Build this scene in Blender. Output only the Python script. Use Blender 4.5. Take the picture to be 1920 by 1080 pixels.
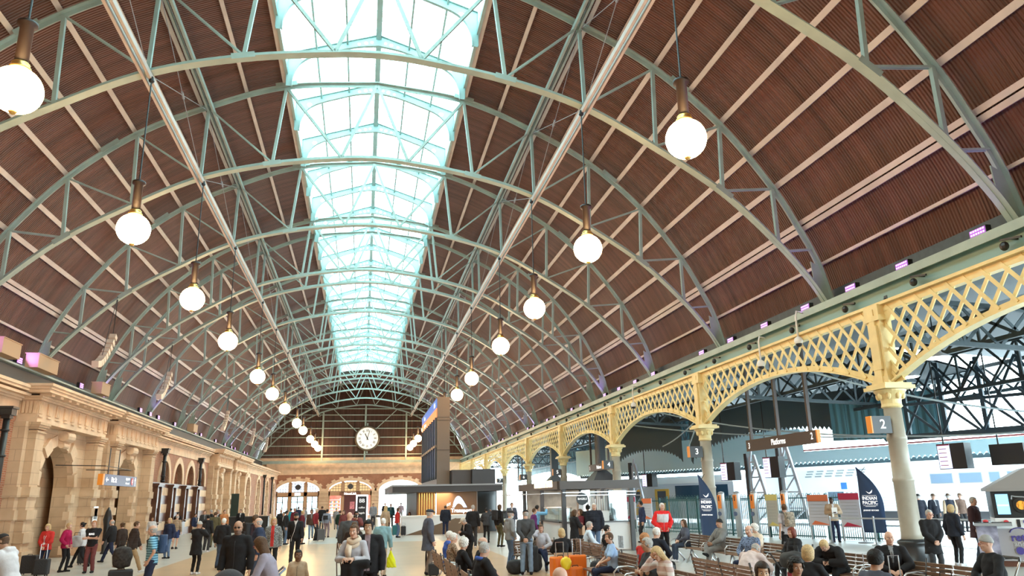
import bpy, math, random
import numpy as np
from mathutils import Vector, Matrix
random.seed(7)
for o in list(bpy.data.objects): bpy.data.objects.remove(o)
SC = bpy.context.scene
COL = SC.collection
PI = math.pi
R = math.radians

# ---------------------------------------------------------------- camera
cam_d = bpy.data.cameras.new('camera'); cam = bpy.data.objects.new('camera', cam_d); COL.objects.link(cam)
SC.camera = cam
cam_d.sensor_width = 36.0; cam_d.lens = 1410.0 * 36.0 / 1920.0
cam_d.clip_start = 0.2; cam_d.clip_end = 600
def _cam():
    pi, ro, ya = R(15.58), R(-1.19), R(11.17)
    f = Vector((math.sin(ya) * math.cos(pi), math.cos(ya) * math.cos(pi), math.sin(pi)))
    r = Vector((math.cos(ya), -math.sin(ya), 0)); u = r.cross(f)
    r2 = r * math.cos(ro) + u * math.sin(ro); u2 = -r * math.sin(ro) + u * math.cos(ro)
    m = Matrix((r2, u2, -f)).transposed().to_4x4(); m.translation = Vector((-0.08, 0, 2.1))
    return m
cam.matrix_world = _cam()

# ---------------------------------------------------------------- world, light, exposure
SC.view_settings.view_transform = 'Standard'; SC.view_settings.look = 'None'
SC.view_settings.gamma = 1; SC.view_settings.use_curve_mapping = False
SC.view_settings.exposure = 1.35
W = bpy.data.worlds.new('overcast_sky'); SC.world = W; W.use_nodes = True
nt = W.node_tree; nt.nodes.clear()
wo = nt.nodes.new('ShaderNodeOutputWorld'); bg = nt.nodes.new('ShaderNodeBackground')
nt.links.new(bg.outputs[0], wo.inputs[0])
bg.inputs[0].default_value = (0.74, 0.94, 1.0, 1); bg.inputs[1].default_value = 5.5
GLOBE_POWER = 27.0

# ---------------------------------------------------------------- materials
MATS = {}
def mat(name, col, rough=0.6, metal=0.0, noise=0.0, nscale=4.0, emit=None, estr=0.0, spec=0.5, bump=0.0, bscale=30.0):
    if name in MATS: return MATS[name]
    m = bpy.data.materials.new(name); m.use_nodes = True; t = m.node_tree; b = t.nodes['Principled BSDF']
    b.inputs['Base Color'].default_value = (*col, 1); b.inputs['Roughness'].default_value = rough
    b.inputs['Metallic'].default_value = metal; b.inputs['Specular IOR Level'].default_value = spec
    if noise > 0:
        tc = t.nodes.new('ShaderNodeTexCoord'); n = t.nodes.new('ShaderNodeTexNoise'); n.inputs['Scale'].default_value = nscale
        n.inputs['Detail'].default_value = 5
        t.links.new(tc.outputs['Object'], n.inputs['Vector'])
        r = t.nodes.new('ShaderNodeValToRGB'); e = r.color_ramp.elements
        e[0].position = 0.3; e[1].position = 0.7
        e[0].color = (*[c * (1 - noise) for c in col], 1); e[1].color = (*[min(1, c * (1 + noise)) for c in col], 1)
        t.links.new(n.outputs[0], r.inputs[0]); t.links.new(r.outputs[0], b.inputs['Base Color'])
    if bump > 0:
        tc = t.nodes.new('ShaderNodeTexCoord'); n = t.nodes.new('ShaderNodeTexNoise'); n.inputs['Scale'].default_value = bscale
        t.links.new(tc.outputs['Object'], n.inputs['Vector'])
        bp = t.nodes.new('ShaderNodeBump'); bp.inputs['Strength'].default_value = bump; bp.inputs['Distance'].default_value = 0.02
        t.links.new(n.outputs[0], bp.inputs['Height']); t.links.new(bp.outputs[0], b.inputs['Normal'])
    if emit:
        b.inputs['Emission Color'].default_value = (*emit, 1); b.inputs['Emission Strength'].default_value = estr
    MATS[name] = m
    return m
def nodes(m): return m.node_tree, m.node_tree.nodes['Principled BSDF']
def math_node(t, op, a, b=None):
    n = t.nodes.new('ShaderNodeMath'); n.operation = op
    for i, v in enumerate((a, b)):
        if v is None: continue
        if isinstance(v, (int, float)): n.inputs[i].default_value = v
        else: t.links.new(v, n.inputs[i])
    return n.outputs[0]
def sRGB(r, g, b):
    f = lambda c: (c / 255) / 12.92 if c <= 10 else (((c / 255) + 0.055) / 1.055) ** 2.4
    return (f(r), f(g), f(b))

M_truss = mat('pale_green_truss_paint', (0.33, 0.42, 0.38), 0.45, noise=0.12, nscale=1.5)
M_purlin = mat('cream_purlin_paint', (0.52, 0.45, 0.40), 0.5, noise=0.12, nscale=1.2)
M_lantern = mat('sea_green_lantern_paint', (0.27, 0.40, 0.385), 0.45, noise=0.06, nscale=2)
M_yellow = mat('cream_yellow_ironwork_paint', (0.78, 0.62, 0.30), 0.42, noise=0.1, nscale=2)
M_colshaft = mat('stone_cream_column_paint', (0.36, 0.315, 0.25), 0.4, noise=0.06)
M_black = mat('black_painted_metal', (0.015, 0.016, 0.018), 0.4)
M_darkbase = mat('black_column_plinth', (0.02, 0.02, 0.022), 0.35)
M_steelteal = mat('dark_teal_steel', (0.035, 0.055, 0.065), 0.5, noise=0.2)
M_bronze = mat('dark_bronze_panel', (0.15, 0.115, 0.09), 0.38, metal=0.3)
M_white = mat('white_panel', (0.8, 0.8, 0.8), 0.35)
M_grey = mat('mid_grey_paint', (0.3, 0.3, 0.31), 0.5)
M_steel = mat('brushed_steel', (0.55, 0.56, 0.58), 0.3, metal=0.9)
M_charcoal = mat('charcoal_paint', (0.05, 0.05, 0.055), 0.45)
M_brass = mat('gilt_brass', (0.75, 0.48, 0.16), 0.3, metal=0.9)
M_signorange = mat('sign_orange', (0.85, 0.28, 0.03), 0.4)
M_signbrown = mat('sign_brown', (0.055, 0.035, 0.03), 0.45)
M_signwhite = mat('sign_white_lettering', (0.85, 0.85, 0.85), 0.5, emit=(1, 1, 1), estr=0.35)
M_signblue = mat('sign_navy_blue', (0.035, 0.04, 0.12), 0.4)
M_wood = mat('brown_bench_timber', (0.21, 0.125, 0.08), 0.5, noise=0.25, nscale=12)
M_darkwood = mat('dark_varnished_timber', (0.09, 0.035, 0.018), 0.35, noise=0.2, nscale=6)
M_navyflag = mat('navy_flag_fabric', (0.03, 0.065, 0.15), 0.8)
M_outside = mat('platform_concrete', (0.72, 0.74, 0.76), 0.8, noise=0.05)
M_bluemetal = mat('pale_blue_corrugated_cladding', (0.60, 0.80, 0.86), 0.5)
M_train = mat('white_train_body', (0.82, 0.84, 0.86), 0.3)
M_trainglass = mat('blue_train_window', (0.03, 0.07, 0.12), 0.1)
M_green = mat('dark_green_fence_paint', (0.02, 0.09, 0.09), 0.45)
M_globe = mat('lit_opal_globe', (1, 0.9, 0.7), 0.4, emit=(1.0, 0.60, 0.27), estr=GLOBE_POWER)

def mat_corrugated(name, col, period=0.11, axis=1, strength=1.0, streak=0.4):
    m = mat(name, col, 0.5, spec=0.3); t, b = nodes(m)
    tc = t.nodes.new('ShaderNodeTexCoord'); sx = t.nodes.new('ShaderNodeSeparateXYZ'); t.links.new(tc.outputs['Object'], sx.inputs[0])
    y = sx.outputs[axis]
    s = math_node(t, 'SINE', math_node(t, 'MULTIPLY', y, 2 * PI / period))
    lap = math_node(t, 'LESS_THAN', math_node(t, 'FRACT', math_node(t, 'MULTIPLY', y, 1 / 0.84)), 0.025)
    h = math_node(t, 'SUBTRACT', s, math_node(t, 'MULTIPLY', lap, 1.5))
    bp = t.nodes.new('ShaderNodeBump'); bp.inputs['Strength'].default_value = strength; bp.inputs['Distance'].default_value = period * 0.22
    t.links.new(h, bp.inputs['Height']); t.links.new(bp.outputs[0], b.inputs['Normal'])
    mp = t.nodes.new('ShaderNodeMapping'); mp.inputs['Scale'].default_value = (0.12, 2.2, 0.12) if axis == 1 else (2.2, 0.12, 0.12)
    t.links.new(tc.outputs['Object'], mp.inputs[0])
    n = t.nodes.new('ShaderNodeTexNoise'); n.inputs['Scale'].default_value = 1.3; n.inputs['Detail'].default_value = 6; t.links.new(mp.outputs[0], n.inputs['Vector'])
    r = t.nodes.new('ShaderNodeValToRGB'); e = r.color_ramp.elements; e[0].position = 0.3; e[1].position = 0.72
    e[0].color = (*[c * (1 - streak) for c in col], 1); e[1].color = (*[c * (1 + streak) for c in col], 1)
    t.links.new(n.outputs[0], r.inputs[0])
    mx = t.nodes.new('ShaderNodeMix'); mx.data_type = 'RGBA'; t.links.new(lap, mx.inputs['Factor']); t.links.new(r.outputs[0], mx.inputs['A'])
    mx.inputs['B'].default_value = (*[c * 0.35 for c in col], 1); t.links.new(mx.outputs['Result'], b.inputs['Base Color'])
    return m
M_ceiling = mat_corrugated('brown_corrugated_roof_sheeting', (0.118, 0.046, 0.033))
M_gable = mat_corrugated('brown_corrugated_gable_sheeting', (0.10, 0.055, 0.042), axis=0)

def mat_brick(name, c1, c2, mortar, w=0.23, h=0.076, plane='yz', msize=0.012, rough=0.8):
    m = mat(name, c1, rough); t, b = nodes(m)
    tc = t.nodes.new('ShaderNodeTexCoord'); sx = t.nodes.new('ShaderNodeSeparateXYZ'); t.links.new(tc.outputs['Object'], sx.inputs[0])
    cx = t.nodes.new('ShaderNodeCombineXYZ')
    t.links.new(math_node(t, 'ADD', sx.outputs[0], sx.outputs[1]), cx.inputs[0]); t.links.new(sx.outputs['XYZ'.index(plane[1].upper())], cx.inputs[1])
    br = t.nodes.new('ShaderNodeTexBrick'); t.links.new(cx.outputs[0], br.inputs['Vector'])
    br.inputs['Scale'].default_value = 1; br.inputs['Brick Width'].default_value = w; br.inputs['Row Height'].default_value = h
    br.inputs['Mortar Size'].default_value = msize; br.inputs['Mortar Smooth'].default_value = 0.3
    br.inputs['Color1'].default_value = (*c1, 1); br.inputs['Color2'].default_value = (*c2, 1); br.inputs['Mortar'].default_value = (*mortar, 1)
    n = t.nodes.new('ShaderNodeTexNoise'); n.inputs['Scale'].default_value = 1.1; n.inputs['Detail'].default_value = 8; t.links.new(tc.outputs['Object'], n.inputs['Vector'])
    mx = t.nodes.new('ShaderNodeMix'); mx.data_type = 'RGBA'; mx.blend_type = 'MULTIPLY'; mx.inputs['Factor'].default_value = 0.45
    t.links.new(br.outputs[0], mx.inputs['A'])
    r = t.nodes.new('ShaderNodeValToRGB'); r.color_ramp.elements[0].position = 0.25; r.color_ramp.elements[0].color = (0.45, 0.4, 0.35, 1); r.color_ramp.elements[1].position = 0.65
    t.links.new(n.outputs[0], r.inputs[0]); t.links.new(r.outputs[0], mx.inputs['B']); t.links.new(mx.outputs['Result'], b.inputs['Base Color'])
    bp = t.nodes.new('ShaderNodeBump'); bp.inputs['Strength'].default_value = 0.4; bp.inputs['Distance'].default_value = 0.01; bp.invert = True
    t.links.new(br.outputs['Fac'], bp.inputs['Height']); t.links.new(bp.outputs[0], b.inputs['Normal'])
    return m
ST1, ST2 = (0.66, 0.455, 0.29), (0.60, 0.41, 0.26)
M_stone = mat_brick('sandstone_ashlar', ST1, ST2, (0.42, 0.29, 0.19), 1.1, 0.42, 'yz', 0.010)
M_stonex = mat_brick('sandstone_ashlar_end_wall', ST1, ST2, (0.34, 0.23, 0.14), 0.9, 0.42, 'xz', 0.010)
M_stoneplain = mat('smooth_sandstone', (0.68, 0.475, 0.31), 0.75, noise=0.16, nscale=1.5, bump=0.15, bscale=20)
M_brick = mat_brick('orange_red_brickwork', (0.42, 0.15, 0.07), (0.34, 0.11, 0.05), (0.42, 0.30, 0.22), 0.23, 0.08, 'yz')
M_brickx = mat_brick('orange_red_brickwork_end', (0.36, 0.13, 0.06), (0.30, 0.10, 0.045), (0.36, 0.25, 0.18), 0.23, 0.08, 'xz')
M_darkbrick = mat_brick('dark_glazed_brick', (0.17, 0.055, 0.03), (0.14, 0.045, 0.025), (0.1, 0.05, 0.03), 0.23, 0.08, 'yz', rough=0.35)

def mat_floor():
    m = mat('polished_terrazzo_floor', (0.6, 0.57, 0.52), 0.3); t, b = nodes(m)
    tc = t.nodes.new('ShaderNodeTexCoord'); sx = t.nodes.new('ShaderNodeSeparateXYZ'); t.links.new(tc.outputs['Object'], sx.inputs[0])
    x, y = sx.outputs[0], sx.outputs[1]
    inx = math_node(t, 'MULTIPLY', math_node(t, 'GREATER_THAN', x, -6.9), math_node(t, 'LESS_THAN', x, 5.2))
    # tan fields alternating with pale grey cross bands every 44 m
    fy = math_node(t, 'FRACT', math_node(t, 'MULTIPLY', math_node(t, 'ADD', y, 3.0), 1 / 52.0))
    iny = math_node(t, 'LESS_THAN', fy, 0.865)
    tan = math_node(t, 'MULTIPLY', inx, iny)
    br = t.nodes.new('ShaderNodeTexBrick'); cx = t.nodes.new('ShaderNodeCombineXYZ'); t.links.new(x, cx.inputs[0]); t.links.new(y, cx.inputs[1]); t.links.new(cx.outputs[0], br.inputs['Vector'])
    br.offset = 0; br.inputs['Scale'].default_value = 1; br.inputs['Brick Width'].default_value = 1.2; br.inputs['Row Height'].default_value = 1.2; br.inputs['Mortar Size'].default_value = 0.008
    n = t.nodes.new('ShaderNodeTexNoise'); n.inputs['Scale'].default_value = 0.9; n.inputs['Detail'].default_value = 8; t.links.new(tc.outputs['Object'], n.inputs['Vector'])
    mx = t.nodes.new('ShaderNodeMix'); mx.data_type = 'RGBA'; t.links.new(tan, mx.inputs['Factor'])
    mx.inputs['A'].default_value = (0.60, 0.57, 0.52, 1); mx.inputs['B'].default_value = (0.58, 0.39, 0.235, 1)
    m2 = t.nodes.new('ShaderNodeMix'); m2.data_type = 'RGBA'; m2.blend_type = 'MULTIPLY'; m2.inputs['Factor'].default_value = 0.35
    t.links.new(mx.outputs['Result'], m2.inputs['A']); t.links.new(n.outputs[0], m2.inputs['B'])
    m3 = t.nodes.new('ShaderNodeMix'); m3.data_type = 'RGBA'; t.links.new(math_node(t, 'MULTIPLY', br.outputs['Fac'], 0.25), m3.inputs['Factor'])
    t.links.new(m2.outputs['Result'], m3.inputs['A']); m3.inputs['B'].default_value = (0.25, 0.22, 0.2, 1)
    t.links.new(m3.outputs['Result'], b.inputs['Base Color'])
    return m
M_floor = mat_floor()
def mat_glass(name, tint=(0.9, 0.97, 1), fac=0.75, diff=(0.8, 0.9, 0.92)):
    m = bpy.data.materials.new(name); m.use_nodes = True; t = m.node_tree; t.nodes.clear()
    o = t.nodes.new('ShaderNodeOutputMaterial'); mx = t.nodes.new('ShaderNodeMixShader'); tr = t.nodes.new('ShaderNodeBsdfTransparent'); tl = t.nodes.new('ShaderNodeBsdfTranslucent')
    tr.inputs[0].default_value = (*tint, 1); tl.inputs[0].default_value = (*diff, 1); mx.inputs[0].default_value = 1 - fac
    t.links.new(tr.outputs[0], mx.inputs[1]); t.links.new(tl.outputs[0], mx.inputs[2]); t.links.new(mx.outputs[0], o.inputs[0]); MATS[name] = m
    return m
M_skyglass = mat_glass('frosted_skylight_glass', (0.50, 0.64, 0.64), 0.6, (0.42, 0.56, 0.55))
def mat_clear(name, tint, gloss=0.12):
    m = bpy.data.materials.new(name); m.use_nodes = True; t = m.node_tree; t.nodes.clear()
    o = t.nodes.new('ShaderNodeOutputMaterial'); mx = t.nodes.new('ShaderNodeMixShader'); tr = t.nodes.new('ShaderNodeBsdfTransparent'); g = t.nodes.new('ShaderNodeBsdfGlossy')
    tr.inputs[0].default_value = (*tint, 1); g.inputs['Roughness'].default_value = 0.05; mx.inputs[0].default_value = gloss
    t.links.new(tr.outputs[0], mx.inputs[1]); t.links.new(g.outputs[0], mx.inputs[2]); t.links.new(mx.outputs[0], o.inputs[0]); MATS[name] = m
    return m
M_clear = mat_clear('clear_glass', (0.85, 0.95, 0.96))

# ---------------------------------------------------------------- mesh builder
class MB:
    def __init__(s): s.v = []; s.f = []; s.mi = []; s.cur = 0
    def add(s, vs, fs):
        b = len(s.v); s.v += [tuple(v) for v in vs]; s.f += [tuple(i + b for i in f) for f in fs]; s.mi += [s.cur] * len(fs); return s
    def box(s, c, d, rz=0):
        x, y, z = [k / 2 for k in d]; cs, sn = math.cos(rz), math.sin(rz); vs = []
        for i in (-1, 1):
            for j in (-1, 1):
                for k in (-1, 1):
                    vs.append((c[0] + i * x * cs - j * y * sn, c[1] + i * x * sn + j * y * cs, c[2] + k * z))
        return s.add(vs, [(0, 1, 3, 2), (4, 6, 7, 5), (0, 4, 5, 1), (2, 3, 7, 6), (0, 2, 6, 4), (1, 5, 7, 3)])
    def b2(s, x0, x1, y0, y1, z0, z1): return s.box(((x0 + x1) / 2, (y0 + y1) / 2, (z0 + z1) / 2), (abs(x1 - x0), abs(y1 - y0), abs(z1 - z0)))
    def bar(s, p, q, w, h, up=(0, 1, 0)):
        # w measured along 'up' cross direction, h along up
        p = Vector(p); q = Vector(q); d = (q - p)
        if d.length < 1e-6: return s
        d.normalize(); u = Vector(up); a = d.cross(u)
        if a.length < 1e-4: a = d.cross(Vector((1, 0, 0)))
        a.normalize(); u = a.cross(d)
        vs = [e + a * (i * w / 2) + u * (j * h / 2) for e in (p, q) for i, j in ((-1, -1), (1, -1), (1, 1), (-1, 1))]
        return s.add(vs, [(0, 1, 2, 3), (7, 6, 5, 4), (0, 4, 5, 1), (1, 5, 6, 2), (2, 6, 7, 3), (3, 7, 4, 0)])
    def sweep(s, pts, w, h, up=(0, 1, 0)):
        # continuous rectangular section along a polyline; h along 'up', w across
        u0 = Vector(up); pts = [Vector(p) for p in pts]; vs = []; n = len(pts)
        for i, p in enumerate(pts):
            d = (pts[min(i + 1, n - 1)] - pts[max(i - 1, 0)]).normalized(); a = d.cross(u0).normalized(); u = a.cross(d)
            vs += [p + a * (k * w / 2) + u * (j * h / 2) for k, j in ((-1, -1), (1, -1), (1, 1), (-1, 1))]
        fs = [(0, 1, 2, 3), (4 * n - 1, 4 * n - 2, 4 * n - 3, 4 * n - 4)]
        for i in range(n - 1):
            for k in range(4): fs.append((4 * i + k, 4 * i + 4 + k, 4 * i + 4 + (k + 1) % 4, 4 * i + (k + 1) % 4))
        return s.add(vs, fs)
    def tube(s, pts, r, n=8):
        pts = [Vector(p) for p in pts]; m = len(pts); rr = r if isinstance(r, (list, tuple)) else [r] * m; vs = []
        a0 = None
        for i, p in enumerate(pts):
            d = (pts[min(i + 1, m - 1)] - pts[max(i - 1, 0)]).normalized()
            if a0 is None:
                a0 = d.cross(Vector((0, 0, 1)));
                if a0.length < 1e-3: a0 = d.cross(Vector((1, 0, 0)))
            a = (a0 - d * a0.dot(d)).normalized(); a0 = a; b = d.cross(a)
            vs += [p + (a * math.cos(2 * PI * k / n) + b * math.sin(2 * PI * k / n)) * rr[i] for k in range(n)]
        fs = [tuple(range(n))[::-1], tuple((m - 1) * n + k for k in range(n))]
        for i in range(m - 1):
            for k in range(n): fs.append((i * n + k, i * n + (k + 1) % n, (i + 1) * n + (k + 1) % n, (i + 1) * n + k))
        return s.add(vs, fs)
    def lathe(s, prof, c=(0, 0, 0), n=20, axis='z'):
        vs = []; m = len(prof)
        for r, z in prof:
            for k in range(n):
                a = 2 * PI * k / n; x, y = r * math.cos(a), r * math.sin(a)
                p = (x, y, z) if axis == 'z' else ((x, -z, y) if axis == 'y' else (z, x, y))
                vs.append((p[0] + c[0], p[1] + c[1], p[2] + c[2]))
        fs = [tuple(range(n))[::-1], tuple((m - 1) * n + k for k in range(n))]
        for i in range(m - 1):
            for k in range(n): fs.append((i * n + k, i * n + (k + 1) % n, (i + 1) * n + (k + 1) % n, (i + 1) * n + k))
        return s.add(vs, fs)
    def sphere(s, c, r, n=20, m=12):
        rx, ry, rz = r if isinstance(r, (tuple, list)) else (r, r, r)
        prof = [(max(1e-4, math.sin(PI * i / m)), -math.cos(PI * i / m)) for i in range(m + 1)]; vs = []
        for a, z in prof:
            for k in range(n): vs.append((c[0] + rx * a * math.cos(2 * PI * k / n), c[1] + ry * a * math.sin(2 * PI * k / n), c[2] + rz * z))
        fs = []
        for i in range(m):
            for k in range(n): fs.append((i * n + k, i * n + (k + 1) % n, (i + 1) * n + (k + 1) % n, (i + 1) * n + k))
        return s.add(vs, fs)
    def prism(s, poly, a, b, plane='xz'):
        # polygon in plane extruded along the third axis from a to b
        def P(u, v, t): return (u, t, v) if plane == 'xz' else ((t, u, v) if plane == 'yz' else (u, v, t))
        n = len(poly); vs = [P(u, v, a) for u, v in poly] + [P(u, v, b) for u, v in poly]
        fs = [tuple(range(n)), tuple(range(2 * n - 1, n - 1, -1))] + [(i, i + n, (i + 1) % n + n, (i + 1) % n) for i in range(n)]
        return s.add(vs, fs)
    def band(s, outer, inner, a, b, plane='xz'):
        # strip between two equally long polylines extruded a..b
        def P(u, v, t): return (u, t, v) if plane == 'xz' else ((t, u, v) if plane == 'yz' else (u, v, t))
        n = len(outer); vs = []
        for i in range(n): vs += [P(*outer[i], a), P(*inner[i], a), P(*inner[i], b), P(*outer[i], b)]
        fs = [(0, 1, 2, 3), (4 * n - 1, 4 * n - 2, 4 * n - 3, 4 * n - 4)]
        for i in range(n - 1):
            for k in range(4): fs.append((4 * i + k, 4 * i + 4 + k, 4 * i + 4 + (k + 1) % 4, 4 * i + (k + 1) % 4))
        return s.add(vs, fs)
    def build(s, name, m, parent=None, smooth=False, loc=None):
        me = bpy.data.meshes.new(name); vs = s.v
        if loc: vs = [(v[0] - loc[0], v[1] - loc[1], v[2] - loc[2]) for v in vs]
        me.from_pydata(vs, [], s.f); ms = m if isinstance(m, (list, tuple)) else [m]
        for k in ms: me.materials.append(k)
        if len(ms) > 1: me.polygons.foreach_set('material_index', s.mi)
        if smooth: me.polygons.foreach_set('use_smooth', [True] * len(me.polygons))
        me.update(); fix_normals(me)
        o = bpy.data.objects.new(name, me); COL.objects.link(o)
        if loc: o.location = loc
        if parent is not None: o.parent = parent
        return o
import bmesh
def fix_normals(me):
    bm = bmesh.new(); bm.from_mesh(me); bmesh.ops.recalc_face_normals(bm, faces=bm.faces); bm.to_mesh(me); bm.free()
def tag(o, label=None, cat=None, group=None, kind=None):
    if label: o['label'] = label
    if cat: o['category'] = cat
    if group: o['group'] = group
    if kind: o['kind'] = kind
    return o
def thing(name, label, cat, loc=(0, 0, 0), rz=0, group=None):
    o = bpy.data.objects.new(name, None); COL.objects.link(o); o.empty_display_size = 0.1
    o.location = loc; o.rotation_euler = (0, 0, rz); return tag(o, label, cat, group)
def structure(o): o['kind'] = 'structure'; return o
def copy_tree(root, loc=None, rz=None, label=None, group=None):
    r = root.copy(); COL.objects.link(r)
    if loc is not None: r.location = loc
    if rz is not None: r.rotation_euler = (0, 0, rz)
    if label: r['label'] = label
    if group: r['group'] = group
    for ch in list(root.children):
        c = ch.copy(); COL.objects.link(c); c.parent = r
        for g in ch.children:
            d = g.copy(); COL.objects.link(d); d.parent = c
    return r
ORD = ['first', 'second', 'third', 'fourth', 'fifth', 'sixth', 'seventh', 'eighth', 'ninth', 'tenth', 'eleventh', 'twelfth', 'thirteenth', 'fourteenth', 'fifteenth', 'sixteenth', 'seventeenth', 'eighteenth', 'nineteenth', 'twentieth']
ORD += ['twenty-' + w for w in ORD[:9]] + ['thirtieth'] + ['thirty-' + w for w in ORD[:9]] + ['fortieth']
def text_mesh(s, size, ext=0.004, align='CENTER', bold=0.0):
    c = bpy.data.curves.new('t', 'FONT'); c.body = s; c.size = size; c.extrude = ext; c.align_x = align; c.align_y = 'CENTER'; c.offset = bold; c.resolution_u = 3
    o = bpy.data.objects.new('t', c); COL.objects.link(o)
    dg = bpy.context.evaluated_depsgraph_get(); me = bpy.data.meshes.new_from_object(o.evaluated_get(dg))
    bpy.data.objects.remove(o); bpy.data.curves.remove(c)
    return me
def text(s, size, loc, rot, m, parent=None, name='lettering', align='CENTER', bold=0.0, sx=1.0):
    me = text_mesh(s, size, 0.004, align, bold); me.materials.clear(); me.materials.append(m)
    o = bpy.data.objects.new(name, me); COL.objects.link(o); o.location = loc; o.rotation_euler = rot; o.scale = (sx, 1, 1)
    if parent is not None: o.parent = parent
    return o
FACE_CAM = (R(90), 0, 0)            # readable from -y
FACE_HALL = (R(90), 0, R(-90))      # on a surface facing -x (readable from the hall)
FACE_HALL_L = (R(90), 0, R(90))     # on the left wall, facing +x
def shape2d(splines, ext):
    c = bpy.data.curves.new('s', 'CURVE'); c.dimensions = '2D'; c.fill_mode = 'BOTH'; c.extrude = ext
    for pts in splines:
        sp = c.splines.new('POLY'); sp.points.add(len(pts) - 1); sp.use_cyclic_u = True
        for i, (x, y) in enumerate(pts): sp.points[i].co = (x, y, 0, 1)
    o = bpy.data.objects.new('s', c); COL.objects.link(o)
    dg = bpy.context.evaluated_depsgraph_get(); me = bpy.data.meshes.new_from_object(o.evaluated_get(dg))
    bpy.data.objects.remove(o); bpy.data.curves.remove(c)
    return me
def catmull(pts, n=8):
    P = [np.array(p, float) for p in pts]; P = [2 * P[0] - P[1]] + P + [2 * P[-1] - P[-2]]; out = []
    for i in range(1, len(P) - 2):
        for k in range(n):
            t = k / n; a, b, c, d = P[i - 1:i + 3]
            out.append(0.5 * ((2 * b) + (-a + c) * t + (2 * a - 5 * b + 4 * c - d) * t * t + (-a + 3 * b - 3 * c + d) * t ** 3))
    out.append(P[-2]); return [tuple(map(float, p)) for p in out]
# ================================================================ ROOM SHELL
Y0, Y1 = -7.0, 123.5
XC = 14.95                       # arcade column line
DT = [6.5, 14.78, 22.8, 31.0, 39.45, 47.9, 50.9, 59.33, 69.0, 72.8, 82.0, 90.6, 94.0, 103.3, 112.9, 121.3]
TOP = [(0, 20.35), (3.95, 19.87), (7.1, 18.62), (9.8, 17.13), (12.2, 15.03), (14.0, 12.68), (14.85, 11.15), (15.4, 9.95), (15.8, 8.45)]
BOT = [(0, 16.60), (1.45, 16.5), (4.33, 16.05), (7.16, 15.22), (9.70, 13.85), (12.08, 12.3), (14.0, 10.48), (15.05, 9.2), (15.55, 8.4)]
TOPC = catmull(TOP); BOTC = catmull(BOT)
def interp(c, x): return float(np.interp(x, [p[0] for p in c], [p[1] for p in c]))

f = MB().b2(-17, 60, Y0 - 2, Y1, -0.2, 0).build('floor', M_floor); structure(f)
# platform ground beyond the arcade
o = MB().b2(21.5, 90, Y0 - 2, 150, -0.02, 0.012).build('floor', M_outside); structure(o)

# ceiling: curved corrugated sheets, both flanks, outside the purlins
def offset_curve(c, d):
    out = []
    for i, p in enumerate(c):
        a = np.array(c[max(i - 1, 0)]); b = np.array(c[min(i + 1, len(c) - 1)]); t = (b - a) / np.linalg.norm(b - a)
        out.append((p[0] - t[1] * d if False else p[0] + (-t[1]) * d * 1.0, p[1] + t[0] * d))
    return out
roofc = [p for p in TOPC if p[0] >= 3.9]
inner = offset_curve(roofc, 0.36); outer = offset_curve(roofc, 0.42)
for sgn, nm in ((1, 'ceiling'), (-1, 'ceiling')):
    mb = MB(); mb.band([(sgn * x, z) for x, z in outer], [(sgn * x, z) for x, z in inner], Y0, Y1 + 0.2, 'xz')
    structure(mb.build('ceiling', M_ceiling, smooth=False))
# closed crown of the roof beyond the skylight
LAN0, LAN1 = 0.5, 112.0
for a, b in ((Y0, LAN0), (LAN1, Y1 + 0.2)):
    c = [p for p in TOPC if p[0] <= 4.2]; c = [(-x, z) for x, z in reversed(c)] + c[1:]
    i2 = [(x, z + 0.36) for x, z in c]; o2 = [(x, z + 0.42) for x, z in c]
    structure(MB().band(o2, i2, a, b, 'xz').build('ceiling', M_ceiling))
# gable end wall (corrugated) above the masonry end wall
cc = [(-x, z + 0.3) for x, z in reversed(TOPC)] + [(x, z + 0.3) for x, z in TOPC[1:]]
structure(MB().prism([(-16.2, 7.7)] + cc + [(16.2, 7.7)], Y1, Y1 + 0.15, 'xz').build('wall_end', M_gable))
g = thing('gable_framing', 'grey steel rails and posts on the brown end gable around the clock', 'framing', (0, Y1, 7.9))
mb = MB()
def inside_w(z):
    xs = [x for x, zz in TOPC if zz >= z]; return max(xs) if xs else 0
for z in (9.15, 10.5, 11.8, 13.2, 14.35, 15.3, 16.3):
    w = inside_w(z) - 0.1
    o = MB().b2(-w, w, -0.16, -0.02, z - 7.9 - 0.06, z - 7.9 + 0.06).build('rail', M_truss, g)
o = MB().b2(-15.5, 15.5, -0.35, -0.02, -0.15, 0.35).build('base_beam', M_truss, g)
for x in (-6.5, 0.05, 6.5):
    MB().b2(x - 0.13, x + 0.13, -0.3, -0.04, 0.3, interp(BOTC, abs(x)) - 7.9 + 0.2).build('post', M_truss, g)
for s in (-1, 1):
    MB().bar((s * 4.9, -0.2, 8.2), (s * 1.2, -0.2, 4.7), 0.12, 0.1).build('brace', M_truss, g)
# unseen wall added behind the viewpoint to keep sky light out of the hall
structure(MB().b2(-17, 16, Y0 - 0.3, Y0, 0, 20.4).build('wall_back_light_block', M_stonex))

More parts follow.
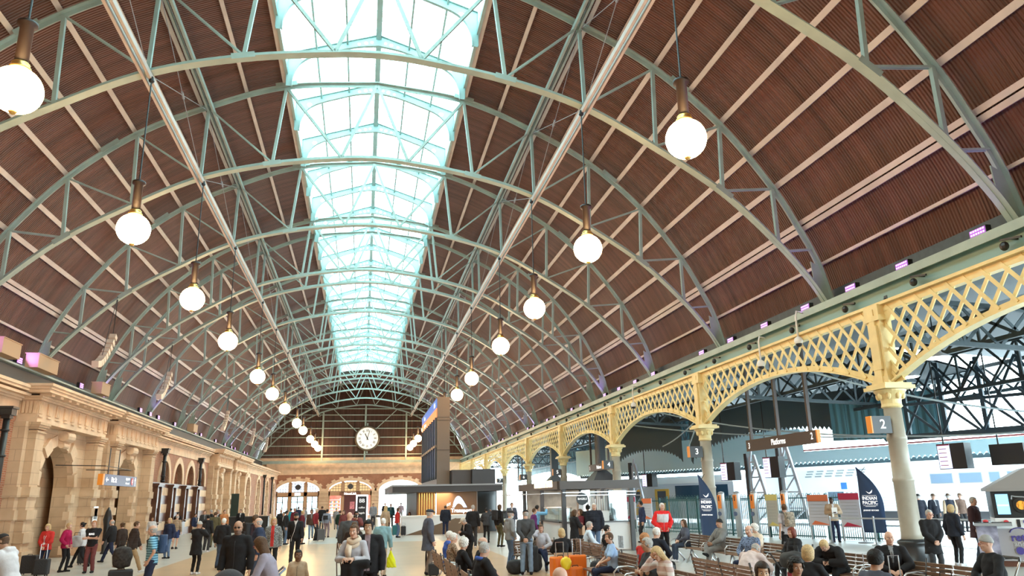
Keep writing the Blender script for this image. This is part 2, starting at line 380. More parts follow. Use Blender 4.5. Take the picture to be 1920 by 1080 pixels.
# ================================================================ ROOF TRUSSES
def make_truss():
    t = thing('roof_truss', '', 'roof truss', (0, 0, 0))
    for nm, C, w, h in (('top_chord', TOPC, 0.16, 0.34), ('bottom_chord', BOTC, 0.15, 0.36)):
        c = [(-x, 0, z) for x, z in reversed(C)] + [(x, 0, z) for x, z in C[1:]]
        mb = MB(); mb.sweep(c, 0.035, h * 0.95, (0, 1, 0))                      # flanges and web give a T section
        mb.sweep([(x, 0, z + (0.09 if nm == 'bottom_chord' else -0.09)) for x, y, z in c], 0.17, 0.035)
        mb.build(nm, M_truss, t)
        for s in (-1, 1):
            for x in ((4.33, 12.08) if nm == 'bottom_chord' else (3.9, 10.6)):
                k = min(range(len(C)), key=lambda i: abs(C[i][0] - x)); a, b = C[max(0, k - 1)], C[min(len(C) - 1, k + 1)]
                MB().bar((s * a[0], -0.17, a[1] + 0.03), (s * b[0], -0.17, b[1] + 0.03), 0.2, 0.02).build('splice_plate', M_truss, t)
    V = [(3.95, 4.33), (7.1, 7.16), (9.8, 9.70), (12.2, 12.08), (14.0, 14.0)]
    for s in (-1, 1):
        for a, b in V:
            MB().bar((s * a, 0, interp(TOPC, a) - 0.1), (s * b, 0, interp(BOTC, b) + 0.1), 0.12, 0.13).build('vertical_strut', M_truss, t)
        D = [(7.1, 4.33), (9.8, 7.16), (12.2, 9.70), (14.0, 12.08), (15.2, 14.3)]
        for a, b in D:
            mb = MB()
            for e in (-0.05, 0.05): mb.bar((s * a, e, interp(TOPC, a) - 0.1), (s * b, e, interp(BOTC, b) + 0.1), 0.06, 0.03)
            mb.build('diagonal_brace', M_truss, t)
        MB().bar((s * 3.95, 0, 19.8), (s * 1.45, 0, 16.6), 0.11, 0.12).build('diagonal_brace', M_truss, t)
        MB().bar((0, 0, 20.3), (s * 1.45, 0, 16.6), 0.11, 0.12).build('diagonal_brace', M_truss, t)
        # foot plate where the chords meet
        ft = [(15.15, 9.9), (15.5, 9.7), (15.86, 8.42), (15.5, 8.36), (15.2, 8.95)]
        MB().prism([(s * x, z) for x, z in ft], -0.02, 0.02, 'xz').build('foot_plate', M_truss, t)
    return t
truss0 = make_truss()
for i, y in enumerate(DT):
    lb = 'pale green arched lattice roof truss, %s from the viewpoint' % ORD[i]
    if i == 15: lb = 'pale green arched roof truss nearest the clock gable'
    if i == 0: truss0.location = (0, y, 0); truss0['label'] = lb; truss0['group'] = 'arched roof trusses'
    else: copy_tree(truss0, (0, y, 0), None, lb, 'arched roof trusses')

# purlins: long rails under the sheeting
PUR = [(3.98, 0.20, 0.34), (5.55, 0.15, 0.16), (7.35, 0.15, 0.18), (8.5, 0.16, 0.16), (9.85, 0.18, 0.18), (11.05, 0.18, 0.18), (12.2, 0.19, 0.2), (13.2, 0.19, 0.2), (14.05, 0.20, 0.2), (14.85, 0.30, 0.2), (15.45, 0.1, 0.16)]
side = {-1: 'left', 1: 'right'}
for s in (-1, 1):
    for k, (x, w, h) in enumerate(PUR):
        i = min(range(len(TOPC)), key=lambda j: abs(TOPC[j][0] - x)); a, b = np.array(TOPC[max(0, i - 1)]), np.array(TOPC[min(len(TOPC) - 1, i + 1)])
        tt = (b - a) / np.linalg.norm(b - a); n = np.array((-tt[1], tt[0])); z = interp(TOPC, x); c = np.array((x, z)) + n * 0.24
        mb = MB()
        if k == 9:      # deep double purlin
            for e in (-0.11, 0.11):
                q = c + tt * e; mb.bar((s * q[0], Y0, q[1]), (s * q[0], Y1, q[1]), 0.17, 0.22, (s * n[0], 0, n[1]))
        else: mb.bar((s * c[0], Y0, c[1]), (s * c[0], Y1, c[1]), w, h, (s * n[0], 0, n[1]))
        o = mb.build('purlin', M_purlin)
        tag(o, 'cream purlin running the hall under the %s roof slope, %s down from skylight' % (side[s], ORD[k]), 'purlin', 'roof purlins')
    # longitudinal girder line at the lamp nodes, top and bottom members
    for nm, x, z, m in (('upper', 7.0, 18.42, M_truss), ('lower', 7.16, 15.12, M_purlin)):
        mb = MB()
        for e in (-0.1, 0.1): mb.b2(s * x + e - 0.045, s * x + e + 0.045, Y0, Y1, z - 0.09, z + 0.09)
        tag(mb.build('longitudinal_girder', m), '%s %s twin girder running the hall %s on the %s' % (nm, 'pale green' if nm == 'upper' else 'cream', 'beneath the sheeting' if nm == 'upper' else 'above the lamp rods', side[s]), 'girder', 'longitudinal girders')
# turnbuckle tie rods crossing between trusses
for s in (-1, 1):
    for i in range(1, len(DT) - 1):
        a, b = DT[i], DT[i + 1]
        if b - a < 5: continue
        t = thing('tie_rod_pair', 'crossed thin steel tie rods on the %s, in the %s bay' % (side[s], ORD[i]), 'tie rod', (s * 7.13, (a + b) / 2, 16.8), 0, 'cross bracing rods')
        for d in (-1, 1):
            mb = MB(); h = (b - a) / 2
            mb.tube([(0, -h, 1.6 * d), (0, h, -1.6 * d)], 0.014, 5); mb.build('rod', M_grey, t)
        MB().tube([(0, -0.15, 0.06), (0, 0.15, -0.06)], 0.045, 6).build('turnbuckle', M_grey, t)

# ================================================================ SKYLIGHT LANTERN
def make_rib():
    out = [(-3.85, 19.3), (-3.85, 20.85), (0, 22.15), (3.85, 20.85), (3.85, 19.3)]
    inn = catmull([(3.62, 19.3), (3.58, 19.8), (3.36, 20.35), (2.9, 20.75), (2.1, 21.08), (1.0, 21.45), (0, 21.62)], 5)
    inn = inn + [(-x, z) for x, z in reversed(inn[:-1])]
    holes = [(0.55, 21.72, 0.085), (0.85, 21.64, 0.07), (-0.55, 21.72, 0.085), (-0.85, 21.64, 0.07), (3.2, 20.72, 0.12), (-3.2, 20.72, 0.12), (0.3, 21.78, 0.07), (-0.3, 21.78, 0.07)]
    sp = [out + inn] + [[(x + r * math.cos(a * PI / 5), z + r * math.sin(a * PI / 5)) for a in range(10)] for x, z, r in holes]
    me = shape2d(sp, 0.012); me.materials.clear(); me.materials.append(M_lantern)
    t = thing('lantern_rib', '', 'skylight rib', (0, 0, 0))
    o = bpy.data.objects.new('web_plate', me); COL.objects.link(o); o.rotation_euler = (R(90), 0, 0); o.parent = t
    mb = MB(); mb.sweep([(x, 0, z) for x, z in inn], 0.025, 0.15, (0, 1, 0)); mb.sweep([(x, 0, z) for x, z in out], 0.025, 0.17, (0, 1, 0))
    mb.build('flange', M_lantern, t)
    return t
rib0 = make_rib(); ribs = [y for y in np.arange(1.1, LAN1 + 0.1, 4.12)]
for i, y in enumerate(ribs):
    lb = 'pierced sea green skylight rib, %s from the viewpoint' % ORD[i]
    if i == 0: rib0.location = (0, y, 0); rib0['label'] = lb; rib0['group'] = 'skylight ribs'
    else: copy_tree(rib0, (0, y, 0), None, lb, 'skylight ribs')
n = 0
for s in (-1, 1):
    n += 1; w = structure(MB().add([(s * 3.85, LAN0, 20.88), (0, LAN0, 22.2), (0, LAN1, 22.2), (s * 3.85, LAN1, 20.88)], [(0, 1, 2, 3)]).build('window_%d' % n, M_skyglass))
    # sash bars across each slope
    mb = MB()
    for y in np.arange(LAN0, LAN1, 0.69): mb.bar((s * 3.85, y, 20.86), (0, y, 22.17), 0.03, 0.02, (0, 0, 1))
    mb.build('glazing_bar', mat('lead_grey_glazing_bar', (0.75, 0.8, 0.8), 0.5), w)
    n += 1; w = structure(MB().add([(s * 3.88, LAN0, 20.05), (s * 3.88, LAN0, 20.85), (s * 3.88, LAN1, 20.85), (s * 3.88, LAN1, 20.05)], [(0, 1, 2, 3)]).build('window_%d' % n, M_skyglass))
    structure(MB().b2(s * 3.86 - 0.06, s * 3.86 + 0.06, LAN0, LAN1, 19.85, 20.12).build('trim_%d' % n, M_lantern))
    for k, x in enumerate((1.35, 2.65)):
        z = 22.12 - x * 1.3 / 3.85
        tag(MB().b2(s * x - 0.04, s * x + 0.04, LAN0, LAN1, z - 0.13, z).build('lantern_purlin', M_lantern), 'thin green glazing purlin on the %s skylight slope, %s one' % (side[s], ('inner', 'outer')[k]), 'purlin', 'skylight purlins')
n += 1
w = structure(MB().add([(-3.85, LAN1, 20.0), (3.85, LAN1, 20.0), (3.85, LAN1, 20.88), (0, LAN1, 22.2), (-3.85, LAN1, 20.88)], [(0, 1, 2, 3, 4)]).build('window_%d' % n, M_skyglass))
tag(MB().b2(-0.12, 0.12, LAN0, LAN1, 21.95, 22.16).build('ridge_beam', M_lantern), 'sea green riveted ridge beam along the top of the skylight', 'ridge beam')

# ================================================================ PENDANT GLOBES
def make_lamp():
    t = thing('globe_pendant_lamp', '', 'lamp')
    g = MB().sphere((0, 0, 0), 0.47, 28, 16).build('globe', M_globe, t, True)
    MB().lathe([(0.02, -0.53), (0.06, -0.5), (0.09, -0.46), (0.03, -0.44)], n=12).build('finial', M_brass, g, True)
    MB().lathe([(0.1, 0.43), (0.2, 0.44), (0.2, 0.49), (0.15, 0.53), (0.17, 0.57), (0.13, 0.62), (0.02, 0.63)], n=16).build('collar', M_brass, t, True)
    MB().lathe([(0.02, 0.61), (0.125, 0.62), (0.125, 1.42), (0.19, 1.45), (0.19, 1.52), (0.13, 1.56), (0.03, 1.6)], n=16).build('stem_casing', mat('dark_brown_lamp_casing', (0.022, 0.013, 0.010), 0.4), t, True)
    MB().tube([(0, 0, 1.55), (0.0, 0, 5.1)], 0.022, 6).build('suspension_rod', M_black, t)
    MB().lathe([(0.05, 4.9), (0.09, 4.95), (0.05, 5.1)], n=8).build('hanger', M_black, t)
    return t
lamp0 = make_lamp(); first = True
LY = [6.5, 14.78, 22.8, 31.0, 39.45, 50.9, 59.33, 69.0, 82.0, 90.6, 103.3, 112.9, 121.3]
for s in (-1, 1):
    for i, y in enumerate(LY):
        lb = 'lit white globe pendant lamp on a long rod, %s in the %s row' % (ORD[i], side[s])
        if first: lamp0.location = (s * 7.02, y, 10.02); lamp0['label'] = lb; lamp0['group'] = 'globe pendant lamps'; first = False
        else: copy_tree(lamp0, (s * 7.02, y, 10.02), None, lb, 'globe pendant lamps')

# ================================================================ RIGHT ARCADE
COLY = [19.5 + 12.59 * k for k in range(-2, 9)]
def make_column():
    t = thing('arcade_column', '', 'column')
    MB().lathe([(0.46, 0), (0.46, 0.12), (0.40, 0.16), (0.38, 0.55), (0.36, 0.62), (0.40, 0.66), (0.40, 0.72), (0.30, 0.78)], n=24).build('plinth', M_darkbase, t, True)
    MB().lathe([(0.30, 0.7), (0.275, 0.9), (0.27, 2.3), (0.29, 2.33), (0.29, 2.40), (0.262, 2.43), (0.25, 3.45), (0.275, 3.48), (0.275, 3.56), (0.25, 3.6), (0.24, 4.4)], n=24).build('shaft', M_colshaft, t, True)
    mb = MB(); mb.lathe([(0.24, 4.38), (0.29, 4.42), (0.27, 4.5), (0.28, 4.62), (0.34, 4.76), (0.43, 4.85), (0.44, 4.9)], n=24)
    mb.box((0, 0, 4.96), (0.98, 0.98, 0.1)); mb.box((0, 0, 5.04), (0.86, 0.86, 0.08))
    for a in range(8):
        x, y = 0.33 * math.cos(a * PI / 4), 0.33 * math.sin(a * PI / 4); mb.sphere((x, y, 4.74), (0.07, 0.07, 0.12), 8, 6)
    mb.build('capital', M_yellow, t, False)
    mb = MB(); mb.b2(-0.20, 0.20, -0.28, 0.28, 5.08, 7.35); mb.b2(-0.26, 0.26, -0.12, 0.12, 5.08, 7.3); mb.b2(-0.24, 0.24, -0.34, 0.34, 5.08, 5.3); mb.b2(-0.27, 0.27, -0.36, 0.36, 6.95, 7.1); mb.b2(-0.24, 0.24, -0.33, 0.33, 7.1, 7.42)
    mb.b2(-0.275, -0.2, -0.18, 0.18, 5.5, 6.8)
    pier_ = mb.build('pier', M_yellow, t)
    mb = MB()
    for s in (-1, 1):
        mb.prism([(s * 0.28, 7.4), (s * 0.95, 7.4), (s * 0.28, 6.7)], -0.03, 0.03, 'yz'); mb.prism([(s * 0.28, 5.1), (s * 0.75, 5.1), (s * 0.28, 5.75)], -0.03, 0.03, 'yz')
    mb.build('gusset_plate', M_yellow, pier_)
    return t
col0 = make_column()
nm_c = ['two bays behind the viewpoint', 'one bay behind the nearest', 'nearest, at the right', 'second', 'third', 'fourth', 'fifth', 'sixth', 'seventh', 'eighth', 'ninth']
for i, y in enumerate(COLY):
    lb = 'cast iron arcade column with cream capital and black plinth, ' + (nm_c[i] + (' from the right' if i > 2 else ''))
    if i == 0: col0.location = (XC, y, 0); col0['label'] = lb; col0['group'] = 'arcade columns'
    else: copy_tree(col0, (XC, y, 0), None, lb, 'arcade columns')
def archz(d): return 6.28 - 1.14 * (abs(d) / 5.95) ** 2.1
def make_spandrel():
    t = thing('lattice_spandrel', '', 'lattice girder'); H = 12.59 / 2
    ys = np.linspace(-H + 0.3, H - 0.3, 41)
    mb = MB(); mb.sweep([(0, y, archz(y)) for y in ys], 0.05, 0.30, (1, 0, 0)); mb.sweep([(0, y, archz(y) + 0.09) for y in ys], 0.17, 0.06, (1, 0, 0)); mb.build('arch_rib', M_yellow, t)
    mb = MB(); mb.b2(-0.15, 0.15, -H + 0.28, H - 0.28, 7.40, 7.46); mb.b2(-0.04, 0.04, -H + 0.28, H - 0.28, 7.2, 7.42); mb.build('top_rail', M_yellow, t)
    for sl, xx in ((1, -0.045), (-1, 0.045)):
        mb = MB(); dx = 0.60; ang = R(50)
        k = -14
        for k in range(-14, 15):
            yb = k * dx + (0.15 if sl > 0 else -0.15)
            # line: y = yb + sl*(z-6.3)/tan(ang)
            zs = np.linspace(5.1, 7.35, 46); pts = [(yb + sl * (z - 6.3) / math.tan(ang), z) for z in zs]
            ok = [(y, z) for y, z in pts if abs(y) < H - 0.3 and z > archz(y) + 0.03]
            if len(ok) < 2: continue
            mb.bar((xx, *ok[0]), (xx, *ok[-1]), 0.10, 0.035, (1, 0, 0))
        mb.build('lattice_bars', M_yellow, t)
    return t
sp0 = make_spandrel()
for i in range(len(COLY) - 1):
    y = (COLY[i] + COLY[i + 1]) / 2; lb = 'cream arched lattice spandrel spanning the %s arcade bay from the right' % (ORD[i - 1] if i > 0 else 'hidden')
    if i == 0: lb = 'cream arched lattice spandrel of the arcade bay behind the viewpoint'
    if i == 0: sp0.location = (XC, y, 0); sp0['label'] = lb; sp0['group'] = 'arcade spandrels'
    else: copy_tree(sp0, (XC, y, 0), None, lb, 'arcade spandrels')
# eaves: teal fascia, gutter and ledge
structure(MB().b2(15.0, 15.9, Y0, Y1, 7.46, 7.56).build('trim_11', M_yellow))
structure(MB().b2(15.32, 15.40, Y0, Y1, 7.56, 8.14).build('trim_12', mat('teal_fascia_paint', (0.20, 0.36, 0.36), 0.45)))
structure(MB().b2(15.12, 15.95, Y0, Y1, 8.12, 8.20).build('trim_13', M_truss))
structure(MB().b2(15.10, 15.14, Y0, Y1, 8.05, 8.30).build('trim_14', M_truss))
structure(MB().b2(15.9, 16.4, Y0, Y1, 7.5, 8.9).build('wall_right', M_steelteal))
mb = MB(); y = 5.0; kk = 0
while y < 118:
    t = thing('eaves_bracket', 'small dark cable bracket under the right gutter, %s from the viewpoint' % ORD[kk], 'bracket', (15.22, y, 7.85), 0, 'eaves cable brackets')
    MB().bar((-0.1, -0.3, 0.0), (-0.1, 0.3, 0.1), 0.05, 0.05).bar((0.11, 0, 0.05), (-0.1, 0, 0.05), 0.05, 0.05).build('arm', M_black, t); MB().sphere((-0.12, 0.2, -0.08), (0.09, 0.12, 0.12), 8, 6).build('junction', M_black, t)
    y += 3.2 if y < 60 else 6.4; kk += 1

# ================================================================ FLOODLIGHTS
M_led = mat('violet_led_panel', (0.3, 0.05, 0.4), 0.4, emit=(0.62, 0.22, 1.0), estr=2.2)
LED_L = bpy.data.lights.new('violet_beam', 'AREA'); LED_L.energy = 14; LED_L.size = 0.4; LED_L.color = (0.55, 0.25, 1.0)
def make_flood():
    t = thing('led_floodlight', '', 'floodlight')
    mb = MB(); mb.box((0.02, 0, 0.22), (0.16, 0.56, 0.3)); mb.build('housing', M_black, t)
    mb = MB(); mb.cur = 0; mb.box((-0.064, 0, 0.22), (0.01, 0.52, 0.26))
    bz = mb.build('bezel', mat('violet_lens', (0.25, 0.08, 0.35), 0.3, emit=(0.4, 0.12, 0.7), estr=0.25), t)
    mb = MB()
    for r in range(3):
        for c in range(6): mb.box((-0.072, -0.2 + c * 0.08, 0.13 + r * 0.09), (0.008, 0.05, 0.045))
    mb.build('led_grid', mat('bright_led', (0.9, 0.7, 1), 0.4, emit=(0.75, 0.35, 1.0), estr=0.8), bz)
    mb = MB(); mb.b2(-0.02, 0.06, -0.2, -0.16, 0, 0.1); mb.b2(-0.02, 0.06, 0.16, 0.2, 0, 0.1); mb.build('bracket', M_black, t)
    o = bpy.data.objects.new('violet_beam', LED_L); COL.objects.link(o); o.location = (-0.12, 0, 0.3); o.rotation_euler = (0, R(120), 0); o.parent = t
    return t
fl0 = make_flood(); k = 0
FR = [12.9, 15.69, 18.58, 21.05, 23.69, 26.59, 29.48, 32.4, 38.6, 41.5, 44.4, 47.3, 53, 55.5, 61, 63.5, 69, 71.5, 77, 79.5, 85, 87.5, 93, 95.5]
for i, y in enumerate(FR):
    lb = 'violet LED floodlight on the right gutter ledge, %s from the viewpoint' % ORD[i]
    if i == 0: fl0.location = (15.35, y, 8.2); fl0['label'] = lb; fl0['group'] = 'floodlights on the ledges'
    else: copy_tree(fl0, (15.35, y, 8.2), None, lb, 'floodlights on the ledges')
# ================================================================ LEFT WALL
def shape_mesh(splines, lo, hi, plane, name, m, parent=None):
    me = shape2d(splines, (hi - lo) / 2); n = len(me.vertices); co = np.zeros(n * 3); me.vertices.foreach_get('co', co); co = co.reshape(-1, 3); c = (lo + hi) / 2
    out = np.stack([c + co[:, 2], co[:, 0], co[:, 1]], 1) if plane == 'yz' else np.stack([co[:, 0], c + co[:, 2], co[:, 1]], 1)
    me.vertices.foreach_set('co', out.ravel()); me.materials.clear(); me.materials.append(m); me.update(); fix_normals(me)
    o = bpy.data.objects.new(name, me); COL.objects.link(o)
    if parent is not None: o.parent = parent
    return o
def arch_pts(c, r, spring, rise, n=20, a0=0.0):
    return [(c + r * math.cos(PI - PI * i / n), spring + rise * math.sin(PI * i / n)) for i in range(n + 1)]
def arched_outline(u0, u1, z0, z1, arches):
    # arches: (centre, half width, spring, rise), open down to z0
    pts = [(u0, z1), (u0, z0)]
    for c, r, sp, ri in arches: pts += [(c - r, z0)] + arch_pts(c, r, sp, ri) + [(c + r, z0)]
    return pts + [(u1, z0), (u1, z1)]
XW, PF = -13.0, -12.3
L = []
def LS(mb, m, nm='wall_left'): return structure(mb.build(nm, m))
# solid backing and masonry skin
LS(MB().b2(-17, -14.6, Y0, Y1, 0, 6.4), M_stone)
LS(MB().b2(-17, -16.1, Y0, Y1, 6.4, 8.9), M_steelteal)
LS(MB().b2(-14.6, XW, Y0, 31.6, 0, 5.45), M_brick)
mb = MB()
for z in (0.0, 1.66, 2.48): mb.b2(XW - 0.1, XW + 0.06, Y0, 31.0, z, z + 0.36)
LS(mb, M_stoneplain)
def blind_arch_wall(y0, y1, arches, name='wall_left'):
    structure(shape_mesh([arched_outline(y0, y1, 3.5, 5.45, arches)], XW - 0.5, XW, 'yz', name, M_brick))
    structure(MB().b2(-14.6, XW - 0.5, y0, y1, 0, 5.45).build(name, M_stone))
bl = [(54.7, 1.28, 3.5, 1.42), (58.6, 1.28, 3.5, 1.42), (62.5, 1.28, 3.5, 1.42), (66.7, 1.28, 3.5, 1.42)]
blind_arch_wall(49.6, 69.2, bl + [])
for i, (c, r, sp, ri) in enumerate(bl):
    o = MB().band([(u, z) for u, z in arch_pts(c, r + 0.42, sp, ri + 0.42)], arch_pts(c, r, sp, ri), XW - 0.3, XW + 0.06, 'yz').build('blind_arch_surround', M_stoneplain)
    tag(o, 'pale stone surround of a blind arch above the posters, %s of four' % ORD[i], 'arch surround', 'blind arch surrounds')
# striped base
zb = [0, .5, 1.05, 1.6, 2.15, 2.7, 3.2, 3.5]
for k in range(7):
    LS(MB().b2(XW - 0.5, XW, 49.6, 69.2, zb[k], zb[k + 1]), M_darkbrick if k % 2 == 0 else M_stoneplain)
# arched end stretch
ends = [(93.0, 1.7, 3.4, 1.6), (102.0, 1.7, 3.4, 1.6), (111.0, 1.7, 3.4, 1.6), (119.0, 1.5, 3.4, 1.5)]
structure(shape_mesh([arched_outline(87.2, Y1, 0, 5.45, ends)], XW - 0.7, XW, 'yz', 'wall_left', M_brick))
for i, (c, r, sp, ri) in enumerate(ends):
    t = thing('rusticated_arch', 'stone arch with stepped voussoirs in the far left wall, %s from the viewpoint' % ORD[i], 'arch', (0, 0, 0), 0, 'far left stone arches')
    mb = MB(); n = 11
    for k in range(n):
        a0, a1 = PI - PI * k / n, PI - PI * (k + 1) / n; e = 0.62 if k % 2 == 0 else 0.42
        mb.prism([(c + rr * math.cos(a), sp + (ri / r) * rr * math.sin(a)) for rr, a in ((r, a0), (r + e, a0), (r + e, a1), (r, a1))], XW - 0.3, XW + 0.08, 'yz')
    mb.build('voussoirs', M_stoneplain, t)
    mb = MB()
    for s in (-1, 1):
        for k in range(7): mb.b2(XW - 0.3, XW + (0.10 if k % 2 == 0 else 0.05), c + s * (r - 0.02), c + s * (r + 0.55), k * 0.49, (k + 1) * 0.49 - 0.02)
    mb.build('jamb_blocks', M_stoneplain, t)
# frieze and cornice over the brick stretches
def cornice(y0, y1, xf, nm):
    mb = MB(); mb.b2(-14.6, xf + 0.05, y0, y1, 5.45, 6.02)
    for k, (z, d) in enumerate(((6.02, 0.12), (6.10, 0.2), (6.18, 0.42), (6.34, 0.50), (6.44, 0.55))): mb.b2(-14.6, xf + d, y0, y1, z, z + 0.1 if k < 4 else 6.55)
    return structure(mb.build(nm, M_stoneplain))
cornice(Y0, 31.6, XW, 'trim_20'); cornice(49.5, 69.4, XW, 'trim_21'); cornice(87.1, Y1, XW, 'trim_22')
structure(MB().b2(-16.2, -12.9, Y0, Y1, 6.5, 6.6).build('trim_23', M_stoneplain))
structure(MB().b2(-15.95, -15.12, Y0, Y1, 8.12, 8.20).build('trim_24', M_truss))
structure(MB().b2(-15.40, -15.32, Y0, Y1, 7.2, 8.14).build('trim_25', mat('dark_ledge_board', (0.05, 0.055, 0.055), 0.6)))

def make_pavilion(yc, half, lb):
    # one bay: two banded pilasters carrying a doric entablature over an arched portal
    t = thing('pilaster_pavilion', lb, 'stone portal', (0, 0, 0), 0, 'sandstone portals along the left wall')
    w = 0.78
    for s in (-1, 1):
        c = yc + s * (half - w / 2 - 0.15); mb = MB()
        def blk(z0, z1, d, wd): mb.b2(XW - 0.3, PF + d, c - w / 2 - wd, c + w / 2 + wd, z0, z1)
        blk(0, 0.55, 0.12, 0.10); blk(0.55, 4.95, 0, 0); blk(0.85, 1.2, 0.09, 0.06); blk(1.66, 2.02, 0.09, 0.06); blk(2.48, 2.85, 0.09, 0.06)
        blk(4.85, 4.9, 0.05, 0.04); blk(4.98, 5.06, 0.05, 0.05); blk(5.06, 5.14, 0.10, 0.09); blk(5.14, 5.24, 0.14, 0.13)
        o = mb.build('pilaster', M_stone, t)
        mb = MB(); mb.b2(XW - 0.3, PF - 0.28, c + s * w / 2 - 0.02, c + s * (w / 2 + 0.35), 0, 5.24) ; mb.b2(XW - 0.3, PF - 0.2, c + s * w / 2, c + s * (w / 2 + 0.4), 2.48, 2.85); mb.b2(XW - 0.3, PF - 0.2, c + s * w / 2, c + s * (w / 2 + 0.4), 1.66, 2.02)
        mb.build('return_pilaster', M_stone, t)
    a, b = yc - half, yc + half
    MB().b2(XW - 0.3, PF, a, b, 5.24, 5.52).build('architrave', M_stoneplain, t)
    mb = MB(); mb.b2(XW - 0.3, PF - 0.03, a + 0.02, b - 0.02, 5.52, 6.06)
    n = int((b - a) / 0.86)
    for k in range(n + 1):
        y = a + 0.22 + k * (b - a - 0.44) / n
        for e in (-0.13, 0, 0.13): mb.b2(PF - 0.05, PF + 0.03, y + e - 0.045, y + e + 0.045, 5.56, 6.02)
        mb.b2(PF - 0.05, PF + 0.05, y - 0.2, y + 0.2, 5.44, 5.5)
    for e in np.arange(XW, PF - 0.1, 0.13): mb.b2(e, e + 0.09, a - 0.03, a + 0.05, 5.56, 6.02)
    mb.build('triglyph_frieze', M_stoneplain, t)
    mb = MB()
    for z0, z1, d in ((6.06, 6.14, 0.08), (6.14, 6.22, 0.14), (6.30, 6.42, 0.50), (6.42, 6.52, 0.56), (6.52, 6.62, 0.62)): mb.b2(-14.6, PF + d, a - d, b + d, z0, z1)
    mb.build('cornice', M_stoneplain, t)
    mb = MB()
    for k in range(n + 1):
        y = a + 0.1 + k * (b - a - 0.2) / n; mb.b2(PF, PF + 0.42, y - 0.16, y + 0.16, 6.2, 6.31)
    mb.build('mutules', M_stoneplain, t)
    # arched portal
    r, sp, ri = min(1.9, half - 1.75), 2.9, 1.72
    fr = shape_mesh([arched_outline(a + 0.2, b - 0.2, 0, 5.24, [(yc, r, sp, ri)])], XW - 0.55, XW + 0.18, 'yz', 'portal_wall', M_stone, t)
    mb = MB(); n2 = 9
    for k in range(n2):
        a0, a1 = PI - PI * k / n2, PI - PI * (k + 1) / n2; e = 0.35 + 0.5 * (1 - abs(k - 4) / 4.0) if k % 2 == 0 else 0.5
        d = 0.30 if k % 2 == 0 else 0.24
        mb.prism([(yc + rr * math.cos(q), sp + (ri / r) * rr * math.sin(q)) for rr, q in ((r, a0 - 0.02), (r + e, a0 - 0.03), (r + e, a1 + 0.03), (r, a1 + 0.02))], XW, XW + d, 'yz')
    mb.build('voussoirs', M_stoneplain, t)
    mb = MB(); mb.prism([(yc - 0.28, sp + ri - 0.05), (yc - 0.42, 5.2), (yc + 0.42, 5.2), (yc + 0.28, sp + ri - 0.05)], XW, XW + 0.42, 'yz')
    mb.lathe([(0.2, -0.4), (0.24, -0.36), (0.24, 0.36), (0.2, 0.4)], (XW + 0.42, yc, 4.98), 12, 'y'); mb.lathe([(0.12, -0.3), (0.14, -0.26), (0.14, 0.26), (0.12, 0.3)], (XW + 0.34, yc, 4.62), 12, 'y')
    mb.build('scroll_keystone', M_stoneplain, t)
    mb = MB()
    for s in (-1, 1):
        for k in range(4): mb.b2(XW, XW + 0.26, yc + s * (r - 0.02), yc + s * (r + 0.4), 0.1 + k * 0.72, 0.1 + k * 0.72 + 0.36)
    mb.build('jamb_blocks', M_stoneplain, t)
    return t
PAV = [(35.75, 4.05), (45.4, 3.95), (73.4, 3.9), (83.0, 3.9)]
nmp = ['nearest stone portal with doric pilasters, red-jacketed women in front', 'second stone portal, behind the hanging blue Pitt St sign', 'third stone portal with pilasters, just past the poster cases', 'fourth and farthest stone portal with doric pilasters on the left']
for (c, h), l in zip(PAV, nmp): make_pavilion(c, h, l)
for (a, b) in ((31.6, 49.6), (69.2, 87.2)):
    structure(MB().b2(-14.6, -13.95, a, b, 0, 6.3).build('wall_left', M_stone))
    structure(MB().b2(-14.6, XW - 0.5, a, a + 0.3, 0, 6.3).build('wall_left', M_stone)); structure(MB().b2(-14.6, XW - 0.5, b - 0.3, b, 0, 6.3).build('wall_left', M_stone))
structure(MB().b2(-14.6, XW, 39.7, 41.5, 0, 6.3).build('wall_left', M_stone)); structure(MB().b2(-14.6, XW, 77.2, 79.2, 0, 6.3).build('wall_left', M_stone))

# poster cases between the blind arches
M_poster = mat('pale_poster_paper', (0.72, 0.68, 0.70), 0.4, noise=0.2, nscale=6)
for i, y in enumerate((52.75, 56.65, 60.55, 64.6)):
    t = thing('poster_case', 'tall dark timber poster case on the left wall, %s of four' % ORD[i], 'poster case', (XW, y, 0), 0, 'poster cases on the left wall')
    mb = MB(); mb.b2(0, 0.22, -0.62, 0.62, 0.0, 0.9); mb.b2(0, 0.3, -0.55, -0.42, 0.9, 3.3); mb.b2(0, 0.3, 0.42, 0.55, 0.9, 3.3); mb.b2(0, 0.14, -0.45, 0.45, 0.9, 3.3); mb.b2(0, 0.4, -0.72, 0.72, 3.3, 3.42); mb.b2(0, 0.34, -0.66, 0.66, 3.22, 3.3)
    mb.build('case_frame', M_darkwood, t)
    MB().b2(0.14, 0.17, -0.34, 0.34, 1.9, 3.12).build('poster', M_poster, t)
    MB().b2(0.14, 0.17, -0.22, 0.22, 1.4, 1.66).build('notice', M_poster, t)
    MB().b2(0.1, 0.45, -0.6, 0.6, 1.0, 1.06).build('ledge', M_wood, t)
